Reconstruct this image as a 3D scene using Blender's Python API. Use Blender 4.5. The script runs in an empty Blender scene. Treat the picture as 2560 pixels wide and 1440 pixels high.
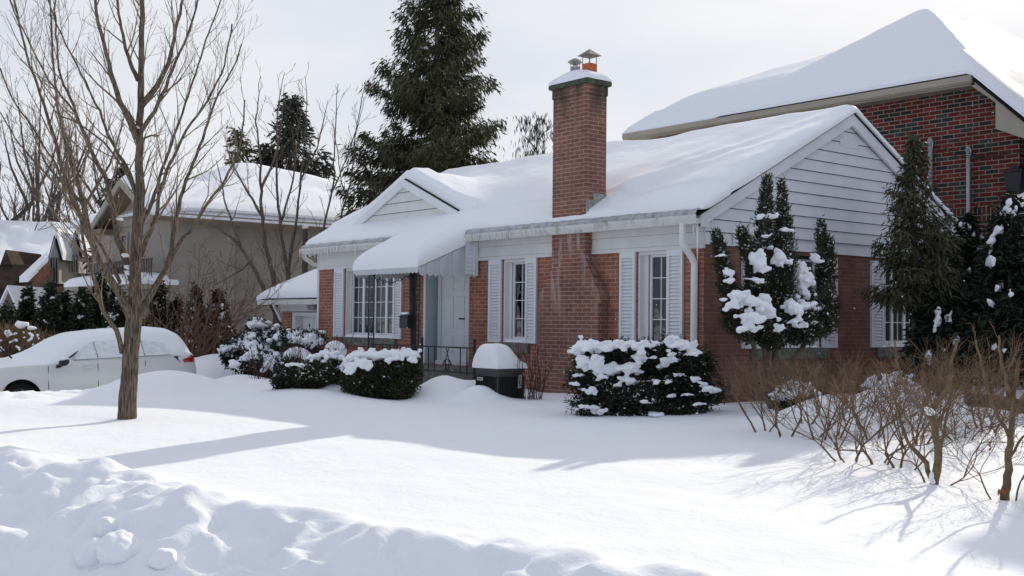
import bpy, bmesh, math, random
import numpy as np
from mathutils import Vector, Matrix

random.seed(7)
NP = np.random.default_rng(11)
SC = bpy.context.scene
COL = SC.collection
R = math.radians

# ------------------------------------------------------------------ camera
F, PITCH, ROLL, YAW = 2820.71, 0.03006, 0.01081, 0.6879
H = 1.25
fw = np.array([-math.cos(YAW) * math.cos(PITCH), math.sin(YAW) * math.cos(PITCH), math.sin(PITCH)])
rt0 = np.cross(fw, [0, 0, 1.0]); rt0 /= np.linalg.norm(rt0)
up0 = np.cross(rt0, fw)
rt = math.cos(ROLL) * rt0 + math.sin(ROLL) * up0
up = -math.sin(ROLL) * rt0 + math.cos(ROLL) * up0
MC = np.array([rt, -up, fw])


def ray(px, py):
    return MC.T @ np.array([(px - 1280) / F, (py - 720) / F, 1.0])


_d0 = ray(1758.3, 800) * 16.5
CAM = np.array([-_d0[0], -_d0[1], H])


def on_y(px, py, y=0.0):      # where the sight line meets the plane y = const
    d = ray(px, py); return CAM + d * ((y - CAM[1]) / d[1])


def on_x(px, py, x=0.0):
    d = ray(px, py); return CAM + d * ((x - CAM[0]) / d[0])


def on_z(px, py, z=0.0):
    d = ray(px, py); return CAM + d * ((z - CAM[2]) / d[2])


def at(px, py, depth):
    return CAM + ray(px, py) * depth


cd = bpy.data.cameras.new('camera')
cam = bpy.data.objects.new('camera', cd); COL.objects.link(cam)
cd.sensor_width = 36; cd.lens = F / 2560 * 36; cd.clip_start = 0.1; cd.clip_end = 3000
cam.matrix_world = Matrix(((rt[0], up[0], -fw[0], CAM[0]), (rt[1], up[1], -fw[1], CAM[1]), (rt[2], up[2], -fw[2], CAM[2]), (0, 0, 0, 1)))
SC.camera = cam
SC.view_settings.view_transform = 'Standard'
SC.view_settings.look = 'None'
SC.view_settings.exposure = 0.0
SC.view_settings.gamma = 1.0
SC.render.engine = 'CYCLES'
SC.cycles.max_bounces = 6
SC.cycles.diffuse_bounces = 4
SC.cycles.transparent_max_bounces = 8
SC.cycles.use_adaptive_sampling = True
SC.cycles.use_denoising = True

# ------------------------------------------------------------------ sun and sky
SUN = np.array([-3.7, 9.6, 5.2]); SUN /= np.linalg.norm(SUN)
sl = bpy.data.lights.new('sun', 'SUN'); so = bpy.data.objects.new('sun', sl); COL.objects.link(so)
sl.energy = 3.2; sl.angle = R(0.6); sl.color = (1.0, 0.91, 0.76)
so.rotation_euler = Vector(tuple(SUN)).to_track_quat('Z', 'Y').to_euler()
so.location = (-10, 25, 30)
W = bpy.data.worlds.new('World'); SC.world = W; W.use_nodes = True
nt = W.node_tree; N = nt.nodes; L = nt.links
for n in list(N): N.remove(n)
wo = N.new('ShaderNodeOutputWorld'); bg = N.new('ShaderNodeBackground'); bg.inputs[1].default_value = 0.1
sky = N.new('ShaderNodeTexSky'); sky.sky_type = 'NISHITA'; sky.sun_disc = False
sky.sun_elevation = math.asin(SUN[2]); sky.sun_rotation = math.atan2(SUN[0], SUN[1])
sky.air_density = 1.0; sky.dust_density = 1.5
tc = N.new('ShaderNodeTexCoord'); mp = N.new('ShaderNodeMapping'); mp.inputs['Scale'].default_value = (1.0, 1.0, 2.6)
nz = N.new('ShaderNodeTexNoise'); nz.inputs['Scale'].default_value = 1.9; nz.inputs['Detail'].default_value = 6; nz.inputs['Roughness'].default_value = 0.5
rp = N.new('ShaderNodeValToRGB'); rp.color_ramp.elements[0].position = 0.36; rp.color_ramp.elements[0].color = (0.84,) * 3 + (1,)
rp.color_ramp.elements[1].position = 0.66; rp.color_ramp.elements[1].color = (0.96,) * 3 + (1,)
nz2 = N.new('ShaderNodeTexNoise'); nz2.inputs['Scale'].default_value = 3.1; nz2.inputs['Detail'].default_value = 5
rp2 = N.new('ShaderNodeValToRGB'); rp2.color_ramp.elements[0].position = 0.35; rp2.color_ramp.elements[0].color = (7.3, 7.65, 8.5, 1)
rp2.color_ramp.elements[1].position = 0.68; rp2.color_ramp.elements[1].color = (9.0, 9.05, 9.25, 1)
mx = N.new('ShaderNodeMix'); mx.data_type = 'RGBA'
L.new(tc.outputs['Generated'], mp.inputs[0]); L.new(mp.outputs[0], nz.inputs['Vector']); L.new(mp.outputs[0], nz2.inputs['Vector'])
L.new(nz.outputs['Fac'], rp.inputs[0]); L.new(nz2.outputs['Fac'], rp2.inputs[0])
L.new(rp.outputs[0], mx.inputs['Factor']); L.new(sky.outputs[0], mx.inputs['A']); L.new(rp2.outputs[0], mx.inputs['B'])
dt = N.new('ShaderNodeVectorMath'); dt.operation = 'DOT_PRODUCT'; dt.inputs[1].default_value = tuple(SUN); L.new(tc.outputs['Generated'], dt.inputs[0])
br = N.new('ShaderNodeMapRange'); br.inputs[1].default_value = -0.5; br.inputs[2].default_value = 0.62; br.inputs[3].default_value = 0.36; br.inputs[4].default_value = 1.0
L.new(dt.outputs['Value'], br.inputs[0])          # the cloud veil is thinner and darker away from the sun
cm = N.new('ShaderNodeMix'); cm.data_type = 'RGBA'; cm.inputs['A'].default_value = (0.49, 0.555, 0.69, 1); cm.inputs['B'].default_value = (1, 1, 1, 1)
br.inputs[3].default_value = 0.0; L.new(br.outputs[0], cm.inputs['Factor'])
vs = N.new('ShaderNodeVectorMath'); vs.operation = 'MULTIPLY'; L.new(mx.outputs['Result'], vs.inputs[0]); L.new(cm.outputs['Result'], vs.inputs[1])
L.new(vs.outputs[0], bg.inputs[0]); L.new(bg.outputs[0], wo.inputs[0])


# ------------------------------------------------------------------ numpy noise
_perm = NP.permutation(256); _perm = np.concatenate([_perm, _perm, _perm])
_g3 = NP.normal(size=(256, 3)); _g3 /= np.linalg.norm(_g3, axis=1)[:, None]


def noise3(x, y, z):
    x, y, z = np.broadcast_arrays(np.asarray(x, float), np.asarray(y, float), np.asarray(z, float))
    xi, yi, zi = np.floor(x).astype(int), np.floor(y).astype(int), np.floor(z).astype(int)
    xf, yf, zf = x - xi, y - yi, z - zi
    u, v, w = [t * t * t * (t * (t * 6 - 15) + 10) for t in (xf, yf, zf)]
    out = 0
    for i in (0, 1):
        for j in (0, 1):
            for k in (0, 1):
                h = _perm[_perm[_perm[(xi + i) & 255] + ((yi + j) & 255)] + ((zi + k) & 255)]
                g = _g3[h]
                d = g[..., 0] * (xf - i) + g[..., 1] * (yf - j) + g[..., 2] * (zf - k)
                out = out + d * (u if i else 1 - u) * (v if j else 1 - v) * (w if k else 1 - w)
    return out * 1.6


def fbm(x, y, z=0.0, oct=4, lac=2.0, gain=0.5):
    s, a, f = 0, 1.0, 1.0
    for i in range(oct):
        s = s + a * noise3(np.asarray(x) * f + 17.3 * i, np.asarray(y) * f - 9.1 * i, np.asarray(z) * f + 3.7 * i); a *= gain; f *= lac
    return s


def sstep(a, b, x):
    t = np.clip((np.asarray(x, float) - a) / (b - a), 0, 1); return t * t * (3 - 2 * t)


# ------------------------------------------------------------------ mesh helpers
class MB:
    def __init__(s): s.v = []; s.f = []; s.n = 0

    def add(s, V, Fc):
        V = np.asarray(V, float).reshape(-1, 3); s.v.append(V); b = s.n
        s.f.extend([tuple(b + i for i in f) for f in Fc]); s.n += len(V); return b

    def box(s, x0, x1, y0, y1, z0, z1, m=None):
        P = [(x, y, z) for z in (z0, z1) for y in (y0, y1) for x in (x0, x1)]
        if m: P = [m(*p) for p in P]
        s.add(P, [(0, 2, 3, 1), (4, 5, 7, 6), (0, 1, 5, 4), (2, 6, 7, 3), (0, 4, 6, 2), (1, 3, 7, 5)]); return s

    def quad(s, *p): s.add(p, [tuple(range(len(p)))]); return s

    def prism(s, poly, m, a, b):     # poly in two coordinates, m(u, v, t) -> point, swept t from a to b
        n = len(poly)
        s.add([m(u, v, a) for u, v in poly] + [m(u, v, b) for u, v in poly],
              [tuple(range(n))[::-1], tuple(range(n, 2 * n))] + [(i, (i + 1) % n, n + (i + 1) % n, n + i) for i in range(n)]); return s

    def tube(s, pts, rad, n=6, cap=True):
        P = np.asarray(pts, float); k = len(P)
        rad = np.broadcast_to(np.asarray(rad, float), (k,))
        T = np.gradient(P, axis=0); T /= (np.linalg.norm(T, axis=1)[:, None] + 1e-9)
        ref = np.array([0.3, 0.2, 0.93]) if abs(T[0][2]) < 0.8 else np.array([1.0, 0.1, 0.0])
        a = np.cross(T[0], ref); a /= np.linalg.norm(a); V = []
        ang = np.arange(n) * 2 * math.pi / n
        for i in range(k):
            a = a - T[i] * (a @ T[i]); a /= (np.linalg.norm(a) + 1e-9); b = np.cross(T[i], a)
            V.append(P[i] + rad[i] * (np.cos(ang)[:, None] * a + np.sin(ang)[:, None] * b))
        Fc = [(i * n + j, i * n + (j + 1) % n, (i + 1) * n + (j + 1) % n, (i + 1) * n + j) for i in range(k - 1) for j in range(n)]
        if cap: Fc += [tuple(range(n))[::-1], tuple(range((k - 1) * n, k * n))]
        s.add(np.concatenate(V), Fc); return s

    def lathe(s, prof, c, n=16):     # prof: (r, z)
        V = [(c[0] + r * math.cos(a), c[1] + r * math.sin(a), c[2] + z) for r, z in prof for a in [2 * math.pi * j / n for j in range(n)]]
        k = len(prof)
        s.add(V, [(i * n + j, i * n + (j + 1) % n, (i + 1) * n + (j + 1) % n, (i + 1) * n + j) for i in range(k - 1) for j in range(n)]
              + [tuple(range(n))[::-1], tuple(range((k - 1) * n, k * n))]); return s

    def grid(s, X, Y, Z):
        a, b = X.shape
        s.add(np.stack([X, Y, Z], -1).reshape(-1, 3), grid_faces(a, b)); return s

    def build(s, name, mat, parent=None, smooth=False, bevel=0, fix=True):
        me = bpy.data.meshes.new(name)
        V = np.concatenate(s.v) if s.v else np.zeros((0, 3))
        me.from_pydata(V.tolist(), [], s.f)
        if fix or bevel:
            bm = bmesh.new(); bm.from_mesh(me)
            bmesh.ops.recalc_face_normals(bm, faces=bm.faces)
            if bevel:
                ed = [e for e in bm.edges if len(e.link_faces) == 2 and e.calc_face_angle(0) > 0.6]
                bmesh.ops.bevel(bm, geom=ed, offset=bevel, segments=2, affect='EDGES', profile=0.6, clamp_overlap=True)
            bm.to_mesh(me); bm.free()
        if smooth: me.polygons.foreach_set('use_smooth', [True] * len(me.polygons))
        if smooth == 'auto':
            me.set_sharp_from_angle(angle=R(40))
        return link(name, me, mat, parent)


def grid_faces(a, b):
    i = np.arange(a - 1)[:, None] * b + np.arange(b - 1)[None, :]
    return np.stack([i, i + b, i + b + 1, i + 1], -1).reshape(-1, 4).tolist()


def world_loc(o):
    v = Vector((0, 0, 0))
    while o is not None: v += o.location; o = o.parent
    return v


def link(name, me, mat, parent=None):
    o = bpy.data.objects.new(name, me); COL.objects.link(o)
    if mat is not None: me.materials.append(mat)
    if parent is not None:
        o.parent = parent; o.location = -world_loc(parent)
    return o


def tag(o, label=None, cat=None, group=None, kind=None):
    if label: o['label'] = label
    if cat: o['category'] = cat
    if group: o['group'] = group
    if kind: o['kind'] = kind
    return o


def thing(name, label, cat, loc=(0, 0, 0), group=None):
    o = bpy.data.objects.new(name, None); COL.objects.link(o); o.location = tuple(float(c) for c in loc)
    o.empty_display_size = 0.2
    return tag(o, label, cat, group)


def soup(name, V, nper, mat, parent=None):
    """Many loose triangles or quads: V is (count * nper, 3)."""
    V = np.ascontiguousarray(V, dtype=np.float32).reshape(-1, 3); n = len(V) // nper
    me = bpy.data.meshes.new(name)
    me.vertices.add(len(V)); me.vertices.foreach_set('co', V.ravel())
    me.loops.add(n * nper); me.loops.foreach_set('vertex_index', np.arange(n * nper, dtype=np.int32))
    me.polygons.add(n); me.polygons.foreach_set('loop_start', np.arange(0, n * nper, nper, dtype=np.int32))
    me.update(calc_edges=True); me.validate()
    return link(name, me, mat, parent)


_ico = {}


def ico(sub):
    if sub not in _ico:
        bm = bmesh.new(); bmesh.ops.create_icosphere(bm, subdivisions=sub, radius=1.0)
        bm.verts.ensure_lookup_table()
        _ico[sub] = (np.array([v.co[:] for v in bm.verts]), [tuple(v.index for v in f.verts) for f in bm.faces]); bm.free()
    return _ico[sub]


def blobs_mesh(name, blobs, mat, parent=None, voxel=0.03, amp=0.25, freq=5.0, smooth_it=4, sub=2, split=0, rough=0.0):
    """Lumps of snow fused into one skin; blobs: (x, y, z, rx, ry, rz)."""
    V0, F0 = ico(sub); mb = MB()
    if split:                    # break every lump into a ragged heap of smaller ones
        rs = np.random.default_rng(len(blobs) * 7 + 1); out = []
        for b in blobs:
            out.append(tuple(b[:3]) + tuple(np.array(b[3:6]) * .72))
            for _ in range(split):
                o_ = rs.normal(0, .55, 3); f = rs.uniform(.22, .5)
                out.append((b[0] + o_[0] * b[3], b[1] + o_[1] * b[4], b[2] + o_[2] * b[5] * 1.1 - .2 * abs(o_[1]) * b[5], b[3] * f * rs.uniform(.8, 1.4), b[4] * f * rs.uniform(.8, 1.4), b[5] * f * rs.uniform(.8, 1.5)))
        blobs = out
    for k, b in enumerate(blobs):
        p = np.array(b[:3]); r = np.array(b[3:6])
        q = V0 * r
        d = 1 + amp * fbm(V0[:, 0] * 1.3 + k * 3.1 + p[0], V0[:, 1] * 1.3 + p[1], V0[:, 2] * 1.3 + p[2] * freq * 0.2, 2)
        mb.add(p + q * d[:, None], F0)
    me = bpy.data.meshes.new(name); me.from_pydata(np.concatenate(mb.v).tolist(), [], mb.f)
    o = bpy.data.objects.new(name, me); COL.objects.link(o)
    m = o.modifiers.new('r', 'REMESH'); m.mode = 'VOXEL'; m.voxel_size = voxel
    m2 = o.modifiers.new('s', 'SMOOTH'); m2.factor = 0.5; m2.iterations = smooth_it
    dg = bpy.context.evaluated_depsgraph_get(); dg.update()
    me2 = bpy.data.meshes.new_from_object(o.evaluated_get(dg))
    bpy.data.objects.remove(o); bpy.data.meshes.remove(me)
    me2.name = name; me2.materials.clear()
    if rough:
        nv = len(me2.vertices); co = np.empty(nv * 3); me2.vertices.foreach_get('co', co); nn = np.empty(nv * 3); me2.vertices.foreach_get('normal', nn)
        co = co.reshape(-1, 3); nn = nn.reshape(-1, 3); fr = .22 / voxel
        co = co + nn * (rough * voxel * fbm(co[:, 0] * fr, co[:, 1] * fr, co[:, 2] * fr, 3))[:, None]; me2.vertices.foreach_set('co', co.ravel()); me2.update()
    me2.polygons.foreach_set('use_smooth', [True] * len(me2.polygons))
    return link(name, me2, mat, parent)


# ------------------------------------------------------------------ materials
def mat(name, base, rough=0.7, spec=0.3, var=0.0, vscale=6.0, bump=0.0, bscale=40.0, metal=0.0, island=0.0, detail=5, stretch=None, streak=None, coat=0.0):
    m = bpy.data.materials.new(name); m.use_nodes = True
    n = m.node_tree.nodes; l = m.node_tree.links; p = n['Principled BSDF']
    p.inputs['Roughness'].default_value = rough; p.inputs['Specular IOR Level'].default_value = spec; p.inputs['Metallic'].default_value = metal
    p.inputs['Coat Weight'].default_value = coat
    c = tuple(base) + (1,); p.inputs['Base Color'].default_value = c
    tcn = n.new('ShaderNodeTexCoord'); vec = tcn.outputs['Object']
    if stretch:
        mpn = n.new('ShaderNodeMapping'); mpn.inputs['Scale'].default_value = stretch; l.new(vec, mpn.inputs[0]); vec = mpn.outputs[0]
    col = None
    if var:
        t = n.new('ShaderNodeTexNoise'); t.inputs['Scale'].default_value = vscale; t.inputs['Detail'].default_value = detail
        l.new(vec, t.inputs['Vector'])
        mr = n.new('ShaderNodeMapRange'); mr.inputs[1].default_value = 0.3; mr.inputs[2].default_value = 0.7
        mr.inputs[3].default_value = 1 - var; mr.inputs[4].default_value = 1 + var; l.new(t.outputs['Fac'], mr.inputs[0]); col = mr.outputs[0]
    if island:
        g = n.new('ShaderNodeNewGeometry'); mr = n.new('ShaderNodeMapRange')
        mr.inputs[3].default_value = 1 - island; mr.inputs[4].default_value = 1 + island; l.new(g.outputs['Random Per Island'], mr.inputs[0])
        if col is None: col = mr.outputs[0]
        else:
            mm = n.new('ShaderNodeMath'); mm.operation = 'MULTIPLY'; l.new(col, mm.inputs[0]); l.new(mr.outputs[0], mm.inputs[1]); col = mm.outputs[0]
    if col is not None:
        vm = n.new('ShaderNodeVectorMath'); vm.operation = 'SCALE'; vm.inputs[0].default_value = base; l.new(col, vm.inputs['Scale'])
        out = vm.outputs[0]
        if streak:
            t = n.new('ShaderNodeTexNoise'); t.inputs['Scale'].default_value = streak[1]; t.inputs['Detail'].default_value = 4
            mpn = n.new('ShaderNodeMapping'); mpn.inputs['Scale'].default_value = streak[2]; l.new(tcn.outputs['Object'], mpn.inputs[0]); l.new(mpn.outputs[0], t.inputs['Vector'])
            rpn = n.new('ShaderNodeMapRange'); rpn.inputs[1].default_value = streak[3]; rpn.inputs[2].default_value = streak[4]; l.new(t.outputs['Fac'], rpn.inputs[0])
            mixn = n.new('ShaderNodeMix'); mixn.data_type = 'RGBA'; mixn.inputs['B'].default_value = tuple(streak[0]) + (1,)
            l.new(rpn.outputs[0], mixn.inputs['Factor']); l.new(out, mixn.inputs['A']); out = mixn.outputs['Result']
        l.new(out, p.inputs['Base Color'])
    if bump:
        t = n.new('ShaderNodeTexNoise'); t.inputs['Scale'].default_value = bscale; t.inputs['Detail'].default_value = 6
        l.new(vec, t.inputs['Vector'])
        b = n.new('ShaderNodeBump'); b.inputs['Strength'].default_value = bump; b.inputs['Distance'].default_value = 0.02
        l.new(t.outputs['Fac'], b.inputs['Height']); l.new(b.outputs[0], p.inputs['Normal'])
    return m


def snow_mat(name, bumps, base=(0.89, 0.905, 0.935), rough=0.75, spec=0.15):
    m = bpy.data.materials.new(name); m.use_nodes = True
    n = m.node_tree.nodes; l = m.node_tree.links; p = n['Principled BSDF']
    p.inputs['Base Color'].default_value = tuple(base) + (1,); p.inputs['Roughness'].default_value = rough; p.inputs['Specular IOR Level'].default_value = spec
    p.inputs['Subsurface Weight'].default_value = 0.0
    tcn = n.new('ShaderNodeTexCoord'); prev = None
    for sc, st, dist, stretch in bumps:
        mpn = n.new('ShaderNodeMapping'); mpn.inputs['Scale'].default_value = stretch; l.new(tcn.outputs['Object'], mpn.inputs[0])
        t = n.new('ShaderNodeTexNoise'); t.inputs['Scale'].default_value = sc; t.inputs['Detail'].default_value = 6; t.inputs['Roughness'].default_value = 0.6
        l.new(mpn.outputs[0], t.inputs['Vector'])
        b = n.new('ShaderNodeBump'); b.inputs['Strength'].default_value = st; b.inputs['Distance'].default_value = dist
        l.new(t.outputs['Fac'], b.inputs['Height'])
        if prev: l.new(prev, b.inputs['Normal'])
        prev = b.outputs[0]
    l.new(prev, p.inputs['Normal'])
    return m


def brick_mat(name, c1, c2, mortar, bw, bh, ms=0.011, dark=0.0, c3=None, soldier=None, stain=0.0, rough=0.85):
    """Bricks laid in courses along x + y, so both the front and the side walls read right."""
    m = bpy.data.materials.new(name); m.use_nodes = True
    n = m.node_tree.nodes; l = m.node_tree.links; p = n['Principled BSDF']
    p.inputs['Roughness'].default_value = rough; p.inputs['Specular IOR Level'].default_value = 0.2
    tcn = n.new('ShaderNodeTexCoord'); sx = n.new('ShaderNodeSeparateXYZ'); l.new(tcn.outputs['Object'], sx.inputs[0])
    ad = n.new('ShaderNodeMath'); ad.operation = 'ADD'; l.new(sx.outputs[0], ad.inputs[0]); l.new(sx.outputs[1], ad.inputs[1])
    cb = n.new('ShaderNodeCombineXYZ'); l.new(ad.outputs[0], cb.inputs[0]); l.new(sx.outputs[2], cb.inputs[1])

    def brick(vec, w, h):
        b = n.new('ShaderNodeTexBrick'); b.inputs['Scale'].default_value = 1.0
        b.inputs['Brick Width'].default_value = w; b.inputs['Row Height'].default_value = h; b.inputs['Mortar Size'].default_value = ms * 0.5
        b.inputs['Mortar Smooth'].default_value = 0.15; b.inputs['Bias'].default_value = dark
        b.inputs['Color1'].default_value = tuple(c1) + (1,); b.inputs['Color2'].default_value = tuple(c2) + (1,); b.inputs['Mortar'].default_value = tuple(mortar) + (1,)
        l.new(vec, b.inputs['Vector']); return b
    b1 = brick(cb.outputs[0], bw, bh); col = b1.outputs['Color']; fac = b1.outputs['Fac']

    def two_tone(b):             # each brick either one of the reds or one of the near-blacks
        b.inputs['Color1'].default_value = (0, 0, 0, 1); b.inputs['Color2'].default_value = (1, 1, 1, 1); b.inputs['Mortar'].default_value = (0, 0, 0, 1)
        r = n.new('ShaderNodeValToRGB'); e = r.color_ramp; e.interpolation = 'CONSTANT'
        e.elements[0].position = 0; e.elements[0].color = (0.135, 0.026, 0.020, 1); e.elements[1].position = 0.36; e.elements[1].color = (0.185, 0.036, 0.026, 1)
        for p_, c_ in ((0.56, (0.10, 0.024, 0.020, 1)), (0.66, (0.030, 0.031, 0.028, 1)), (0.84, (0.052, 0.052, 0.043, 1))):
            q = e.elements.new(p_); q.color = c_
        l.new(b.outputs['Color'], r.inputs[0]); m_ = n.new('ShaderNodeMix'); m_.data_type = 'RGBA'; m_.inputs['B'].default_value = tuple(mortar) + (1,)
        l.new(b.outputs['Fac'], m_.inputs['Factor']); l.new(r.outputs[0], m_.inputs['A']); return m_.outputs['Result']
    if soldier: col = two_tone(b1)
    if soldier:
        cs = n.new('ShaderNodeCombineXYZ'); l.new(sx.outputs[2], cs.inputs[0]); l.new(ad.outputs[0], cs.inputs[1])
        b2 = brick(cs.outputs[0], soldier[2] * 1.0, bh); b2.offset = 0.0
        mapz = None
        for z0, z1 in soldier[:2]:
            g1 = n.new('ShaderNodeMath'); g1.operation = 'GREATER_THAN'; g1.inputs[1].default_value = z0; l.new(sx.outputs[2], g1.inputs[0])
            g2 = n.new('ShaderNodeMath'); g2.operation = 'LESS_THAN'; g2.inputs[1].default_value = z1; l.new(sx.outputs[2], g2.inputs[0])
            g3 = n.new('ShaderNodeMath'); g3.operation = 'MULTIPLY'; l.new(g1.outputs[0], g3.inputs[0]); l.new(g2.outputs[0], g3.inputs[1])
            if mapz is None: mapz = g3.outputs[0]
            else:
                g4 = n.new('ShaderNodeMath'); g4.operation = 'ADD'; l.new(mapz, g4.inputs[0]); l.new(g3.outputs[0], g4.inputs[1]); mapz = g4.outputs[0]
        mm = n.new('ShaderNodeMix'); mm.data_type = 'RGBA'; l.new(mapz, mm.inputs['Factor']); l.new(col, mm.inputs['A']); l.new(two_tone(b2), mm.inputs['B']); col = mm.outputs['Result']
        mf = n.new('ShaderNodeMix'); l.new(mapz, mf.inputs[0]); l.new(fac, mf.inputs[2]); l.new(b2.outputs['Fac'], mf.inputs[3]); fac = mf.outputs[0]
    t = n.new('ShaderNodeTexNoise'); t.inputs['Scale'].default_value = 2.3; t.inputs['Detail'].default_value = 8; t.inputs['Roughness'].default_value = 0.7; l.new(tcn.outputs['Object'], t.inputs['Vector'])
    mr = n.new('ShaderNodeMapRange'); mr.inputs[1].default_value = 0.3; mr.inputs[2].default_value = 0.7; mr.inputs[3].default_value = 0.72; mr.inputs[4].default_value = 1.25; l.new(t.outputs['Fac'], mr.inputs[0])
    vm = n.new('ShaderNodeVectorMath'); vm.operation = 'SCALE'; l.new(col, vm.inputs[0]); l.new(mr.outputs[0], vm.inputs['Scale']); out = vm.outputs[0]
    if stain:
        t2 = n.new('ShaderNodeTexNoise'); t2.inputs['Scale'].default_value = 1.0; t2.inputs['Detail'].default_value = 5
        mpn = n.new('ShaderNodeMapping'); mpn.inputs['Scale'].default_value = (5.5, 5.5, 0.9); l.new(tcn.outputs['Object'], mpn.inputs[0]); l.new(mpn.outputs[0], t2.inputs['Vector'])
        r2 = n.new('ShaderNodeMapRange'); r2.inputs[1].default_value = 0.50; r2.inputs[2].default_value = 0.60; r2.inputs[4].default_value = 0.85; l.new(t2.outputs['Fac'], r2.inputs[0])
        zz = n.new('ShaderNodeMapRange'); zz.inputs[1].default_value = stain[0]; zz.inputs[2].default_value = stain[1]; l.new(sx.outputs[2], zz.inputs[0])
        zt = n.new('ShaderNodeMath'); zt.operation = 'LESS_THAN'; zt.inputs[1].default_value = stain[2]; l.new(sx.outputs[2], zt.inputs[0])
        za = n.new('ShaderNodeMath'); za.operation = 'MULTIPLY'; l.new(zz.outputs[0], za.inputs[0]); l.new(zt.outputs[0], za.inputs[1])
        zb = n.new('ShaderNodeMath'); zb.operation = 'MULTIPLY'; l.new(za.outputs[0], zb.inputs[0]); l.new(r2.outputs[0], zb.inputs[1])
        mm = n.new('ShaderNodeMix'); mm.data_type = 'RGBA'; mm.inputs['B'].default_value = tuple(stain[3]) + (1,); l.new(zb.outputs[0], mm.inputs['Factor']); l.new(out, mm.inputs['A']); out = mm.outputs['Result']
        if len(stain) > 4:   # dark soot under the chimney cap
            z5 = n.new('ShaderNodeMapRange'); z5.inputs[1].default_value = stain[4]; z5.inputs[2].default_value = stain[5]; l.new(sx.outputs[2], z5.inputs[0])
            r5 = n.new('ShaderNodeMapRange'); r5.inputs[1].default_value = 0.40; r5.inputs[2].default_value = 0.62; r5.inputs[4].default_value = 0.9; l.new(t2.outputs['Fac'], r5.inputs[0])
            z6 = n.new('ShaderNodeMath'); z6.operation = 'MULTIPLY'; l.new(z5.outputs[0], z6.inputs[0]); l.new(r5.outputs[0], z6.inputs[1])
            m6 = n.new('ShaderNodeMix'); m6.data_type = 'RGBA'; m6.inputs['B'].default_value = (0.045, 0.047, 0.038, 1); l.new(z6.outputs[0], m6.inputs['Factor']); l.new(out, m6.inputs['A']); out = m6.outputs['Result']
    l.new(out, p.inputs['Base Color'])
    b = n.new('ShaderNodeBump'); b.inputs['Strength'].default_value = 0.6; b.inputs['Distance'].default_value = 0.008; b.invert = True
    l.new(fac, b.inputs['Height']); l.new(b.outputs[0], p.inputs['Normal'])
    return m


M = {}
M['ground'] = snow_mat('lawn_snow', [(1.1, 0.35, 0.10, (1, 1, 1)), (7.0, 0.32, 0.02, (1, 1.6, 1)), (38, 0.45, 0.006, (1, 1, 1)), (160, 0.4, 0.003, (1, 1, 1))])
M['snow'] = snow_mat('snow', [(3.0, 0.3, 0.05, (1, 1, 1)), (50, 0.3, 0.004, (1, 1, 1))])
M['roofsnow'] = snow_mat('roof_snow', [(2.0, 0.3, 0.06, (0.5, 1.5, 1)), (9.0, 0.4, 0.012, (0.7, 2.2, 1)), (60, 0.3, 0.003, (1, 1, 1))], rough=0.55, spec=0.6)
M['bigroofsnow'] = snow_mat('neighbour_roof_snow', [(1.5, 0.3, 0.06, (0.5, 1.5, 1)), (9.0, 0.3, 0.012, (0.7, 2.2, 1))], rough=0.6, spec=0.25)
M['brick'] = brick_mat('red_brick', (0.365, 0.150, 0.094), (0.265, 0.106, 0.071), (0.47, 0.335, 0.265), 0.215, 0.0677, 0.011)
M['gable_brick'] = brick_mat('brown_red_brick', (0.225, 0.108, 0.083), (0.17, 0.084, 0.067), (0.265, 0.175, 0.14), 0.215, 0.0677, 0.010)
M['chim_brick'] = brick_mat('chimney_brick', (0.255, 0.118, 0.088), (0.19, 0.088, 0.068), (0.42, 0.31, 0.25), 0.215, 0.0677, 0.011,
                            stain=(1.25, 1.9, 2.9, (0.46, 0.36, 0.34), 4.5, 5.0))
M['dark_brick'] = brick_mat('mottled_brick', (0.175, 0.03, 0.022), (0.030, 0.030, 0.027), (0.30, 0.255, 0.21), 0.268, 0.089, 0.017, dark=0.0,
                            soldier=((3.36, 3.627), (2.71, 2.977), 0.267))
M['white'] = mat('white_painted_board', (0.74, 0.745, 0.74), 0.5, 0.3, var=0.06, vscale=3)
M['siding'] = mat('white_siding', (0.74, 0.765, 0.79), 0.45, 0.35, var=0.05, vscale=2)
M['frieze'] = mat('frieze_board', (0.70, 0.70, 0.675), 0.5, 0.3, var=0.06, vscale=3)
M['gutter'] = mat('gutter_aluminium', (0.66, 0.665, 0.63), 0.4, 0.4, var=0.06, vscale=4, streak=((0.25, 0.24, 0.15), 3.0, (3, 3, 1.0), 0.55, 0.80))
M['shutter'] = mat('white_shutter', (0.74, 0.76, 0.78), 0.4, 0.35, var=0.03, vscale=3)
M['pvc'] = mat('window_frame_white', (0.78, 0.78, 0.77), 0.35, 0.4)
M['stone'] = mat('sill_stone', (0.17, 0.17, 0.145), 0.9, 0.1, var=0.35, vscale=14, bump=0.3, bscale=50)
M['concrete'] = mat('concrete', (0.20, 0.20, 0.185), 0.9, 0.1, var=0.3, vscale=9, bump=0.3, bscale=40)
M['cap'] = mat('mossy_chimney_cap', (0.085, 0.092, 0.07), 0.95, 0.1, var=0.4, vscale=12, bump=0.4, bscale=40)
M['shingle'] = mat('dark_shingle', (0.025, 0.025, 0.027), 0.9, 0.1)
M['door'] = mat('door_white', (0.78, 0.80, 0.80), 0.35, 0.4)
M['pale_blue'] = mat('pale_blue_paint', (0.55, 0.655, 0.685), 0.45, 0.3, var=0.04)
M['awning'] = mat('awning_aluminium', (0.58, 0.61, 0.62), 0.4, 0.4, var=0.05, vscale=5)
M['iron'] = mat('black_iron', (0.012, 0.012, 0.013), 0.5, 0.4)
M['ice'] = mat('ice', (0.80, 0.81, 0.80), 0.15, 0.5)
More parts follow.
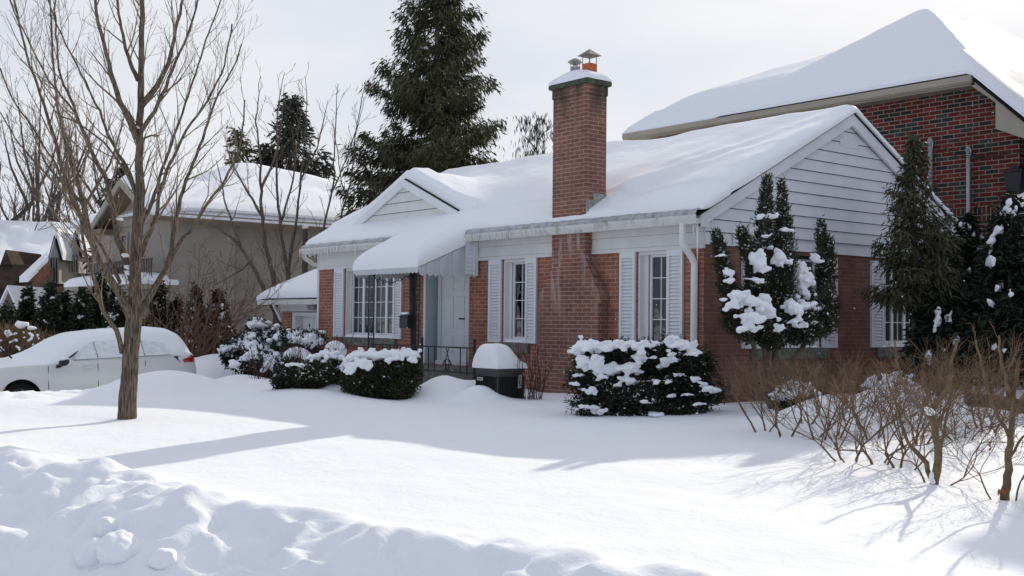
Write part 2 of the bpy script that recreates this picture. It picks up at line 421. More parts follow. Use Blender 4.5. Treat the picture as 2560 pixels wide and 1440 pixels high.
M['eave_ice'] = mat('eave_ice', (0.34, 0.35, 0.36), 0.35, 0.5, var=0.35, vscale=9)
M['terracotta'] = mat('terracotta', (0.48, 0.15, 0.06), 0.8, 0.2, var=0.2, vscale=15)
M['galv'] = mat('galvanised_steel', (0.32, 0.33, 0.32), 0.5, 0.4, metal=0.5, var=0.25, vscale=14)
M['capmetal'] = mat('weathered_metal', (0.16, 0.16, 0.14), 0.6, 0.4, var=0.4, vscale=18)
M['curtain'] = mat('curtain', (0.30, 0.28, 0.27), 0.9, 0.1, var=0.25, vscale=7, stretch=(6, 6, 0.4))
M['pink'] = mat('pink_lamp_shade', (0.62, 0.48, 0.52), 0.9, 0.1, var=0.2, vscale=9, stretch=(5, 5, 0.4))
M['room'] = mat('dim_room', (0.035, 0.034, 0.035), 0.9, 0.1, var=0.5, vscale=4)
M['acbox'] = mat('charcoal_steel', (0.065, 0.066, 0.064), 0.5, 0.4, var=0.1, vscale=5)
M['badge'] = mat('badge', (0.6, 0.6, 0.58), 0.4, 0.4)
M['stucco'] = mat('taupe_stucco', (0.33, 0.30, 0.26), 0.95, 0.1, var=0.07, vscale=1.2, bump=0.2, bscale=60)
M['stucco_trim'] = mat('stucco_trim', (0.33, 0.305, 0.26), 0.8, 0.2, var=0.05)
M['soffit'] = mat('brown_soffit', (0.19, 0.145, 0.105), 0.7, 0.2, var=0.1, vscale=4)
M['beige'] = mat('beige_fascia', (0.36, 0.325, 0.265), 0.5, 0.3, var=0.06, vscale=3)
M['beige_soffit'] = mat('beige_soffit', (0.27, 0.24, 0.20), 0.6, 0.2, var=0.06, vscale=3)
M['cream'] = mat('cream_wall', (0.42, 0.40, 0.35), 0.85, 0.15, var=0.08, vscale=1.5)
M['timber'] = mat('dark_timber', (0.06, 0.045, 0.035), 0.9, 0.1, var=0.3, vscale=4)
M['farbrick'] = mat('far_brick', (0.22, 0.10, 0.065), 0.9, 0.1, var=0.3, vscale=8)
M['carpaint'] = mat('white_car_paint', (0.72, 0.72, 0.70), 0.28, 0.5, var=0.03, vscale=2, coat=0.6)
M['rubber'] = mat('black_rubber', (0.010, 0.010, 0.010), 0.85, 0.15, var=0.2, vscale=20)
M['blackplastic'] = mat('black_plastic', (0.016, 0.016, 0.017), 0.4, 0.4)
M['taillight'] = mat('red_lens', (0.45, 0.012, 0.015), 0.12, 0.6, coat=1.0)
M['amber'] = mat('amber_reflector', (0.55, 0.16, 0.06), 0.25, 0.5)
M['pipe'] = mat('grey_pipe', (0.42, 0.43, 0.44), 0.45, 0.4, metal=0.2, var=0.1, vscale=6)
M['bark'] = mat('tree_bark', (0.135, 0.107, 0.080), 0.95, 0.1, var=0.75, vscale=55, bump=1.0, bscale=55, stretch=(1, 1, 0.11))
M['twig'] = mat('twig_bark', (0.190, 0.148, 0.102), 0.8, 0.2, var=0.3, vscale=9)
M['darktwig'] = mat('dark_bark', (0.125, 0.10, 0.082), 0.9, 0.1, var=0.35, vscale=8)
M['hedge_twig'] = mat('tan_twig', (0.168, 0.112, 0.070), 0.8, 0.2, var=0.35, vscale=5)
M['stem'] = mat('shrub_stem', (0.165, 0.115, 0.068), 0.85, 0.2, var=0.35, vscale=14)
M['redtwig'] = mat('maroon_twig', (0.085, 0.04, 0.038), 0.8, 0.2, var=0.3, vscale=8)
M['arch_twig'] = mat('reddish_twig', (0.165, 0.098, 0.066), 0.85, 0.2, var=0.3, vscale=6)
M['greytwig'] = mat('grey_brown_twig', (0.11, 0.092, 0.08), 0.9, 0.1, var=0.3, vscale=5)
for nm, c in dict(conifer=(0.060, 0.062, 0.030), spruce=(0.048, 0.052, 0.038), cedar=(0.028, 0.039, 0.021), juniper=(0.038, 0.045, 0.023), yew=(0.029, 0.035, 0.022),
                  box=(0.045, 0.048, 0.022), arbor=(0.060, 0.058, 0.028), darkgreen=(0.020, 0.028, 0.016)).items():
    M[nm] = mat(nm + '_foliage', c, 0.6, 0.25, var=0.35, vscale=2.5, island=0.45)
M['frost'] = mat('frosted_glass', (0.74, 0.765, 0.80), 0.6, 0.3, var=0.16, vscale=7, stretch=(1, 1, 2.2), detail=8)
M['deadleaf'] = mat('dead_leaf', (0.28, 0.11, 0.04), 0.8, 0.2, island=0.3)


def glass_mat():
    m = bpy.data.materials.new('window_glass'); m.use_nodes = True
    n = m.node_tree.nodes; l = m.node_tree.links; o = n['Material Output']
    n.remove(n['Principled BSDF'])
    t = n.new('ShaderNodeBsdfTransparent'); t.inputs[0].default_value = (0.62, 0.65, 0.66, 1)
    g = n.new('ShaderNodeBsdfGlossy'); g.inputs['Roughness'].default_value = 0.015; g.inputs[0].default_value = (0.95, 0.97, 1, 1)
    lw = n.new('ShaderNodeFresnel'); lw.inputs[0].default_value = 1.5
    k = n.new('ShaderNodeMath'); k.operation = 'MULTIPLY_ADD'; k.inputs[1].default_value = 1.2; k.inputs[2].default_value = 0.04
    tcn = n.new('ShaderNodeTexCoord'); nz = n.new('ShaderNodeTexNoise'); nz.inputs['Scale'].default_value = 2.5; l.new(tcn.outputs['Object'], nz.inputs['Vector'])
    b = n.new('ShaderNodeBump'); b.inputs['Strength'].default_value = 0.25; b.inputs['Distance'].default_value = 0.02; l.new(nz.outputs['Fac'], b.inputs['Height']); l.new(b.outputs[0], g.inputs['Normal'])
    mx = n.new('ShaderNodeMixShader'); l.new(lw.outputs[0], k.inputs[0]); l.new(k.outputs[0], mx.inputs[0]); l.new(t.outputs[0], mx.inputs[1]); l.new(g.outputs[0], mx.inputs[2]); l.new(mx.outputs[0], o.inputs[0])
    return m


M['glass'] = glass_mat()

# ================================================================== GROUND
MOUNDS = []


def mound(p, s1, s2, ang=0.0): MOUNDS.append((p[0], p[1], p[2], s1, s2, ang))


mound(at(415, 926, 18.6), 0.62, 1.0, 0.4)          # pile that hides the rear wheel
mound(at(250, 985, 18.2), 0.9, 0.9)
mound(at(70, 986, 17.5), 1.2, 0.8, 0.5)
mound(at(150, 1003, 16.2), 1.6, 0.7, 0.5)
mound(at(548, 884, 26.8), 0.9, 1.4, 0.3)           # pile at the end of the drive
mound(at(498, 893, 27.5), 0.8, 1.2, 0.3)
mound(at(640, 948, 20.5), 1.0, 1.0)
mound(at(600, 936, 22.0), 0.35, 0.4)
mound(at(565, 965, 19.8), 0.6, 1.1, 0.3)
mound(at(1112, 938, 17.9), 0.36, 0.36)
mound(at(1180, 950, 17.7), 0.30, 0.40)
mound(at(1198, 962, 16.9), 0.22, 0.25)
mound(at(840, 955, 17.9), 0.33, 0.3)
mound(at(760, 972, 17.6), 1.3, 0.6)
mound(at(2000, 1060, 13.6), 1.2, 0.7)
mound(at(2240, 960, 13.2), 0.55, 0.6)
mound(at(2110, 985, 13.6), 0.5, 0.5)
mound(at(2450, 1000, 15.5), 1.2, 0.8)


def crest(x):
    return -9.42 + 0.10 * (x - 5.5) + 0.045 * np.clip(x - 6.2, 0, 3) + 0.16 * noise3(x * 0.8, 3.3, 0) + 0.09 * noise3(x * 2.1, 9.3, 0)


def gz(x, y):
    x = np.asarray(x, float); y = np.asarray(y, float)
    z = 0.09 + 0.018 * np.clip(y, -9, 0) - 0.06 * sstep(-1.5, -7, x) * sstep(-0.5, -3, y)
    z = z + 0.028 * fbm(x * 0.35, y * 0.35, 1.0, 3) + 0.006 * fbm(x * 1.6, y * 1.6, 5.0, 3)
    dr = sstep(-9.3, -10.5, x) * (1 - sstep(-14.9, -16.0, x)) * (1 - sstep(1.0, 1.6, y))
    z = z * (1 - dr) + (-0.62 + 0.02 * fbm(x * 0.9, y * 0.9, 2.0, 3)) * dr
    z = np.where(x < -16, z * 0.3 - 0.35, z)
    for mx_, my_, mz_, s1, s2, a in MOUNDS:
        dx, dy = x - mx_, y - my_
        u = dx * math.cos(a) + dy * math.sin(a); v = -dx * math.sin(a) + dy * math.cos(a)
        g = np.exp(-0.5 * ((u / s1) ** 2 + (v / s2) ** 2))
        z = z + np.maximum(mz_ - z, 0) * g
    # choppy shovelled snow beside the drive
    rough = sstep(-6.2, -7.2, x) * sstep(-5.4, -6.2, y)
    z = z + rough * 0.055 * fbm(x * 3.2, y * 3.2, 8.0, 3)
    # street bank
    c = crest(x); d = y - c
    hc = 0.155 + 0.06 * noise3(x * 1.3, 1.7, 2) + 0.05 * noise3(x * 2.9, 4.7, 2) + 0.05 * np.clip(x - 6.2, 0, 1.6) - 0.02 * np.clip(3.0 - x, 0, 3)
    lawnside = z + np.maximum(hc - z, 0) * np.exp(-(np.maximum(d, 0) / 0.42) ** 1.6)
    fall = sstep(0.0, 1.55 + 0.25 * noise3(x * 0.9, 7.7, 1), -d)
    # folds and slumped lumps running down the face
    q = (x + d * 0.9)
    fold = noise3(q * 1.25, d * 0.5, 3.0) + 0.5 * noise3(q * 2.9, d * 1.0, 6.0)
    ridge = 0.5 - np.abs(noise3(q * 1.0 + 3, d * 0.7, 11.0)) 
    lump = fbm(x * 1.9, y * 1.9, 4.0, 3)
    ams = sstep(-0.05, 0.35, -d) * (1 - 0.6 * sstep(1.5, 2.1, -d))
    face = (hc + 0.02) * (1 - fall) + (-0.47 + 0.03 * fbm(x * 2.2, y * 2.2, 6, 3)) * fall
    chunk = np.abs(fbm(x * 2.6 + 5, y * 2.6, 14.0, 3)); chunk2 = np.maximum(noise3(x * 4.3, y * 4.3, 21.0), 0) ** 1.5
    face = face + ams * (0.13 * fold + 0.15 * ridge + 0.06 * lump - 0.10 * chunk + 0.10 * chunk2)
    w = sstep(0.10, -0.10, d)
    z = lawnside * (1 - w) + face * w
    # small crumbles along the crest
    z = z + np.exp(-(d / 0.16) ** 2) * 0.035 * np.maximum(fbm(x * 3.1, y * 3.1, 2.0, 2), -0.2)
    return z


def grd(x, y): return float(gz(np.array([x]), np.array([y]))[0])


def on_ground(px, py):           # where a sight line meets the snow
    z = 0.0
    for _ in range(12):
        p = on_z(px, py, z); z = 0.5 * z + 0.5 * grd(p[0], p[1])
    return np.array([p[0], p[1], grd(p[0], p[1])])


gx = np.concatenate([[-600, -300, -150, -90, -60], np.arange(-44, -16, 0.8), np.arange(-16, -1, 0.11), np.arange(-1, 9.5, 0.042), np.arange(9.5, 14, 0.12), np.arange(14, 40, 2.0), [60, 120, 300, 600]])
gy = np.concatenate([[-600, -200, -80, -40, -25], np.arange(-18, -12.5, 0.5), np.arange(-12.5, -7.9, 0.036), np.arange(-7.9, -3, 0.07), np.arange(-3, 3, 0.11), np.arange(3, 26, 0.6), [30, 40, 60, 100, 200, 400, 900]])
GX, GY = np.meshgrid(gx, gy, indexing='ij')
GZ = gz(GX, GY)
mb = MB(); mb.grid(GX, GY, GZ)
g = mb.build('ground', M['ground'], smooth=True, fix=False); tag(g, kind='structure')
if g.data.polygons[0].normal.z < 0: g.data.flip_normals()

# loose clods that rolled down the bank
lump_lab = ['large round snow clod with a crumbled hollow, low on the street bank', 'round snow clod leaning on the larger one with the hollow',
            'small egg-shaped snow clod lying alone right of the two big clods', 'small rounded clod half sunk in the bank above the two big clods',
            'half-buried round clod under the crest of the bank, near its right end']
for (px, py, dep, r), lab in zip([(298, 1378, 0, 0.115), (232, 1388, 0, 0.10), (411, 1402, 0, 0.075), (270, 1330, 0, 0.065), (1087, 1352, 0, 0.05)], lump_lab):
    p = on_ground(px, py + r * 120)
    V0, F0 = ico(4)
    d = 1 + 0.20 * fbm(V0[:, 0] * 1.1 + px, V0[:, 1] * 1.1, V0[:, 2] * 1.1, 3) - .05 * np.abs(noise3(V0[:, 0] * 3.1, V0[:, 1] * 3.1 + px, V0[:, 2] * 3.1))
    m_ = MB(); m_.add(p + V0 * d[:, None] * np.array([r, r, r * 0.95]) + np.array([0, 0, r * 0.25]), F0)
    o = m_.build('snow_clod', M['snow'], smooth=True, fix=False)
    tag(o, lab, 'snow clod', 'snow clods on the street bank')
# ================================================================== BRICK BUNGALOW
def m_front(a, d, z): return (a, -d, z)            # a along the wall, d out of the wall
def m_gable(a, d, z): return (d, a, z)


house = thing('brick_house', 'red brick bungalow with white gable siding, snowy roof and striped-slat door awning', 'house', (-5.6, 3.6, 0.0))
XL, YB, EY, ES, EZ = -11.2, 7.2, -0.2, 0.51, 2.87    # left end, back wall, eave y, slope, eave height
RY = 3.6                                            # ridge
XR = 0.13                                           # right rake
GXC, GZA, GS, GYF = -8.36, 4.19, 0.42, 0.38         # gablet centre, apex, slope, front


def wall_holes(mb, m, a0, a1, z0, z1, holes, dep=0.16):
    A = sorted({a0, a1, *[h[0] for h in holes], *[h[1] for h in holes]}); Z = sorted({z0, z1, *[h[2] for h in holes], *[h[3] for h in holes]})
    for i in range(len(A) - 1):
        for j in range(len(Z) - 1):
            ca, cz = (A[i] + A[i + 1]) / 2, (Z[j] + Z[j + 1]) / 2
            if any(h[0] < ca < h[1] and h[2] < cz < h[3] for h in holes): continue
            mb.quad(m(A[i], 0, Z[j]), m(A[i + 1], 0, Z[j]), m(A[i + 1], 0, Z[j + 1]), m(A[i], 0, Z[j + 1]))
    for h in holes:
        q = [(h[0], h[2]), (h[1], h[2]), (h[1], h[3]), (h[0], h[3])]
        for k in range(4):
            (a, z), (b, w) = q[k], q[(k + 1) % 4]
            mb.quad(m(a, 0, z), m(b, 0, w), m(b, -dep, w), m(a, -dep, z))


WZ0, WZ1 = 0.905, 2.36
wx = lambda px: float(on_y(px, 760)[0])
gyy = lambda px: float(on_x(px, 760)[1])
WIN = [(wx(862), wx(985), 4, wx(838), wx(1007)), (wx(1257), wx(1315), 1, wx(1224.5), wx(1344)), (wx(1593), wx(1668), 1, wx(1552.5), wx(1710))]
GWIN = [(gyy(1852) + 0.42, gyy(2089) - 0.42, 3, gyy(1852), gyy(2089)), (gyy(2174) + 0.40, gyy(2364) - 0.42, 4, gyy(2174), gyy(2364))]
DX0, DX1, DZ0, DZ1 = wx(1064), wx(1174), 0.42, 2.36

mb = MB(); wall_holes(mb, m_front, XL, 0, -0.8, 2.42, [(w[0], w[1], WZ0, WZ1) for w in WIN] + [(DX0, DX1, DZ0, DZ1)])
mb.quad((XL, 0, -.8), (XL, YB, -.8), (XL, YB, 2.42), (XL, 0, 2.42)); mb.quad((XL, YB, -.8), (0, YB, -.8), (0, YB, 2.42), (XL, YB, 2.42))
mb.build('wall', M['brick'], house, fix=False)
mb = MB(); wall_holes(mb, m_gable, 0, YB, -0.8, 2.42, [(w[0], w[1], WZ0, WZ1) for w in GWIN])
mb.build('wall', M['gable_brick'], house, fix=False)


def shutter(m, a0, a1, z0, z1, par):
    mb = MB(); w = 0.05
    mb.box(a0, a0 + w, 0.004, 0.045, z0, z1, m); mb.box(a1 - w, a1, 0.004, 0.045, z0, z1, m)
    mb.box(a0 + w, a1 - w, 0.004, 0.043, z0, z0 + 0.07, m); mb.box(a0 + w, a1 - w, 0.004, 0.043, z1 - 0.09, z1, m)
    k = 24
    for i in range(k):
        b = z0 + 0.07 + (z1 - z0 - 0.16) * i / k; t = z0 + 0.07 + (z1 - z0 - 0.16) * (i + 1) / k
        mb.quad(m(a0 + w, 0.040, b + .006), m(a1 - w, 0.040, b + .006), m(a1 - w, 0.010, t), m(a0 + w, 0.010, t))
        mb.quad(m(a0 + w, 0.040, b + .006), m(a1 - w, 0.040, b + .006), m(a1 - w, 0.008, b + .001), m(a0 + w, 0.008, b + .001))
    return mb.build('shutter', M['shutter'], par, fix=False)


def window(m, a0, a1, z0, z1, ns, par, rows=4, dep=0.10, side=0.0, curtains=None, cols=2, flipside=False):
    """frame (part) > pane, curtain, snow on the ledge"""
    mb = MB(); f = 0.036
    s0, s1 = a0 + (side if not flipside else 0.0), a1 - (side if flipside else 0.0)
    mb.box(a0, a0 + 0.035, -dep - 0.05, -0.02, z0, z1, m); mb.box(a1 - 0.035, a1, -dep - 0.05, -0.02, z0, z1, m)
    mb.box(a0 + .035, a1 - .035, -dep - 0.05, -0.022, z1 - 0.05, z1, m); mb.box(a0 + .035, a1 - .035, -dep - 0.05, -0.018, z0, z0 + 0.05, m)
    if side: mb.box(a0 + .035, a0 + side, -dep - 0.02, -dep + 0.02, z0 + .05, z1 - .05, m)
    b0, b1, c0, c1 = a0 + 0.035 + side, a1 - 0.035, z0 + 0.05, z1 - 0.05
    w = (b1 - b0) / ns; panes = MB()
    for k in range(ns):
        p0, p1 = b0 + k * w, b0 + (k + 1) * w
        mb.box(p0, p0 + f, -dep - 0.03, -dep + 0.015, c0, c1, m); mb.box(p1 - f, p1, -dep - 0.03, -dep + 0.015, c0, c1, m)
        mb.box(p0 + f, p1 - f, -dep - 0.03, -dep + 0.012, c0, c0 + f, m); mb.box(p0 + f, p1 - f, -dep - 0.03, -dep + 0.012, c1 - f, c1, m)
        g0, g1, h0, h1 = p0 + f, p1 - f, c0 + f, c1 - f
        for i in range(1, cols): x = g0 + (g1 - g0) * i / cols; mb.box(x - 0.007, x + 0.007, -dep - 0.012, -dep + 0.004, h0, h1, m)
        for j in range(1, rows): z = h0 + (h1 - h0) * j / rows; mb.box(g0, g1, -dep - 0.010, -dep + 0.002, z - 0.007, z + 0.007, m)
        panes.quad(m(g0, -dep - 0.011, h0), m(g1, -dep - 0.011, h0), m(g1, -dep - 0.011, h1), m(g0, -dep - 0.011, h1))
    fr = mb.build('window', M['pvc'], par)
    panes.build('pane', M['glass'], fr, fix=False)
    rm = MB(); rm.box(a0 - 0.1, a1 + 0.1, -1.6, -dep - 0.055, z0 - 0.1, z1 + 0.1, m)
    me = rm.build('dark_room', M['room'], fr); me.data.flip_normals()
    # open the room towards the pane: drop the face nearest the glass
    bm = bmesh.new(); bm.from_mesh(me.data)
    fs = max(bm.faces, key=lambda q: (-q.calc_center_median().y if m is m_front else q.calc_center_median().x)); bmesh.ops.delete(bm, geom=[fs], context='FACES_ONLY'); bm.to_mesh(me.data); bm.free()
    if curtains:
        for u0, u1, zz0, zz1, mt in curtains:
            c = MB(); n = 40; a = np.linspace(a0 + (a1 - a0) * u0, a0 + (a1 - a0) * u1, n); dd = -dep - 0.2 + 0.03 * np.sin(np.arange(n) * 1.9)
            A = np.stack([a, a]); Dd = np.stack([dd, dd]); Z = np.stack([np.full(n, zz0), np.full(n, zz1)])
            P = [m(A[i, j], Dd[i, j], Z[i, j]) for i in range(2) for j in range(n)]
            c.add(P, grid_faces(2, n)); c.build('curtain', mt, fr, smooth=True, fix=False)
    return fr


def ledge_snow(m, a0, a1, z, par, d0=-0.10, d1=0.05, h=0.07):
    n, k = 40, 9; A, T = np.meshgrid(np.linspace(a0, a1, n), np.linspace(0, 1, k), indexing='ij')
    hh = h * (0.7 + 0.5 * noise3(A * 3, 5.5, 1)) * np.sin(math.pi * np.clip(T * 0.5 + 0.5, 0, 1)) + 0.006
    e = np.minimum(np.abs(A - a0), np.abs(A - a1)); hh = hh * np.clip(e / 0.06, 0, 1) ** 0.5
    V = [m(A[i, j], d0 + (d1 - d0) * T[i, j], z + hh[i, j]) for i in range(n) for j in range(k)]
    mb = MB(); mb.add(V, grid_faces(n, k)); mb.build('ledge_snow', M['snow'], par, smooth=True, fix=False)


cur1 = [(0.50, 0.64, 1.55, 2.3, M['curtain']), (0.86, 0.97, 0.95, 2.3, M['curtain'])]
cur2 = [(0.25, 0.55, 0.95, 2.3, M['curtain'])]
cur3 = [(0.52, 0.98, 1.15, 2.12, M['pink'])]
for i, (a0, a1, ns, s0, s1) in enumerate(WIN):
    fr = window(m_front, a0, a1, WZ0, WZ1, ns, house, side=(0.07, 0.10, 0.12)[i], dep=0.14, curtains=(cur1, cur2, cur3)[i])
    shutter(m_front, s0, a0 - 0.02, WZ0 - 0.02, WZ1 - 0.0, fr); shutter(m_front, a1 + 0.02, s1, WZ0 - 0.02, WZ1 - 0.0, fr)
    sl_ = MB(); sl_.box(a0 - 0.12, a1 + 0.12, -0.14, 0.06, WZ0 - 0.19, WZ0 - 0.022, m_front); sl_.build('sill', M['stone'], fr, bevel=0.006)
    ledge_snow(m_front, a0 + 0.02, a1 - 0.02, WZ0 - 0.02, fr, h=0.10)
for i, (a0, a1, ns, s0, s1) in enumerate(GWIN):
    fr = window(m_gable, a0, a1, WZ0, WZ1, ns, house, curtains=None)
    shutter(m_gable, s0, a0 - 0.02, WZ0 - 0.02, WZ1, fr); shutter(m_gable, a1 + 0.02, s1, WZ0 - 0.02, WZ1, fr)
    sl_ = MB(); sl_.box(a0 - 0.2, a1 + 0.2, -0.12, 0.05, WZ0 - 0.19, WZ0 - 0.022, m_gable); sl_.build('sill', M['stone'], fr, bevel=0.006)
    ledge_snow(m_gable, a0 + 0.02, a1 - 0.02, WZ0 - 0.02, fr)

# door in its recess
dd = 0.30
mb = MB(); ra, rb_, rz_ = DX0 + .004, DX1 - .004, DZ1 - .004
mb.quad((ra, 0.002, DZ0), (ra, dd, DZ0), (ra, dd, rz_), (ra, 0.002, rz_)); mb.quad((rb_, 0.002, DZ0), (rb_, dd, DZ0), (rb_, dd, rz_), (rb_, 0.002, rz_))
mb.quad((ra, dd, DZ0), (rb_, dd, DZ0), (rb_, dd, rz_), (ra, dd, rz_)); mb.quad((ra, 0, rz_), (rb_, 0, rz_), (rb_, dd, rz_), (ra, dd, rz_))
mb.box(DX1 - 0.30, DX1 - 0.005, dd - 0.10, dd - 0.01, DZ0 + .1, DZ1 - .05)
mb.build('door_recess', M['pale_blue'], house, fix=False)
lx0, lx1 = DX0 + 0.22, DX0 + 1.06
mb = MB(); yd = dd - 0.05
mb.box(lx0, lx1, yd - 0.02, yd, 0.50, 2.30)
for (u0, u1, v0, v1) in [(0.12, 0.46, 0.08, 0.27), (0.54, 0.88, 0.08, 0.27), (0.12, 0.46, 0.34, 0.68), (0.54, 0.88, 0.34, 0.68), (0.12, 0.46, 0.75, 0.93), (0.54, 0.88, 0.75, 0.93)]:
    w_ = lx1 - lx0; mb.box(lx0 + u0 * w_, lx0 + u1 * w_, yd - 0.032, yd - 0.021, 0.50 + v0 * 1.8, 0.50 + v1 * 1.8)
door = mb.build('door', M['door'], house, bevel=0.006)
mb = MB(); mb.box(lx0 - 0.10, lx0 - 0.004, yd - 0.045, yd + .01, 0.45, 2.36); mb.box(lx1 + 0.004, lx1 + 0.09, yd - 0.07, yd + .01, 0.45, 2.36); mb.box(lx0 - .004, lx1 + .004, yd - 0.044, yd + .01, 2.304, 2.36); mb.box(lx0 - 0.1, lx1 + 0.1, yd - 0.12, yd + .01, 0.42, 0.498)
mb.build('door_frame', M['pvc'], door)
mb = MB(); mb.tube([(lx1 - 0.10, yd - 0.02, 1.30), (lx1 - 0.10, yd - 0.07, 1.30), (lx1 - 0.20, yd - 0.075, 1.30)], 0.013, 8); mb.build('handle', M['iron'], door)
mb = MB(); mb.box(DX0 - 0.05, DX0 + 0.02, -0.02, -0.003, DZ0, DZ1); mb.build('door_post', M['pvc'], house)

# frieze boards under the eaves
mb = MB()
for x0, x1 in ((XL - 0.03, -3.19), (-2.355, 0.03)):
    mb.box(x0, x1, -0.045, -0.001, 2.36, 2.42); mb.prism([(2.424, -0.040), (2.424, -0.001), (2.60, -0.001), (2.60, -0.026)], lambda u, v, t: (t, v, u), x0, x1)
    mb.prism([(2.604, -0.040), (2.604, -0.001), (2.80, -0.001), (2.80, -0.026)], lambda u, v, t: (t, v, u), x0, x1)
mb.build('frieze', M['frieze'], house)

# gable siding: overlapping boards
def roof_z(y): return min(EZ + ES * (y - EY), EZ + ES * (2 * RY - EY - y))


mb = MB(); z = 2.42; k = 0; zap = roof_z(RY) - 0.06; step = 0.187
while z < zap:
    z1 = min(z + step, zap)
    ya0 = max(-0.02, EY + (z + 0.06 - EZ) / ES) if z > 2.8 else -0.02; ya1 = max(-0.02, EY + (z1 + 0.06 - EZ) / ES) if z1 > 2.8 else -0.02
    yb0, yb1 = 2 * RY - ya0, 2 * RY - ya1
    zl_ = z + (0.008 if k else 0); mb.quad((0.036, ya0, zl_), (0.036, yb0, zl_), (0.012, yb1, z1), (0.012, ya1, z1)); mb.quad((0.036, ya0, zl_), (0.036, yb0, zl_), (0.008, yb0, zl_ + 0.004), (0.008, ya0, zl_ + 0.004))
    if k == 0: mb.quad((0.034, -0.02, z), (0.034, -0.02, z1), (0.0, -0.02, z1), (0.0, -0.02, z))
    z = z1; k += 1
sid = mb.build('gable_siding', M['siding'], house, fix=False)
mb = MB(); mb.quad((-0.005, 0, 2.3), (-0.005, YB, 2.3), (-0.005, YB, 2.87), (-0.005, RY, zap), (-0.005, 0, 2.87)); mb.build('sheathing', M['shingle'], sid, fix=False)
mb = MB()
for i in range(9): yy = 3.62 + (i - 4) * 0.055; mb.box(0.024, 0.036, yy - 0.009, yy + 0.009, 4.24, 4.40)
mb.box(0.022, 0.031, 3.35, 3.89, 4.22, 4.42)
mb.build('louvre_vent', M['shutter'], sid)
mb = MB(); mb.tube([(0.04, 0.60, 2.62), (0.04, 0.60, 2.44)], 0.008, 5); mb.tube([(0.04, 0.60, 2.615), (0.04, 2.2, 2.60), (0.04, 4.4, 2.60)], 0.006, 5); mb.tube([(0.04, 1.0, 2.4), (0.042, 0.98, 2.75), (0.045, 1.03, 2.9)], 0.005, 5)
mb.build('cable', M['pipe'], sid)

# rake boards and the dark shingle edge above them
def slope_strip(dy0, dn, x0, x1, name, m_, par, yc=RY, apex=None, s=ES, ye=EY, ze=EZ):
    mb = MB(); apex = ze + s * (yc - ye)
    for sg in (-1, 1):
        yo = yc - (yc - ye) * 1.0
        P = [(yo, ze - dy0), (yc, apex - dy0), (yc, apex - dn), (yo, ze - dn)]
        if sg == 1: P = [(2 * yc - a, b) for a, b in P]
        mb.prism(P, lambda u, v, t: (t, u, v), x0, x1)
    return mb.build(name, m_, par)


slope_strip(0.03, 0.225, 0.062, 0.112, 'rake_board', M['siding'], house)
mb = MB(); mb.box(-0.02, 0.11, EY + 0.0, 0.0, 2.66, 2.84); mb.build('eave_return', M['siding'], house)
slope_strip(0.03, 0.225, XL - 0.12, XL - 0.07, 'rake_board', M['siding'], house)
# roof deck
mb = MB(); ap = EZ + ES * (RY - EY)
mb.prism([(EY - 0.03, EZ - 0.02), (RY, ap), (2 * RY - EY + .03, EZ - 0.02), (2 * RY - EY + .03, EZ - 0.05), (RY, ap - 0.03), (EY - 0.03, EZ - 0.05)], lambda u, v, t: (t, u, v), XL - 0.15, XR)
roof = mb.build('roof', M['shingle'], house)
mb = MB(); mb.box(XL - 0.1, 0.06, EY, -0.002, 2.78, 2.80); mb.build('soffit', M['frieze'], house)


def box_blur(Z, r, passes=3):
    for _ in range(passes):
        for ax in (0, 1):
            P = np.pad(Z, [(r, r) if a == ax else (0, 0) for a in (0, 1)], mode='edge')
            c = np.cumsum(P, axis=ax); c = np.concatenate([np.zeros_like(np.take(c, [0], ax)), c], ax)
            k = 2 * r + 1; n = Z.shape[ax]
            Z = (np.take(c, range(k, k + n), ax) - np.take(c, range(0, n), ax)) / k
    return Z


def snow_sheet(name, xs, ys, Zb, T, par, edge=0.2, m_=None, sides=(1, 1, 1, 1), lip=0.0, rag=0.0):
    """Snow on a roof: closed sheet between Zb and Zb + T, rounded at the open sides (x0, x1, y0, y1)."""
    X, Y = np.meshgrid(xs, ys, indexing='ij')
    d = np.full_like(X, 9.0)
    for on, dist in zip(sides, (X - xs[0], xs[-1] - X, Y - ys[0], ys[-1] - Y)):
        if on: d = np.minimum(d, dist)
    e = np.clip(d / edge, 0, 1); rnd = np.sqrt(np.clip(1 - (1 - e) ** 2, 0, 1))
    Zt = Zb + T * (0.30 + 0.70 * rnd) + (rag * (noise3(X * 5, Y * 5, 2.0)) * (1 - e) if rag else 0)
    mb = MB(); a, b = X.shape; n = a * b
    V = np.concatenate([np.stack([X, Y, Zt], -1).reshape(-1, 3), np.stack([X, Y, Zb - 0.002], -1).reshape(-1, 3)])
    Fc = grid_faces(a, b); Fc2 = [tuple(n + i for i in f[::-1]) for f in Fc]
    ring = [i * b for i in range(a)] + [(a - 1) * b + j for j in range(1, b)] + [i * b + b - 1 for i in range(a - 2, -1, -1)] + [j for j in range(b - 2, 0, -1)]
    Fs = [(ring[k], ring[(k + 1) % len(ring)], n + ring[(k + 1) % len(ring)], n + ring[k]) for k in range(len(ring))]
    mb.add(V, Fc + Fc2 + Fs)
    return mb.build(name, m_ or M['roofsnow'], par, smooth='auto')


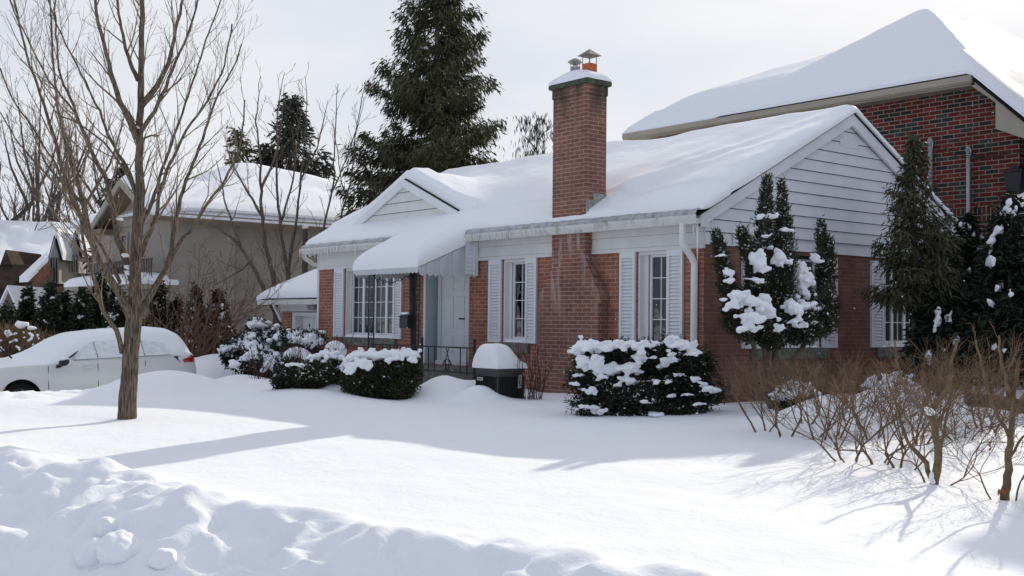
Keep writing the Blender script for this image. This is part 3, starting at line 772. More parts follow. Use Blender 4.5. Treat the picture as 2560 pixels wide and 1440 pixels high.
# main snow field (the gablet ridge is merged behind its face)
xs = np.concatenate([np.arange(XL - 0.28, XR + 0.03, 0.055), [XR + 0.03, XR + 0.045]]); xs = np.unique(np.round(xs, 4))
ys = np.unique(np.round(np.concatenate([np.arange(EY + 0.0, GYF - 0.02, 0.04), [GYF + 0.005, GYF + 0.025], np.arange(GYF + 0.06, 2 * RY - EY + 0.06, 0.055)]), 4))
XX, YY = np.meshgrid(xs, ys, indexing='ij')
base = np.minimum(EZ + ES * (YY - EY), EZ + ES * (2 * RY - EY - YY))
gab = np.where(YY > 0.0, GZA - GS * np.abs(XX - GXC), -9)
gab = np.where((np.abs(XX - GXC) < 2.35), gab, -9)
upper = np.maximum(base, gab)
lowS = box_blur(base, 3); upS = np.maximum(box_blur(np.maximum(upper, base), 5), base + 0.0)
upS = np.where(YY < GYF + 0.6, np.maximum(upS, upper), upS)
Zb_ = np.where(YY < GYF + 0.01, np.maximum(lowS, base), upS)
# drifts: a scoop round the chimney, wind ridges running up from it
Tm = 0.15 + 0.13 * np.exp(-((YY - 1.2) / 1.15) ** 2) + 0.03 * fbm(XX * 0.5, YY * 0.5, 3.0, 3)
cx, cy = -2.36, 0.25
for k_, (ang, amp, wd) in enumerate([(0.95, 0.075, 0.16), (0.70, 0.06, 0.18), (1.25, 0.05, 0.22)]):
    u = (XX - cx) * math.cos(ang) + (YY - cy) * math.sin(ang); v = -(XX - cx) * math.sin(ang) + (YY - cy) * math.cos(ang)
    Tm += amp * np.exp(-(v / wd) ** 2) * sstep(0.0, 0.5, u) * np.exp(-np.maximum(u, 0) / 1.9)
    Tm -= 0.6 * amp * np.exp(-((v + 2.2 * wd) / (1.6 * wd)) ** 2) * sstep(0.0, 0.5, u) * np.exp(-np.maximum(u, 0) / 2.2)
Tm += 0.05 * np.exp(-((XX + 5.6) / 0.9) ** 2) * sstep(0.2, 1.6, YY)          # filled valley beside the gablet
Tm -= 0.06 * np.exp(-((XX + 4.3) / 1.0) ** 2) * sstep(1.0, 3.0, YY)
Tm += 0.012 * fbm(XX * 1.1 + YY * 1.7, YY * 0.8 - XX * 0.3, 9.0, 3) * sstep(0.0, 1.0, YY)
# the gablet's front edge and the strip just before the face
Tm = np.where(YY < GYF + 0.01, Tm * 0.95, Tm)
fr_ = np.where((YY > GYF + 0.01) & (YY < GYF + 0.22) & (gab > base), np.sqrt(np.clip((YY - GYF) / 0.16, 0.6, 1)), 1.0)
Tm = Tm * fr_
# clear the chimney shaft
snow = snow_sheet('roof_snow', xs, ys, Zb_, Tm, roof, edge=0.26, rag=0.02)

# gablet face, rake boards
mb = MB(); zb0 = EZ + ES * (GYF - EY) - 0.1
zz = 3.28; ztop = GZA - 0.05
while zz < ztop:
    z1 = min(zz + 0.205, ztop); w0 = (GZA - 0.05 - zz) / GS; w1 = (GZA - 0.05 - z1) / GS
    y0_ = GYF - 0.012
    mb.quad((GXC - w0, y0_ - 0.022, zz + .008), (GXC + w0, y0_ - 0.022, zz + .008), (GXC + w1, y0_ - .006, z1), (GXC - w1, y0_ - .006, z1)); zz = z1
gl = mb.build('gablet', M['frieze'], house, fix=False)
mb = MB(); w0 = (GZA - .05 - 3.28) / GS; mb.quad((GXC - w0, GYF - .008, 3.28), (GXC + w0, GYF - .008, 3.28), (GXC, GYF - .008, GZA - .05)); mb.build('sheathing', M['shingle'], gl, fix=False)
mb = MB(); hw = (GZA - 3.2) / GS
for sg in (-1, 1):
    P = [(GXC, GZA - 0.03), (GXC + sg * hw, GZA - 0.03 - GS * hw), (GXC + sg * hw, GZA - 0.19 - GS * hw), (GXC, GZA - 0.19)]
    mb.prism(P, lambda u, v, t: (u, t, v), GYF - 0.085, GYF - 0.04)
mb.build('rake_board', M['siding'], gl)
mb = MB()
for sg in (-1, 1):
    P = [(GXC, GZA - 0.008), (GXC + sg * (hw + .05), GZA - 0.008 - GS * (hw + .05)), (GXC + sg * (hw + .05), GZA - 0.028 - GS * (hw + .05)), (GXC, GZA - 0.028)]
    mb.prism(P, lambda u, v, t: (u, t, v), GYF - 0.025, GYF + 0.03)
mb.build('shingle_edge', M['shingle'], gl)

# gutter with its lip of grey ice, downspouts
GO = -0.31
gp = [(EY + 0.005, 2.83), (EY + 0.005, 2.70), (GO + 0.03, 2.70), (GO + 0.01, 2.75), (GO - 0.005, 2.79), (GO - 0.01, 2.83), (GO + 0.004, 2.83), (GO + 0.01, 2.775), (EY - 0.012, 2.775), (EY - 0.012, 2.83)]
mb = MB(); mb.prism(gp, lambda u, v, t: (t, u, v), XL - 0.33, XR - 0.01)
gut = mb.build('gutter', M['gutter'], house)
n = 420; xi = np.linspace(XL - 0.3, XR - 0.03, n); rows = []
for (yy, zz, am) in [(GO + 0.015, 2.80, 0.0), (GO + 0.012, 2.845, 0.008), (GO + 0.05, 2.905, 0.016), (GO + 0.17, 2.955, 0.018)]:
    rows.append(np.stack([xi, yy + 0.012 * noise3(xi * 6, yy * 9, 1), zz + am * fbm(xi * 4, zz * 20, 1, 3)], -1))
mb = MB(); mb.add(np.stack(rows).reshape(-1, 3), grid_faces(4, n)); mb.build('eave_ice', M['eave_ice'], gut, smooth=True, fix=False)
rr = random.Random(5)


def icicle(x, y, z, l, r):
    ic = MB(); ic.tube([(x, y, z), (x + rr.uniform(-.003, .003), y, z - l * 0.5), (x + rr.uniform(-.004, .004), y, z - l)], [r, r * 0.65, 0.0012], 6); ic.build('icicle', M['ice'], gut, smooth=True, fix=False)


for _ in range(44): icicle(rr.uniform(wx(775), wx(925)), GO - 0.014, 2.82, rr.choice([0.08, 0.14, 0.2, 0.26, 0.32]) * rr.uniform(.6, 1.1), rr.uniform(.008, .014))
for _ in range(32): icicle(rr.uniform(wx(1225), wx(1390)), GO - 0.014, 2.82, rr.uniform(.04, .16), rr.uniform(.005, .010))
for x in np.arange(-2.0, 0.0, 0.12): icicle(x + rr.uniform(-.05, .05), GO - 0.014, 2.82, rr.uniform(.03, .11), .005)
icicle(0.07, -0.22, 2.70, 0.62, 0.022); icicle(0.02, -0.25, 2.70, 0.25, 0.014)
mb = MB(); xd = float(on_y(1706, 560, -.26)[0]); xd2 = float(on_y(1735, 700, -.07)[0])


def rtube(mb, pts, w, d):       # rectangular downpipe with bent corners
    pts = [np.array(p, float) for p in pts]; mb.tube(pts, [w * 0.62] * len(pts), 8)


rtube(mb, [(xd, -0.25, 2.72), (xd, -0.25, 2.44), (xd + 0.03, -0.22, 2.36), (xd2 - 0.03, -0.10, 2.24), (xd2, -0.065, 2.14), (xd2, -0.065, 1.6), (xd2, -0.065, 0.35)], 0.085, 0.06)
mb.build('downspout', M['pvc'], house, smooth='auto')
mb = MB(); rtube(mb, [(0.065, 7.02, 2.75), (0.065, 7.02, 0.45), (0.09, 7.02, 0.36), (0.28, 6.9, 0.24)], 0.085, 0.06); mb.build('downspout', M['pipe'], house, smooth='auto')
mb = MB(); mb.tube([(XL - 0.32, -0.25, 2.75), (XL - 0.30, -0.2, 2.62), (XL - 0.15, -0.05, 2.48), (XL - 0.05, 0.02, 2.46)], 0.045, 8); mb.tube([(XL - 0.05, 0.03, 2.46), (XL - 0.05, 0.03, 1.6)], 0.045, 8); mb.build('downspout', M['gutter'], house, smooth=True)
mb = MB(); mb.box(XL - 0.045, XL + 0.02, -0.012, 0.05, -0.6, 2.36); mb.build('corner_board', M['white'], house)

# chimney
CX0, CX1, CY0, CY1 = float(on_y(1381.5, 450, -.18)[0]), float(on_y(1465, 450, -.18)[0]), -0.18, 0.27
BX0, BX1, BY0 = CX0 - 0.32, -1.99, -0.21
mb = MB()
mb.box(CX0, CX1, CY0, CY1, 2.05, 5.10); mb.box(CX0 - 0.015, CX1 + 0.015, CY0 - 0.015, CY1 + 0.015, 4.98, 5.135)
mb.box(BX0, BX1, BY0, 0.05, -0.6, 1.62)
mb.prism([(BX0, 1.62), (BX1, 1.62), (CX1 - 0.002, 2.33), (CX0 + 0.002, 2.10)], lambda u, v, t: (u, t, v), BY0 + 0.002, 0.05)
chim = mb.build('chimney', M['chim_brick'], house)
mb = MB()   # sloping brick shoulder slab
mb.prism([(BX1 + 0.035, 1.56), (BX1 + 0.05, 1.66), (CX1 + 0.012, 2.36), (CX1 - 0.05, 2.36), (BX1 - 0.05, 1.56)], lambda u, v, t: (u, t, v), BY0 - 0.014, 0.03)
mb.build('shoulder', M['chim_brick'], chim)
mb = MB(); mb.prism([(CX0 - .05, 5.137), (CX1 + .05, 5.137), (CX1 + .07, 5.18), (CX1 + .05, 5.22), (CX0 - .05, 5.22), (CX0 - .07, 5.18)], lambda u, v, t: (u, t, v), CY0 - .06, CY1 + .06)
mb.build('chimney_cap', M['cap'], chim, bevel=0.008)
xs_ = np.linspace(CX0 - .065, CX1 + .065, 30); ys_ = np.linspace(CY0 - .055, CY1 + .055, 22); A_, B_ = np.meshgrid(xs_, ys_, indexing='ij')
dome = 0.20 * np.clip(1 - ((A_ - (CX0 + CX1) / 2) / .62) ** 2, 0.1, 1) ** 0.7
snow_sheet('chimney_snow', xs_, ys_, np.full_like(A_, 5.222), dome * (1 + 0.1 * noise3(A_ * 4, B_ * 4, 1)), chim, edge=0.22, m_=M['snow'])
fx1, fx2, fy = CX0 + 0.22, CX0 + 0.62, 0.06
mb = MB(); mb.box(fx2 - .09, fx2 + .09, fy - .09, fy + .09, 5.24, 5.52); f2 = mb.build('flue', M['terracotta'], chim, bevel=0.01)
mb = MB()
for sx_ in (-1, 1):
    for sy_ in (-1, 1): mb.tube([(fx2 + .08 * sx_, fy + .08 * sy_, 5.50), (fx2 + .08 * sx_, fy + .08 * sy_, 5.66)], 0.007, 5)
mb.add([(fx2 - .145, fy - .145, 5.65), (fx2 + .145, fy - .145, 5.65), (fx2 + .145, fy + .145, 5.65), (fx2 - .145, fy + .145, 5.65), (fx2, fy, 5.77)], [(0, 1, 4), (1, 2, 4), (2, 3, 4), (3, 0, 4), (3, 2, 1, 0)])
mb.build('rain_cap', M['capmetal'], f2)
mb = MB(); mb.lathe([(.12, 0), (.125, .20), (.09, .23)], (fx1, fy + .05, 5.24), 14); f1 = mb.build('flue', M['farbrick'], chim, smooth='auto')
mb = MB(); mb.lathe([(.085, .20), (.085, .30)], (fx1, fy + .05, 5.24), 14)
for k in range(4):
    a = k * 1.57 + .4; mb.tube([(fx1 + .075 * math.cos(a), fy + .05 + .075 * math.sin(a), 5.52), (fx1 + .09 * math.cos(a), fy + .05 + .09 * math.sin(a), 5.62)], 0.006, 5)
mb.lathe([(.03, .33), (.13, .385), (.12, .40), (.05, .44), (.0, .455)], (fx1, fy + .05, 5.24), 14)
mb.build('rain_cap', M['galv'], f1, smooth='auto')
mb = MB(); mb.box(CX1 + .002, CX1 + .016, CY0 + .0, CY0 + .16, 3.05, 3.24); mb.box(CX1 + .002, CX1 + .016, CY0 + .16, CY1, 3.16, 3.36); mb.build('flashing', M['galv'], chim)

# porch: slab, awning, posts, rail
AX0, AX1, AYF = float(on_y(889, 680, -1.3)[0]), float(on_y(1047, 680, -1.3)[0]), -1.3
mb = MB(); mb.box(AX0 + 0.1, AX1 + 0.15, -1.45, -0.002, -0.3, 0.41); mb.build('porch_slab', M['concrete'], house, bevel=0.02)
aw = MB(); az0, az1 = 2.74, 2.20
nst = 14; xa = np.linspace(AX0, AX1, nst + 1)
for k in range(nst):
    h = 0.02 if k % 2 else 0.0
    aw.prism([(0, az1 + 0.02 + h), (0.0, az1 - 0.015 + h), (1, az0 - 0.015 + h), (1, az0 + 0.02 + h)], lambda u, v, t: (t, AYF * (1 - u), v), xa[k], xa[k + 1])
aw.box(AX0 - 0.02, AX1 + 0.02, AYF - 0.03, AYF, az1 - 0.06, az1 + 0.03); aw.box(AX0 - 0.02, AX1 + 0.022, AYF - 0.045, AYF - 0.031, az1 + 0.005, az1 + 0.035)
awning = aw.build('awning', M['awning'], house)
vl = MB()   # front scallops
for k in range(18):
    a = AX0 + (AX1 - AX0) * k / 18; b = AX0 + (AX1 - AX0) * (k + 1) / 18
    vl.quad((a, AYF - 0.012, az1 - 0.05), (b, AYF - 0.012, az1 - 0.05), (b, AYF - 0.012, az1 - 0.085), ((a + b) / 2, AYF - 0.012, az1 - 0.11), (a, AYF - 0.012, az1 - 0.085))
vl.build('scalloped_valance', M['awning'], awning, fix=False)
for xq, nm in ((AX1, 1), (AX0, -1)):
    sd = MB(); ns_ = 9
    for k in range(ns_):
        y0_, y1_ = AYF * (1 - k / ns_), AYF * (1 - (k + 1) / ns_)
        o_ = 0.035 if k % 2 else 0.0; zt0 = az1 + (az0 - az1) * k / ns_; zt1 = az1 + (az0 - az1) * (k + 1) / ns_
        zb_ = 2.07
        sd.add([(xq + nm * o_, y0_, zb_ + .02), (xq + nm * o_, y1_, zb_ + .02), (xq + nm * o_, y1_, zt1), (xq + nm * o_, y0_, zt0), (xq + nm * o_, (y0_ + y1_) / 2, zb_ - .03)], [(0, 4, 1, 2, 3)])
        sd.quad((xq, y1_, zb_ + .02), (xq + nm * .035, y1_, zb_ + .02), (xq + nm * .035, y1_, zt1), (xq, y1_, zt1))
    sd.build('side_slats', M['awning'], awning, fix=False)
# clapboard cheek between the awning and the wall
mb = MB()
for k in range(8):
    z0_ = 2.10 + k * 0.075; mb.quad((AX1 + 0.066, -0.31, z0_ + .008), (AX1 + 0.066, -0.02, z0_ + .008), (AX1 + 0.042, -0.02, z0_ + 0.075), (AX1 + 0.042, -0.31, z0_ + 0.075)); mb.quad((AX1 + 0.066, -0.31, z0_ + .008), (AX1 + 0.04, -0.31, z0_), (AX1 + 0.04, -0.02, z0_), (AX1 + 0.066, -0.02, z0_ + .008))
mb.box(AX1 + 0.045, AX1 + 0.085, -0.13, -0.046, 2.08, 2.70)
mb.build('awning_cheek', M['siding'], awning, fix=False)
xs_ = np.linspace(AX0 - 0.03, AX1 + 0.03, 60); ys_ = np.linspace(AYF - 0.05, 0.12, 50); A_, B_ = np.meshgrid(xs_, ys_, indexing='ij')
bz = np.minimum(az0 + (az0 - az1) * (B_ / 1.3), az0 + 0.03) + 0.02
ztop_ = np.interp(B_, [-1.35, -1.0, -0.6, -0.3, -0.1, 0.12], [2.50, 2.68, 2.88, 3.02, 3.09, 3.13]) + 0.02 * fbm(A_ * 1.3, B_ * 1.3, 6, 3)
snow_sheet('awning_snow', xs_, ys_, bz, ztop_ - bz, awning, edge=0.38, sides=(1, 1, 1, 0), m_=M['snow'])


def iron_post(x, y, z0, z1, w=0.09):
    mb = MB()
    for sx_ in (-1, 1): mb.box(x + sx_ * w - 0.009, x + sx_ * w + 0.009, y - 0.009, y + 0.009, z0, z1)
    k = int((z1 - z0) / 0.17); t = np.linspace(0, 1, 13)
    for i in range(k):
        zc = z0 + (i + .5) * (z1 - z0) / k
        mb.tube(np.stack([x + (w - .01) * np.sin(t * 6.28), np.full(13, y), zc + 0.075 * np.cos(t * 6.28) * np.sign(np.sin(t * 3.14) + .1)], -1), 0.006, 4)
        mb.tube(np.stack([x + 0.045 * np.cos(t * 6.28), np.full(13, y), zc + 0.045 * np.sin(t * 6.28)], -1), 0.006, 4, cap=False)
    return mb.build('porch_post', M['iron'], house)


xp1 = float(on_y(928, 800, -1.2)[0]); xp2 = float(on_y(1043, 800, -1.2)[0])
iron_post(xp1, -1.2, 0.41, az1); iron_post(xp2, -1.2, 0.41, az1, 0.05)
rx0, rx1, rz1, rz0 = float(on_y(1056, 900, -1.4)[0]), float(on_y(1184, 900, -1.4)[0]), float(on_y(1120, 868, -1.4)[2]), float(on_y(1120, 934, -1.4)[2])
mb = MB(); yr = -1.4
for zq in (rz1, rz0 + 0.03): mb.box(rx0, rx1, yr - 0.012, yr + 0.012, zq - 0.012, zq + 0.012)
for k in range(9):
    if k in (3, 4, 5): continue
    x = rx0 + (rx1 - rx0) * k / 8; mb.box(x - 0.007, x + 0.007, yr - 0.007, yr + 0.007, rz0, rz1)
for x in (rx0 - 0.02, rx1 + 0.02): mb.box(x - 0.016, x + 0.016, yr - 0.016, yr + 0.016, rz0 - 0.2, rz1 + 0.10); mb.lathe([(.01, 0), (.03, .03), (.02, .06), (.0, .07)], (x, yr, rz1 + .09), 8)
xc = (rx0 + rx1) / 2; t = np.linspace(0, 1, 24)
for sg in (-1, 1):      # scrolled ornament
    mb.tube(np.stack([xc + sg * 0.055 * np.sin(t * 4.2) * (1 - .3 * t), np.full(24, yr), rz0 + .03 + (rz1 - rz0 - .03) * t], -1), 0.008, 5)
    mb.tube(np.stack([xc + sg * (.07 + .05 * t) * np.cos(t * 6), np.full(24, yr), (rz0 + rz1) / 2 - .03 + .05 * np.sin(t * 6)], -1), 0.007, 5)
    mb.tube(np.stack([xc + sg * (.02 + .05 * np.sin(t * 3.1)), np.full(24, yr), rz0 + .10 * t], -1), 0.007, 5)
mb.box(xc - .12, xc + .12, yr - .02, yr + .02, (rz0 + rz1) / 2 - .075, (rz0 + rz1) / 2 - .06)
mb.build('railing', M['iron'], house)
# railing stretch behind the clipped hedge
mb = MB(); xa0, xa1 = float(on_y(930, 870, -1.4)[0]), rx0 - 0.02
mb.box(xa0, xa1, yr - 0.012, yr + 0.012, rz1 - 0.012, rz1 + 0.012)
for x in np.arange(xa0, xa1, 0.12): mb.box(x - 0.006, x + 0.006, yr - 0.006, yr + 0.006, rz0, rz1)
mb.build('railing', M['iron'], house)

# things that stand or hang at the porch
xt = float(on_y(1032, 780, -1.15)[0])
mb = MB(); zt_ = np.linspace(0.41, az1 - 0.02, 14)
mb.tube(np.stack([xt + 0.012 * np.sin(zt_ * 3) - 0.055 * (zt_ - 1.2) + 0.02, np.full(14, -1.15) + 0.01 * np.cos(zt_ * 4), zt_], -1), 0.062 + 0.008 * np.sin(zt_ * 5), 9)
mb.tube([(xt + .02, -1.15, 1.75), (xt + .07, -1.15, 2.0), (xt + .09, -1.15, az1)], [.035, .028, .025], 7)
tk = mb.build('wooden_porch_prop', mat('charred_trunk', (0.03, 0.029, 0.029), 0.8, 0.2, var=0.3, vscale=9), smooth=True)
tag(tk, 'dark crooked trunk-like prop beside the iron post under the door awning', 'prop')
mbx = thing('mailbox', 'small black mailbox with a snowy lid hung beside the front door', 'mailbox', (xt - 0.05, -1.27, 1.12))
q = MB(); xm, ym, zm = xt - 0.05, -1.27, 1.12; q.box(xm - .13, xm + .13, ym - .05, ym + .05, zm, zm + .2); q.build('box_body', M['blackplastic'], mbx, bevel=0.01)
q = MB(); q.prism([(ym - .07, zm + .2), (ym + .05, zm + .2), (ym + .05, zm + .27)], lambda u, v, t: (t, u, v), xm - .14, xm + .14); lid = q.build('lid', M['blackplastic'], mbx)
blobs_mesh('lid_snow', [(xm - .05, ym, zm + .26, .08, .05, .03), (xm + .03, ym, zm + .26, .07, .05, .025)], M['snow'], lid, voxel=0.012)
ls = MB(); t = np.linspace(0, 1, 26); x0_, x1_ = xp1, xt
P = np.stack([x0_ + (x1_ - x0_) * t, np.full(26, -1.22), 2.10 - 0.14 * np.sin(t * math.pi) + 0.015 * np.sin(t * 31) - .02 * t], -1); ls.tube(P, 0.008, 5)
for i in range(2, 25, 2): ls.tube([P[i], P[i] + np.array([.012 * (-1) ** i, -.01, .045 * (1 if i % 4 else -1)])], 0.009, 4)
tag(ls.build('light_string', M['iron']), 'dark string of lights strung between the porch posts', 'light string')
# ================================================================== GARAGE AND NEIGHBOURS
def m_xz(u, v, t): return (u, t, v)


def slab(mb, pts, up_):      # a thick sheet from a polygon of points raised by up_
    a = [tuple(p) for p in pts]; b = [(p[0], p[1], p[2] + up_) for p in pts]; n = len(a)
    mb.add(a + b, [tuple(range(n))[::-1], tuple(range(n, 2 * n))] + [(i, (i + 1) % n, n + (i + 1) % n, n + i) for i in range(n)]); return mb


# ---- garage set back beside the bungalow
GY = 1.0
gx0 = float(on_y(705, 800, GY)[0]); gdx0 = float(on_y(735, 800, GY)[0]); gze = float(on_y(735, 752, GY - .35)[2]); gzt = float(on_y(735, 778, GY)[2])
gar = thing('garage', 'small brick garage with white panelled door set back beside the bungalow', 'garage', ((gx0 + XL) / 2, GY + 2.5, -0.6))
gx1 = XL - 0.02; gdx1 = gx1 - 0.25
mb = MB(); wall_holes(mb, lambda a, d, z: (a, GY - d, z), gx0, gx1, -0.7, gzt, [(gdx0, gdx1, -0.6, gzt - 0.02)], dep=0.25)
mb.quad((gx0, GY, -.7), (gx0, GY + 5.5, -.7), (gx0, GY + 5.5, gzt), (gx0, GY, gzt)); mb.quad((gx0, GY + 5.5, -.7), (gx1, GY + 5.5, -.7), (gx1, GY + 5.5, gzt), (gx0, GY + 5.5, gzt))
mb.build('wall', M['brick'], gar, fix=False)
mb = MB(); mb.box(gx0 - .02, gx1, GY - 0.04, GY - .002, gzt - 0.005, gze - 0.06); mb.build('frieze', M['frieze'], gar)
mb = MB(); mb.box(gdx0 - 0.03, gdx0 + 0.09, GY - .03, GY + .2, -.6, gzt - .03); mb.box(gdx0 + .09, gdx1, GY - .02, GY + .2, gzt - .12, gzt - .03); mb.build('door_frame', M['pvc'], gar)
mb = MB(); mb.box(gdx0 + .09, gdx1, GY + .2, GY + .24, -.6, gzt - .1)
for r_ in range(4):
    for c_ in range(4):
        w_ = (gdx1 - gdx0 - .09) / 4; x = gdx0 + .09 + c_ * w_; z = -.58 + r_ * .5; mb.box(x + .07, x + w_ - .07, GY + .188, GY + .2 - .001, z + .08, z + .43)
mb.build('garage_door', M['door'], gar)
mb = MB(); mb.box(gx0 - .55, gx1, GY - .36, GY + .0, gze - .08, gze - .05); mb.box(gx0 - .57, gx1, GY - .42, GY - .362, gze - .09, gze + .03); mb.build('gutter', M['gutter'], gar)
xs_ = np.arange(gx0 - .60, gx1 + .01, .09); ys_ = np.arange(GY - .42, GY + 6, .09); A_, B_ = np.meshgrid(xs_, ys_, indexing='ij')
bz = box_blur(np.minimum(np.minimum(gze + .55 * (B_ - GY + .4), gze + .72 * (A_ - gx0 + .55)), gze + .55 * (GY + 6 - B_)), 2)
gr_ = MB(); gr_.box(gx0 - .58, gx1, GY - .40, GY + 5.9, gze - .05, gze + .012); grf = gr_.build('roof', M['shingle'], gar)
snow_sheet('roof_snow', xs_, ys_, bz + .015, 0.27 + 0.03 * fbm(A_ * .7, B_ * .7, 4, 2), grf, edge=.5, sides=(1, 0, 1, 1))
mb = MB(); xl_ = float(on_y(782, 772, GY - .1)[0])
for dx in (-.09, .09):
    mb.lathe([(.0, 0), (.06, .02), (.075, .12), (.06, .13)], (xl_ + dx, GY - .14, gzt + .02), 12)
mb.box(xl_ - .05, xl_ + .05, GY - .08, GY - .041, gzt + .03, gzt + .13); mb.build('floodlight', M['galv'], gar)

# ---- big red-and-black brick house on the right
YW = 8.75; YE = YW - 0.35
A = on_y(1566, 340, YE); B = on_y(2430, 192, YE); ze = (A[2] + B[2]) / 2
C = on_y(2549, 400, YW)
big = thing('neighbour_house', 'large mottled red brick house with steep snowy roof and beige eaves behind the bungalow', 'house', (-4.5, 13.0, 0.0))
mb = MB(); xw0, xw1 = A[0] + 0.5, C[0]
zc_ = on_y(2490, 258, YE)[2]
mb.add([(xw0, YW, -.8), (xw1, YW, -.8), (xw1, YW, on_y(2490, 300, YW)[2]), (on_y(2430, 192, YW)[0] + .25, YW, ze + .02), (xw0, YW, ze + .02)], [(0, 1, 2, 3, 4)])
mb.quad((xw1, YW, -.8), (xw1, YW + 16, -.8), (xw1, YW + 16, 5.2), (xw1, YW, 5.2)); mb.quad((xw0, YW, -.8), (xw0, YW + 16, -.8), (xw0, YW + 16, ze), (xw0, YW, ze))
mb.build('wall', M['dark_brick'], big, fix=False)
mb = MB(); mb.box(A[0], B[0] + .06, YE - .02, YE + .05, ze - .16, ze + .02); mb.box(A[0] - .03, B[0] + .04, YE - .13, YE - .021, ze - .10, ze + .03); mb.box(A[0] - .03, B[0] + .03, YE - .10, YE - .021, ze - .13, ze - .101)
mb.build('gutter', M['beige'], big)
mb = MB(); mb.box(A[0], B[0] + .06, YE + .052, YW - .003, ze - .16, ze - .13); mb.build('soffit', M['beige_soffit'], big)
q = [on_y(px, py, YE) for px, py in [(2428, 197), (2600, 338), (2600, 360), (2490, 322), (2490, 256), (2428, 214)]]
rk = MB()
rk.prism([(p[0], p[2]) for p in q], m_xz, YE - .02, YW - .004); rk.build('rake_return', M['beige'], big)
q2 = [on_y(px, py, YE) for px, py in [(2424, 186), (2640, 362), (2640, 369), (2424, 193)]]
mb = MB(); mb.prism([(p[0], p[2]) for p in q2], m_xz, YE - .05, YW); mb.build('shingle_edge', M['shingle'], big)
xs_ = np.arange(A[0] - .06, 2.4, .11); ys_ = np.arange(YE - .10, YE + 17.5, .11); A_, B_ = np.meshgrid(xs_, ys_, indexing='ij')
yy_ = np.maximum(B_ - YE, 0)
rk_s = (B[2] - q2[1][2]) / (q2[1][0] - B[0])
mainp = np.minimum(np.minimum(ze + np.minimum(.95 * yy_, .42 + .40 * yy_), ze + .50 * (A_ - A[0])), ze + .6 * (9.4 - yy_))
P1 = on_y(1800, 322, YE)
wing = np.minimum(np.minimum(ze + 1.12 * yy_, ze - rk_s * (A_ - B[0])), ze + .43 * (A_ - P1[0]))
wing = np.minimum(wing, ze + 0.9 * (17.4 - yy_) )
right = ze - rk_s * (A_ - B[0])
mainp = np.minimum(mainp, right)
fld = np.maximum(np.maximum(mainp, wing + .06), 3.2)
fldS = box_blur(fld, 1); w_ = np.clip(yy_ / .6, 0, 1); fldS = np.where(yy_ > .35, fldS, fld)
mb = MB(); mb.quad((A[0], YE, ze - .01), (B[0], YE, ze - .01), (B[0], YE + 9, ze - .01), (A[0], YE + 9, ze - .01)); rfb = mb.build('roof', M['shingle'], big, fix=False)
snow_sheet('roof_snow', xs_, ys_, fldS + .01, 0.26 + 0.03 * fbm(A_ * .6, B_ * .6, 2, 3), rfb, edge=.55, sides=(1, 0, 1, 0), m_=M['bigroofsnow'])
mb = MB(); mb.box(1.72, 8.5, 9.0, 18.0, -.8, 8.2); mb.build('front_block', M['dark_brick'], big)
xs2 = np.arange(1.62, 8.7, .2); ys2 = np.arange(8.8, 18.3, .2); A2, B2 = np.meshgrid(xs2, ys2, indexing='ij')
hz = 8.2 + .5 * np.minimum(np.minimum(A2 - 1.62, 8.7 - A2), np.minimum(B2 - 8.8, 18.3 - B2))
snow_sheet('roof_snow', xs2, ys2, box_blur(np.minimum(hz, 8.6), 1), .30 + 0 * A2, rfb, edge=.5)
pv = at(1963, 205, 27.5); mb = MB(); mb.tube([pv - [0, 0, .5], pv + [0, 0, .08]], .055, 10); mb.build('vent_pipe', M['timber'], big)
# service masts on its wall
for (px, y0_, y1_, lab, r_) in [(2326, 352, 470, 'weathered', .05), (2420.5, 372, 640, 'clean', .04)]:
    p0, p1 = on_y(px, y1_, YW - .10), on_y(px, y0_, YW - .10)
    t_ = thing('service_mast', 'weathered grey service mast with a hooded top, rising behind the tall arborvitae' if lab == 'weathered' else 'plain straight grey service mast on the mottled brick wall', 'pipe', p0, 'service masts on the neighbouring wall')
    mb = MB(); mb.tube([p0 - [0, 0, 2.2 if lab != 'weathered' else 1.0], p1], r_, 10); mb.build('pole', M['pipe'] if lab == 'clean' else M['galv'], t_, smooth='auto')
    mb = MB(); mb.lathe([(r_ + .012, -.06), (r_ + .02, .0), (r_ * .8, .06), (0, .075)], p1, 10)
    mb.build('weather_head', M['galv'], t_, smooth='auto')
    mb = MB()
    tt = np.linspace(0, 1, 12)
    mb.tube(np.stack([p1[0] + .10 * np.sin(tt * 3.3), np.full(12, p1[1] - .08), p1[2] + .02 - .42 * tt + .1 * np.sin(tt * 3.1)], -1), .012, 5); mb.build('drip_loop', M['pipe'], t_, smooth=True)
wa, wb = on_y(2345, 372, YW - .2), on_y(2560, 376, YW - .45)
mb = MB(); tt = np.linspace(0, 1, 14)[:, None]
for dz in (0, .06, -.05): mb.tube(wa * (1 - tt) + wb * tt + np.concatenate([np.zeros((14, 2)), (-.14 * np.sin(tt * 3.14) + dz * (1 - tt * .4))], 1), .007, 5)
c1 = on_y(2430, 385, YW - .2); mb.tube([c1, c1 + [.12, 0, -.1], c1 + [.25, 0, -.06]], .03, 6)
tag(mb.build('service_cable', M['iron']), 'thin dark power cables running across the mottled brick wall', 'cable')
lp = on_y(2541, 450, YW - .35)
lt = thing('wall_lantern', 'square black lantern on the corner of the mottled brick house', 'lantern', lp)
mb = MB(); mb.prism([(-.13, -.22), (.13, -.22), (.17, .14), (-.17, .14)], lambda u, v, t: (lp[0] + u, lp[1] + t, lp[2] + v), -.15, .15); mb.build('lantern_body', M['blackplastic'], lt)
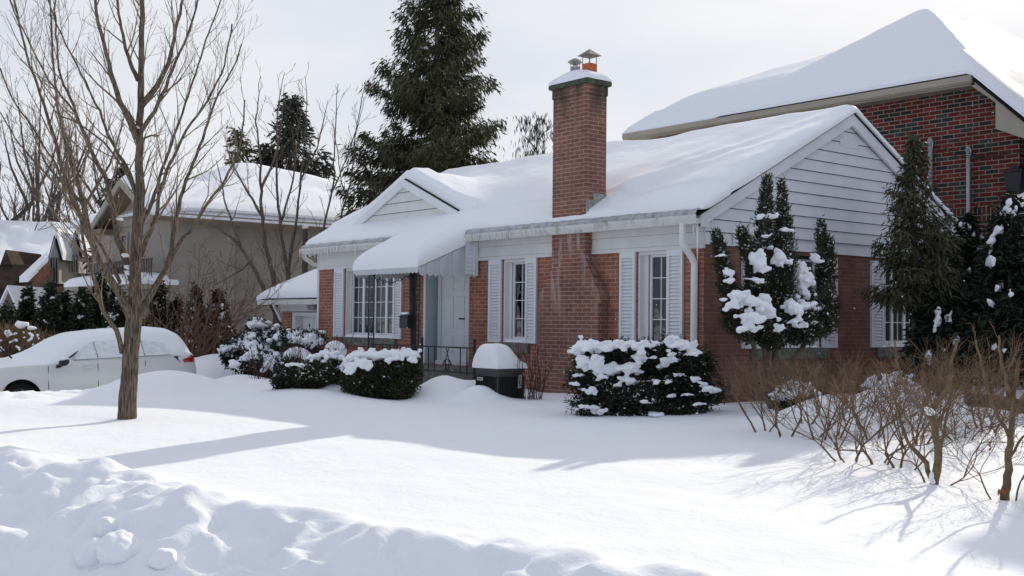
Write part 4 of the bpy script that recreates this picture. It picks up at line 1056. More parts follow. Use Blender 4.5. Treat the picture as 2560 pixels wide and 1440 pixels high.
mb = MB(); mb.box(lp[0] - .19, lp[0] + .19, lp[1] - .17, lp[1] + .17, lp[2] + .142, lp[2] + .18); mb.box(lp[0] - .09, lp[0] + .09, lp[1] - .09, lp[1] + .36, lp[2] + .182, lp[2] + .26); mb.build('bracket', M['iron'], lt)
pb = on_y(2506, 528, YW - 1.0)
bz0 = pb[2]
bay = MB(); bay.box(pb[0], pb[0] + 2.2, YW - 1.0, YW - .003, bz0 - .15, bz0); bay.box(pb[0] + .12, pb[0] + 2.0, YW - .88, YW - .004, -.6, bz0 - .152)
bo = bay.build('bay', M['beige'], big)
xs_ = np.arange(pb[0] - .05, pb[0] + 2.2, .08); ys_ = np.arange(YW - 1.05, YW + .02, .06); A_, B_ = np.meshgrid(xs_, ys_, indexing='ij')
snow_sheet('roof_snow', xs_, ys_, bz0 + .01 + .25 * sstep(0, 1, (B_ - YW + 1.05)), 0.22 + 0 * A_, bo, edge=.3, sides=(1, 0, 1, 0), m_=M['snow'])
# meter box by the rear corner of the bungalow
mt = at(2441, 822, 17.4); mtb = thing('meter_box', 'dark grey electricity meter box under the evergreens right of the bungalow', 'meter', mt - [0, 0, .3])
mb = MB(); mb.box(mt[0] - .17, mt[0] + .17, mt[1] - .1, mt[1] + .1, mt[2] - .32, mt[2] + .26); mb.build('enclosure', M['acbox'], mtb, bevel=.012)
mb = MB(); mb.tube([(mt[0], mt[1] - .1, mt[2] + .08), (mt[0], mt[1] - .17, mt[2] + .08)], .09, 14); mb.build('dial', M['galv'], mtb, smooth='auto')
mb = MB(); mb.tube([(mt[0] + .04, mt[1], mt[2] - .32), (mt[0] + .04, mt[1], 0)], .035, 8); mb.build('conduit', M['pipe'], mtb, smooth=True)
lg0, lg1 = at(2425, 1000, 14.5), at(2560, 1018, 13.4)
mb = MB(); mb.tube([lg0, (lg0 + lg1) / 2 + [0, 0, .02], lg1], .085, 9); tag(mb.build('log', M['greytwig'], smooth=True), 'grey log lying in the snow behind the bare shrubs', 'log')

# ---- taupe stucco house on the left
P = at(430, 533, 36.0); ex, ey_, ez = P
st = thing('stucco_house', 'two-storey taupe stucco house with snowy hip roof and a front gable', 'house', (ex - 4, ey_ + 6, -0.6))
o_ = .45
mb = MB(); mb.box(ex - 8.5, ex - o_, ey_ + o_, ey_ + 15, -1.2, ez - .12); mb.build('wall', M['stucco'], st)
mb = MB(); mb.box(ex - 9, ex + .02, ey_ - .02, ey_ + .12, ez - .20, ez + .03); mb.box(ex - .12, ex + .02, ey_ + .122, ey_ + 15, ez - .20, ez + .03); mb.box(ex - 8.4, ex - o_ + .05, ey_ + o_ - .05, ey_ + o_ - .003, ez - .42, ez - .202); mb.box(ex - o_ + .003, ex - o_ + .05, ey_ + o_ - .05, ey_ + 15, ez - .42, ez - .202)
mb.build('cornice', M['stucco_trim'], st)
mb = MB(); mb.box(ex - 9, ex - .13, ey_ + .125, ey_ + 15, ez - .12, ez - .10); mb.build('soffit', M['soffit'], st)
xs_ = np.arange(ex - 10.0, ex + .07, .2); ys_ = np.arange(ey_ - .07, ey_ + 15, .2); A_, B_ = np.meshgrid(xs_, ys_, indexing='ij')
pk = at(622, 402, 41.5)
sl_ = .50
hip = np.minimum(np.minimum(ez + sl_ * (ex - A_), ez + sl_ * (B_ - ey_)), ez + sl_ * 1.4 * (A_ - ex + 10))
ridge_lim = np.where(B_ > pk[1] + .3, pk[2] - .18 * np.minimum(B_ - pk[1] - .3, 4.5), pk[2])
hip = box_blur(np.minimum(hip, ridge_lim), 2)
mb = MB(); mb.quad((ex - 9, ey_, ez + .03), (ex, ey_, ez + .03), (ex, ey_ + 15, ez + .03), (ex - 9, ey_ + 15, ez + .03)); rs_ = mb.build('roof', M['shingle'], st, fix=False)
dent = -.12 * np.exp(-((A_ - ex + 2.4) / .35) ** 2 - ((B_ - ey_ - 7.2) / .8) ** 2) - .10 * np.exp(-((A_ - ex + 2.0) / .3) ** 2 - ((B_ - ey_ - 8.6) / .6) ** 2)
snow_sheet('roof_snow', xs_, ys_, hip + .035, .30 + .05 * fbm(A_ * .4, B_ * .4, 3, 3) + dent, rs_, edge=.55, sides=(0, 1, 1, 0))
# front gable wing
yg = ey_ - 0.7
gL, gR, gA = on_y(233, 570, yg), on_y(386, 524, yg), on_y(285, 452, yg)
gzl = (gL[2] + gR[2]) / 2 - .05; gm = (gL[0] + gR[0]) / 2 - .25; hw = (gR[0] - gL[0]) / 2; gza = gA[2]
wl, wr = on_y(266, 600, yg + .75)[0], gR[0] - .55
mb = MB(); mb.add([(wl, yg + .75, -1), (wr, yg + .75, -1), (wr, yg + .75, gzl + .2), (gm, yg + .75, gza - .3), (wl, yg + .75, gzl + .2)], [(0, 1, 2, 3, 4)])
mb.quad((wl, yg + .75, -1), (wl, yg + 6, -1), (wl, yg + 6, gzl + .2), (wl, yg + .75, gzl + .2)); mb.quad((wr, yg + .75, -1), (wr, yg + 3, -1), (wr, yg + 3, gzl + .2), (wr, yg + .75, gzl + .2))
mb.build('gable_wall', M['stucco'], st, fix=False)
sg_s = (gza - gzl) / hw
mb = MB()
for sgn in (-1, 1):
    mb.prism([(gm, gza), (gm + sgn * hw, gzl), (gm + sgn * hw, gzl - .12), (gm, gza - .12)], m_xz, yg + .04, yg + 7)
mb.build('gable_soffit', M['soffit'], st)
mb = MB()
for sgn in (-1, 1):
    mb.prism([(gm, gza + .02), (gm + sgn * (hw + .02), gzl + .02), (gm + sgn * (hw + .02), gzl - .22), (gm, gza - .22)], m_xz, yg - .03, yg + .038)
mb.build('gable_rake', M['stucco_trim'], st)
mb = MB(); mb.box(gm - hw, gm - hw + .85, yg + .04, yg + .7, gzl - .30, gzl - .13); mb.build('eave_box', M['soffit'], st)
xs_ = np.arange(gm - hw - .05, gm + hw + .06, .1); ys_ = np.arange(yg, yg + 7, .16); A_, B_ = np.meshgrid(xs_, ys_, indexing='ij')
snow_sheet('gable_snow', xs_, ys_, gza - sg_s * np.sqrt((A_ - gm) ** 2 + .02) + .02, .24 + 0 * A_, rs_, edge=.35, sides=(1, 1, 1, 0))


def far_window(px0, px1, py0, py1, y, par, lead=True):
    a, b = on_y(px0, py1, y), on_y(px1, py0, y); mb = MB(); w = .09
    x0, x1, z0, z1 = a[0], b[0], a[2], b[2]
    for bx in ((x0, x0 + w, z0, z1), (x1 - w, x1, z0, z1), (x0 + w, x1 - w, z0, z0 + w), (x0 + w, x1 - w, z1 - w, z1)): mb.box(bx[0], bx[1], y - .06, y + .02, bx[2], bx[3])
    fr = mb.build('window', M['stucco_trim'], par)
    mb = MB(); mb.quad((x0 + w, y - .012, z0 + w), (x1 - w, y - .012, z0 + w), (x1 - w, y - .012, z1 - w), (x0 + w, y - .012, z1 - w)); mb.build('pane', mat('far_glass', (.03, .03, .032), .08, .5), fr, fix=False)
    if lead:
        mb = MB(); xm = (x0 + x1) / 2; t = np.linspace(0, 1, 16)
        for s_ in (-1, 1): mb.tube(np.stack([xm + s_ * (x1 - x0) * .28 * np.sin(t * 6.28) * (.4 + .6 * t), np.full(16, y - .03), z0 + w + (z1 - z0 - 2 * w) * t], -1), .016, 4)
        mb.box(xm - .014, xm + .014, y - .045, y - .015, z0 + w, z1 - w); mb.build('leading', M['galv'], fr)
    return fr


far_window(366, 396, 572, 662, ey_ + o_, st); far_window(303, 323, 582, 640, yg + .75, st, False); far_window(292, 318, 660, 690, yg + .75, st, False)
# one-storey porch block with balcony
yb = ey_ - 1.0
b0, b1 = on_y(172, 745, yb), on_y(340, 745, yb); zt = float(on_y(250, 726, yb)[2])
mb = MB(); mb.box(b0[0], b1[0], yb, ey_ + o_ - .01, -1.2, zt); pbk = mb.build('porch_block', M['stucco'], st)
mb = MB(); mb.box(b0[0] - .12, b1[0] + .12, yb - .12, ey_, zt + .003, zt + .16); mb.build('parapet', M['stucco_trim'], pbk)
xs_ = np.arange(b0[0] - .14, b1[0] + .12, .15); ys_ = np.arange(yb - .14, ey_ + .4, .15); A_, B_ = np.meshgrid(xs_, ys_, indexing='ij')
snow_sheet('porch_snow', xs_, ys_, np.full_like(A_, zt + .16), .42 + .05 * fbm(A_ * .6, B_ * .6, 1, 2), pbk, edge=.9)
mb = MB(); yrl = ey_ - .5
for zq in (zt + .95, zt + .35): mb.box(b0[0] + .3, b1[0], yrl - .02, yrl + .02, zq, zq + .05)
for x in np.arange(b0[0] + .3, b1[0], .14): mb.box(x - .012, x + .012, yrl - .012, yrl + .012, zt + .1, zt + .95)
mb.build('balcony_rail', M['iron'], st)

# ---- pale cottage with two dormers, and the dark-gabled one in front of it
cot = thing('cottage', 'pale cottage with a broad snowy roof and two steep dormers, far left', 'house', at(150, 760, 56))
mb = MB(); slab(mb, [at(-120, 560, 64), at(300, 573, 62), at(330, 745, 53), at(-120, 745, 53)], -.15); cr = mb.build('roof', M['shingle'], cot)
n_, k_ = 60, 36; U, V_ = np.meshgrid(np.linspace(0, 1, n_), np.linspace(0, 1, k_), indexing='ij')
Q = [at(-120, 556, 64), at(300, 570, 62), at(330, 742, 53), at(-120, 742, 53)]
S = (Q[0][None, None] * ((1 - U) * (1 - V_))[..., None] + Q[1] * (U * (1 - V_))[..., None] + Q[2] * (U * V_)[..., None] + Q[3] * ((1 - U) * V_)[..., None])
S[..., 2] += .22 + .14 * fbm(U * 5, V_ * 4, 3, 3)
mb = MB(); mb.add(S.reshape(-1, 3), grid_faces(n_, k_)); mb.add((S - [0, 0, .4]).reshape(-1, 3), grid_faces(n_, k_)); mb.build('roof_snow', M['roofsnow'], cr, smooth=True)
mb = MB(); w0_, w1_ = at(-120, 745, 53.5), at(330, 745, 53.5); slab(mb, [w0_ - [0, 0, 4], w1_ - [0, 0, 4], w1_ + [-3, 3, -4], w0_ + [-3, 3, -4]], 4.0); mb.build('wall', M['cream'], cot)
for (l, r_, top, apy, sill, apx, d_) in [(122, 147, 640, 597, 709, 135, 52.4), (174, 197, 632, 584, 682, 187, 53.6)]:
    bl, br, tl, tr, ap = at(l, sill, d_), at(r_, sill, d_), at(l, top, d_), at(r_, top, d_), at(apx, apy, d_)
    back = np.array([-6.0, 5.0, 0])
    mb = MB(); mb.add([bl, br, tr, ap, tl] + [p + back for p in (bl, br, tr, ap, tl)], [(0, 1, 2, 3, 4), (5, 9, 8, 7, 6), (0, 5, 6, 1), (1, 6, 7, 2), (4, 9, 5, 0)])
    dm = mb.build('dormer', M['cream'], cot)
    ul = at(l - 4, top + 14, d_ - .15); ur = at(r_ + 4, top + 12, d_ - .15); ua = at(apx, apy - 6, d_ - .15)
    mb = MB(); slab(mb, [ul, ua, ua + back, ul + back], .04); slab(mb, [ua, ur, ur + back, ua + back], .04); mb.build('dormer_roof', M['timber'], dm)
    mb = MB(); slab(mb, [ul + [0, .1, .05], ua + [0, .1, .05], ua + back, ul + back], .34); slab(mb, [ua + [0, .1, .05], ur + [0, .1, .05], ur + back, ua + back], .34); mb.build('dormer_snow', M['snow'], dm)
    wl_, wr_ = l + 5, r_ - 4; f_ = [at(wl_, sill - 2, d_ - .12), at(wr_, sill - 2, d_ - .12), at(wr_, top + 4, d_ - .12), at(wl_, top + 4, d_ - .12)]
    mb = MB(); mb.quad(*f_); mb.build('window', mat('dormer_glass', (.05, .045, .04), .15, .5), dm, fix=False)
    mb = MB()
    for k in range(1, 3): p_ = f_[0] * (1 - k / 3) + f_[1] * k / 3; p2_ = f_[3] * (1 - k / 3) + f_[2] * k / 3; mb.tube([p_, p2_], .025, 4)
    mb.build('mullion', M['cream'], dm)
dk = thing('dark_cottage', 'dark timbered cottage with a pointed gable and snow on its roof, at far left edge', 'house', at(30, 800, 50))
bk = np.array([-5.0, 4.5, 0])
mb = MB(); f_ = [at(-40, 760, 50), at(80, 760, 50), at(80, 662, 50), at(-40, 662, 50)]; mb.add(f_ + [p + bk for p in f_], [(0, 1, 2, 3), (1, 5, 6, 2), (3, 2, 6, 7)]); mb.build('wall', M['timber'], dk, fix=False)
mb = MB(); slab(mb, [at(-60, 668, 49.6), at(76, 668, 49.6), at(30, 720, 48.8), at(-60, 720, 48.8)], .12); mb.build('roof', M['timber'], dk)
mb = MB(); g_ = [at(0, 662, 49.4), at(30, 662, 49.4), at(14, 624, 49.4)]; mb.add(g_ + [p + bk * .5 for p in g_], [(0, 1, 2), (0, 2, 5, 3), (1, 4, 5, 2)]); mb.build('gable', M['timber'], dk, fix=False)
mb = MB(); slab(mb, [at(70, 703, 49), at(122, 655, 49), at(122, 685, 49), at(95, 705, 49)], .05); mb.build('brick_cheek', M['farbrick'], dk)
mb = MB(); slab(mb, [at(48, 706, 48.9), at(118, 640, 50.5), at(121, 655, 49.4), at(70, 705, 48.6)], .25); mb.build('roof_snow', M['snow'], dk)
lg = thing('gatehouse', 'small weathered gable end poking up beside the cedars at far left edge', 'house', at(18, 830, 36))
mb = MB(); g_ = [at(2, 800, 36), at(34, 800, 36), at(34, 760, 36), at(18, 722, 36), at(2, 760, 36)]; mb.add(g_ + [p + bk * .4 for p in g_], [(0, 1, 2, 3, 4), (1, 6, 7, 2), (2, 7, 8, 3), (4, 3, 8, 9)]); mb.build('gable_wall', mat('weathered_wood', (.20, .17, .14), .9, .1, var=.3, vscale=3), lg, fix=False)
mb = MB(); slab(mb, [at(-8, 778, 35.8), at(18, 722, 35.8), at(18, 722, 35.8) + bk * .4, at(-8, 778, 35.8) + bk * .4], .12); slab(mb, [at(18, 722, 35.8), at(42, 776, 35.8), at(42, 776, 35.8) + bk * .4, at(18, 722, 35.8) + bk * .4], .12); mb.build('roof_snow', M['snow'], lg)

# ---- cut pole with a cap of snow behind the garage
pp = at(763, 600, 33.0); pst = thing('cut_pole', 'dark cut pole with a cap of snow behind the garage', 'pole', (pp[0], pp[1], -0.4))
z1_ = float(at(763, 572, 33)[2]); mb = MB(); mb.tube([(pp[0], pp[1], -.4), (pp[0] + .01, pp[1], z1_ * .5), (pp[0], pp[1], z1_)], .085, 10); mb.build('shaft', M['darktwig'], pst, smooth='auto')
blobs_mesh('snow_cap', [(pp[0], pp[1], z1_ + .03, .10, .10, .08)], M['snow'], pst, voxel=.02)

# ================================================================== AIR CONDITIONER
ac = at(1250, 970, 17.2); az = grd(ac[0], ac[1]) - 0.05
acu = thing('air_conditioner', 'dark louvred air conditioner under a tall cap of snow beside the chimney base', 'air conditioner', (ac[0], ac[1], az))
hw_ = .285; zt_ = float(at(1250, 921, 17.0)[2]); za_ = az - .1


def rrect(r, c, n=5):
    out = []
    for cx_, cy_, a0 in ((c, c, 0), (-c, c, 90), (-c, -c, 180), (c, -c, 270)):
        for i in range(n + 1): a = R(a0 + 90 * i / n); out.append((ac[0] + cx_ + r * math.cos(a), ac[1] + cy_ + r * math.sin(a)))
    return out


mb = MB(); mb.prism(rrect(.06, hw_ - .08), lambda u, v, t: (u, v, t), za_, zt_ - .06); b_ = mb.build('coil_box', M['acbox'], acu)
mb = MB(); mb.prism(rrect(.07, hw_ - .07), lambda u, v, t: (u, v, t), zt_ - .058, zt_); mb.build('top_lid', M['acbox'], acu)
mb = MB()
for k in range(15):
    u = -hw_ + .05 + k * (2 * hw_ - .1) / 14
    mb.box(ac[0] + u - .008, ac[0] + u + .008, ac[1] - hw_ + .002, ac[1] - hw_ + .019, za_, zt_ - .12); mb.box(ac[0] + hw_ - .019, ac[0] + hw_ - .002, ac[1] + u - .008, ac[1] + u + .008, za_, zt_ - .12)
mb.build('louvres', M['blackplastic'], b_)
mb = MB(); mb.box(ac[0] - .2, ac[0] - .06, ac[1] - hw_ - .008, ac[1] - hw_ + .001, zt_ - .19, zt_ - .14); bd = mb.build('badge', M['badge'], acu, bevel=.003)
mb = MB()
for k in range(5): x = ac[0] - .185 + k * .025; mb.box(x, x + .014, ac[1] - hw_ - .0105, ac[1] - hw_ - .0082, zt_ - .178, zt_ - .152)
mb.build('lettering', M['iron'], bd)
mb = MB(); mb.box(ac[0] + hw_ - .002, ac[0] + hw_ + .004, ac[1] + .12, ac[1] + .19, zt_ - .3, zt_ - .1); mb.build('rating_plate', M['badge'], acu)
n_ = 46; t_ = np.linspace(-hw_ - .02, hw_ + .02, n_); A_, B_ = np.meshgrid(ac[0] + t_, ac[1] + t_, indexing='ij')
dm_ = .29 * np.exp(-(np.abs((A_ - ac[0] + .05) / .285) ** 4 + np.abs((B_ - ac[1] + .08) / .27) ** 4)) + .08
snow_sheet('snow_cap', ac[0] + t_, ac[1] + t_, np.full_like(A_, zt_ + .001), dm_ + .012 * noise3(A_ * 7, B_ * 7, 2), acu, edge=.07, m_=M['snow'])

# ================================================================== CAR
def pol(az_deg, r): a = R(az_deg); f = fw[:2] / np.linalg.norm(fw[:2]); g_ = rt0[:2]; return CAM[:2] + r * (math.cos(a) * f + math.sin(a) * g_)


fa, ra = pol(-23.4, 22.7), pol(-17.5, 24.0)
u_ = (ra - fa); WB = np.linalg.norm(u_); u_ /= WB; n_v = np.array([-u_[1], u_[0]])
if n_v[0] > 0: n_v = -n_v
CZ = -0.66


def cp(s, t, z): return (fa[0] + u_[0] * s + n_v[0] * t, fa[1] + u_[1] * s + n_v[1] * t, CZ + z)


car = thing('parked_car', 'white crossover car dusted with snow, parked in the driveway behind the snow piles', 'car', cp(WB / 2, .93, 0))
WID = 1.86
ss = np.unique(np.round(np.concatenate([np.linspace(-.90, 3.84, 130), np.linspace(-.43, .43, 40), WB + np.linspace(-.43, .43, 40)]), 3))
topz = np.interp(ss, [-.90, -.86, -.7, -.3, .20, .50, .8, 1.1, 1.45, 1.9, 2.4, 3.0, 3.42, 3.47, 3.58, 3.72, 3.80, 3.84], [.62, .86, .98, 1.05, 1.09, 1.12, 1.26, 1.43, 1.58, 1.635, 1.67, 1.68, 1.655, 1.58, 1.36, 1.17, 1.02, .70])
topz = np.convolve(np.pad(topz, 3, mode='edge'), np.ones(7) / 7, 'valid')
belt = np.minimum(np.interp(ss, [-.9, 0, 2.7, 3.9], [.92, 1.00, 1.10, 1.14]), topz - .03)
bot = np.full_like(ss, .30); bot = np.where(ss < -.7, .34, bot); bot = np.where(ss > 3.5, .40, bot)
for c0 in (0.0, WB):
    d2 = .41 ** 2 - (ss - c0) ** 2; bot = np.where(d2 > 0, np.maximum(bot, .345 + np.sqrt(np.maximum(d2, 0))), bot)
taper = .40 * np.clip((-.45 - ss) / .45, 0, 1) ** 2 + .26 * np.clip((ss - 3.35) / .55, 0, 1) ** 2
glass_in = np.clip((topz - belt) / .55, 0, 1)
NS, NTp = 12, 9


def section(off=0.0, grow=0.0):
    rows = []
    for side in (0, 1):
        pts = []
        for k in range(NS):
            f = k / (NS - 1); z = bot + (belt - bot) * f
            yin = .035 * np.clip((.48 - z) / .2, 0, 1) ** 2 + .03 * ((z - .8) / .3) ** 2 * (z > .8) + .022 * np.exp(-((z - .62) / .10) ** 2) + taper
            pts.append((yin - off, z))
        for k in range(1, 7):
            f = k / 6; z = belt + (np.maximum(topz - .07, belt + .01) - belt) * f; yin = .035 + taper + glass_in * .30 * f ** 1.15 + .05 * (1 - glass_in) * f
            pts.append((yin - off, z + off * .6 * f))
        edge = .035 + taper + glass_in * .30 + .05 * (1 - glass_in)
        for k in range(1, NTp):
            f = k / NTp * .999; yin = edge + (WID / 2 - edge) * (1 - math.cos(f * math.pi / 2)) if False else edge + (WID / 2 - edge) * f
            z = np.maximum(topz - .07, belt + .01) + (topz - np.maximum(topz - .07, belt + .01)) * (1 - (1 - f) ** 2.4)
            pts.append((yin, z + off))
        if side == 1: pts = [(WID - a, b) for a, b in pts[::-1]]
        rows += pts
    return rows


def car_grid(rows, sel, name, m_, par, noise=0.0):
    V = []
    for a, z in rows: V.append(np.stack(cp(ss, a, z), -1))
    V = np.stack(V)
    V = V[sel]
    if noise: V = V + noise[sel][..., None] * np.array([0, 0, 1.0]) if isinstance(noise, np.ndarray) else V
    mb = MB(); mb.add(V.reshape(-1, 3), grid_faces(*V.shape[:2])); return mb.build(name, m_, par, smooth=True, fix=True)


rows = section(); NR = len(rows)
body = car_grid(rows, slice(0, NR), 'body', M['carpaint'], car)
mb = MB(); nose = [cp(ss[0], a[0], z[0]) for a, z in rows]; tail = [cp(ss[-1], a[-1], z[-1]) for a, z in rows]; mb.add(nose, [tuple(range(len(nose)))]); mb.add(tail, [tuple(range(len(tail)))]); mb.build('bumper', M['carpaint'], car, fix=False)
srow = section(off=.035); i0 = NS - 1; sel = slice(i0, NR - i0)
V = np.stack([np.stack(cp(ss, a, z), -1) for a, z in srow])[sel]
nzv = fbm(V[..., 0] * 1.6, V[..., 1] * 1.6, V[..., 2] * 1.6, 4); V[..., 2] += .02 * nzv; kk = np.arange(V.shape[0]); edgew = np.minimum(kk, kk[::-1])
ragged = np.where(edgew == 0, 1.0, 0.0)[:, None] * (.05 * noise3(V[..., 0] * 2.3, V[..., 1] * 2.3, 1.0) - .03)
V[..., 2] += ragged; V[..., :2] += (np.where(edgew == 0, -.045, 0)[:, None, None] * np.where(kk < len(kk) / 2, -1, 1)[:, None, None] * n_v)
mb = MB(); mb.add(V.reshape(-1, 3), grid_faces(*V.shape[:2])); mb.build('snow_cover', M['snow'], car, smooth=True)
for s0, nm in ((0.0, 'front'), (WB, 'rear')):
    for t0 in (.03, WID - .25):
        mb = MB(); c_ = cp(s0, t0, .345); e_ = cp(s0, t0 + .22, .345); ax = np.array(e_) - np.array(c_)
        pr = [(0.0, .25), (.0, .33), (.02, .345), (.2, .345), (.22, .33), (.22, .25)]; nn = 28; Vw = []
        for tt_, r_ in pr:
            for j in range(nn): a = 2 * math.pi * j / nn; Vw.append(cp(s0 + r_ * math.cos(a), t0 + tt_, .345 + r_ * math.sin(a)))
        mb.add(Vw, [(i * nn + j, i * nn + (j + 1) % nn, (i + 1) * nn + (j + 1) % nn, (i + 1) * nn + j) for i in range(5) for j in range(nn)]); wh = mb.build('wheel', M['rubber'], car, smooth='auto')
        mb = MB()
        for j in range(5):
            a = 2 * math.pi * j / 5 + .3; mb.tube([cp(s0, t0 + .04, .345), cp(s0 + .25 * math.cos(a), t0 + .02, .345 + .25 * math.sin(a))], .03, 6)
        mb.tube([cp(s0, t0 + .1, .345), cp(s0, t0 + .02, .345)], .25, 24); mb.build('rim', M['blackplastic'], wh)
mb = MB(); mb.box(0, 1, 0, 1, 0, 1, lambda a, b, c: cp(-.62 + a * 4.0, .12 + b * 1.6, .28 + c * .60)); mb.build('underbody', M['rubber'], car)
for s0 in (0.0, WB):
    mb = MB(); t = np.linspace(.12, math.pi - .12, 24); mb.tube([cp(s0 + .425 * math.cos(a), .012, .345 + .425 * math.sin(a)) for a in t], .016, 6); mb.build('arch_lip', M['carpaint'] if s0 == 0 else M['carpaint'], car, smooth=True)
mb = MB(); t = np.linspace(math.pi - .75, math.pi - .2, 10); mb.tube([cp(.405 * math.cos(a), .02, .345 + .405 * math.sin(a)) for a in t], .022, 6); mb.build('side_marker', M['amber'], car, smooth=True)
ws_ = np.linspace(1.0, 3.12, 60); wv_ = np.linspace(0, 1, 8); Vw = []
for f in wv_:
    zb_ = np.interp(ws_, ss, belt) + .06; zt2 = np.minimum(np.interp(ws_, ss, topz) - .15, np.interp(ws_, [1.0, 1.45, 2.6, 3.0, 3.12], [1.13, 1.46, 1.46, 1.40, 1.22])); z = zb_ + (np.maximum(zt2, zb_ + .01) - zb_) * f
    tz_ = np.interp(ws_, ss, topz); bl_ = np.interp(ws_, ss, belt); gi_ = np.clip((tz_ - bl_) / .55, 0, 1); fr_w = np.clip((z - bl_) / np.maximum(tz_ - .07 - bl_, .05), 0, 1)
    Vw.append(np.stack(cp(ws_, .035 + gi_ * .30 * fr_w ** 1.15 - .050, z), -1))
mb = MB(); mb.add(np.stack(Vw).reshape(-1, 3), grid_faces(8, 60)); wn = mb.build('side_window', M['frost'], car, smooth=True, fix=False)
mb = MB()
for s0 in (1.52, 2.52):
    i0_ = int(np.argmin(np.abs(ws_ - s0))); mb.tube([Vw[k][i0_] for k in range(8)], .010, 5)
mb.tube([Vw[0][k] + [0, 0, -.012] for k in range(60)], .007, 5); mb.build('window_trim', M['galv'], wn, smooth=True)
mb = MB()
for s0, z0, z1 in ((.50, .36, .99), (1.50, .36, 1.02), (2.52, .74, 1.05)): mb.tube([cp(s0 - (.05 if s0 < 1 else 0) * 0, -.004, z1), cp(s0 + .02, .016, (z0 + z1) / 2), cp(s0 + .04, .012, z0)], .006, 4)
mb.build('door_gap', M['blackplastic'], body)
for s0, z0 in ((1.32, .945), (2.22, 1.0)):
    mb = MB(); mb.tube([cp(s0 - .12, -.005, z0), cp(s0 - .09, -.03, z0 + .003), cp(s0 + .09, -.03, z0 + .008), cp(s0 + .12, -.005, z0 + .01)], .016, 6); mb.build('door_handle', M['carpaint'], car, smooth=True)
mr = MB(); mr.add(*[(np.array([cp(.72 + .09 * v[0] + .02 * v[2], -.17 + .11 * v[1], 1.06 + .075 * v[2]) for v in ico(3)[0]])), ico(3)[1]]); mr.tube([cp(.68, .04, .97), cp(.70, -.06, .99), cp(.72, -.12, 1.02)], .035, 8)
mi = mr.build('mirror', M['blackplastic'], car, smooth=True)
blobs_mesh('mirror_snow', [cp(.70, -.17, 1.125) + (.085, .085, .045), cp(.76, -.16, 1.12) + (.06, .07, .03)], M['snow'], mi, voxel=.015)
mb = MB(); mb.prism([(3.18, 1.13), (3.36, .98), (3.70, .98), (3.76, 1.04), (3.71, 1.12), (3.64, 1.15)], lambda u, v, t: cp(u, t + .26 * np.clip((u - 3.35) / .55, 0, 1) ** 2, v), .012, .2); tl = mb.build('tail_light', M['blackplastic'], car)
mb = MB(); mb.prism([(3.38, 1.06), (3.42, 1.0), (3.68, 1.0), (3.74, 1.04), (3.69, 1.10), (3.62, 1.13)], lambda u, v, t: cp(u, t + .26 * np.clip((u - 3.35) / .55, 0, 1) ** 2, v), -.004, .01); mb.build('lens', M['taillight'], tl)
mb = MB(); mb.tube([cp(3.74, .10, .36), cp(3.86, .26, .44), cp(3.88, .30, .56)], .05, 8); mb.build('rear_trim', M['blackplastic'], car, smooth=True)
mb = MB(); mb.tube([cp(.02, .45, 1.13), cp(-.25, .48, 1.36), cp(-.45, .5, 1.48)], [.018, .014, .01], 6); mb.tube([cp(-.45, .42, 1.48), cp(-.62, .62, 1.62), cp(-.15, .52, 1.36)], .012, 5); mb.build('wiper', M['iron'], car)
mb = MB(); mb.prism([(.80, 1.08), (.98, 1.16), (1.12, 1.27), (1.04, 1.23), (.83, 1.10)], lambda u, v, t: cp(u, -.03 + t + .38 * (v - 1.06), v), -.02, .02); mb.build('quarter_glass', M['blackplastic'], car)
# ================================================================== TREES
def resample(P, rad, step):
    P = np.asarray(P, float); rad = np.asarray(rad, float)
    L_ = np.concatenate([[0], np.cumsum(np.linalg.norm(np.diff(P, axis=0), axis=1))]); n = max(3, int(L_[-1] / step) + 1)
    t = np.linspace(0, L_[-1], n)
    # Catmull-Rom-like smoothing by cubic through numpy interpolation + light blur
    Q = np.stack([np.interp(t, L_, P[:, k]) for k in range(3)], -1); r = np.interp(t, L_, rad)
    for _ in range(2): Q[1:-1] = .25 * Q[:-2] + .5 * Q[1:-1] + .25 * Q[2:]
    return Q, r, L_[-1]


def unit(v): return v / (np.linalg.norm(v) + 1e-9)


def twig_path(p, d, length, rng, seg=6, wob=.12, upb=.12, droop=0.0):
    pts = [p]; d = unit(d)
    for i in range(seg):
        d = unit(d + rng.normal(0, wob, 3) + np.array([0, 0, upb - droop * i / seg])); pts.append(pts[-1] + d * length / seg)
    return np.array(pts)


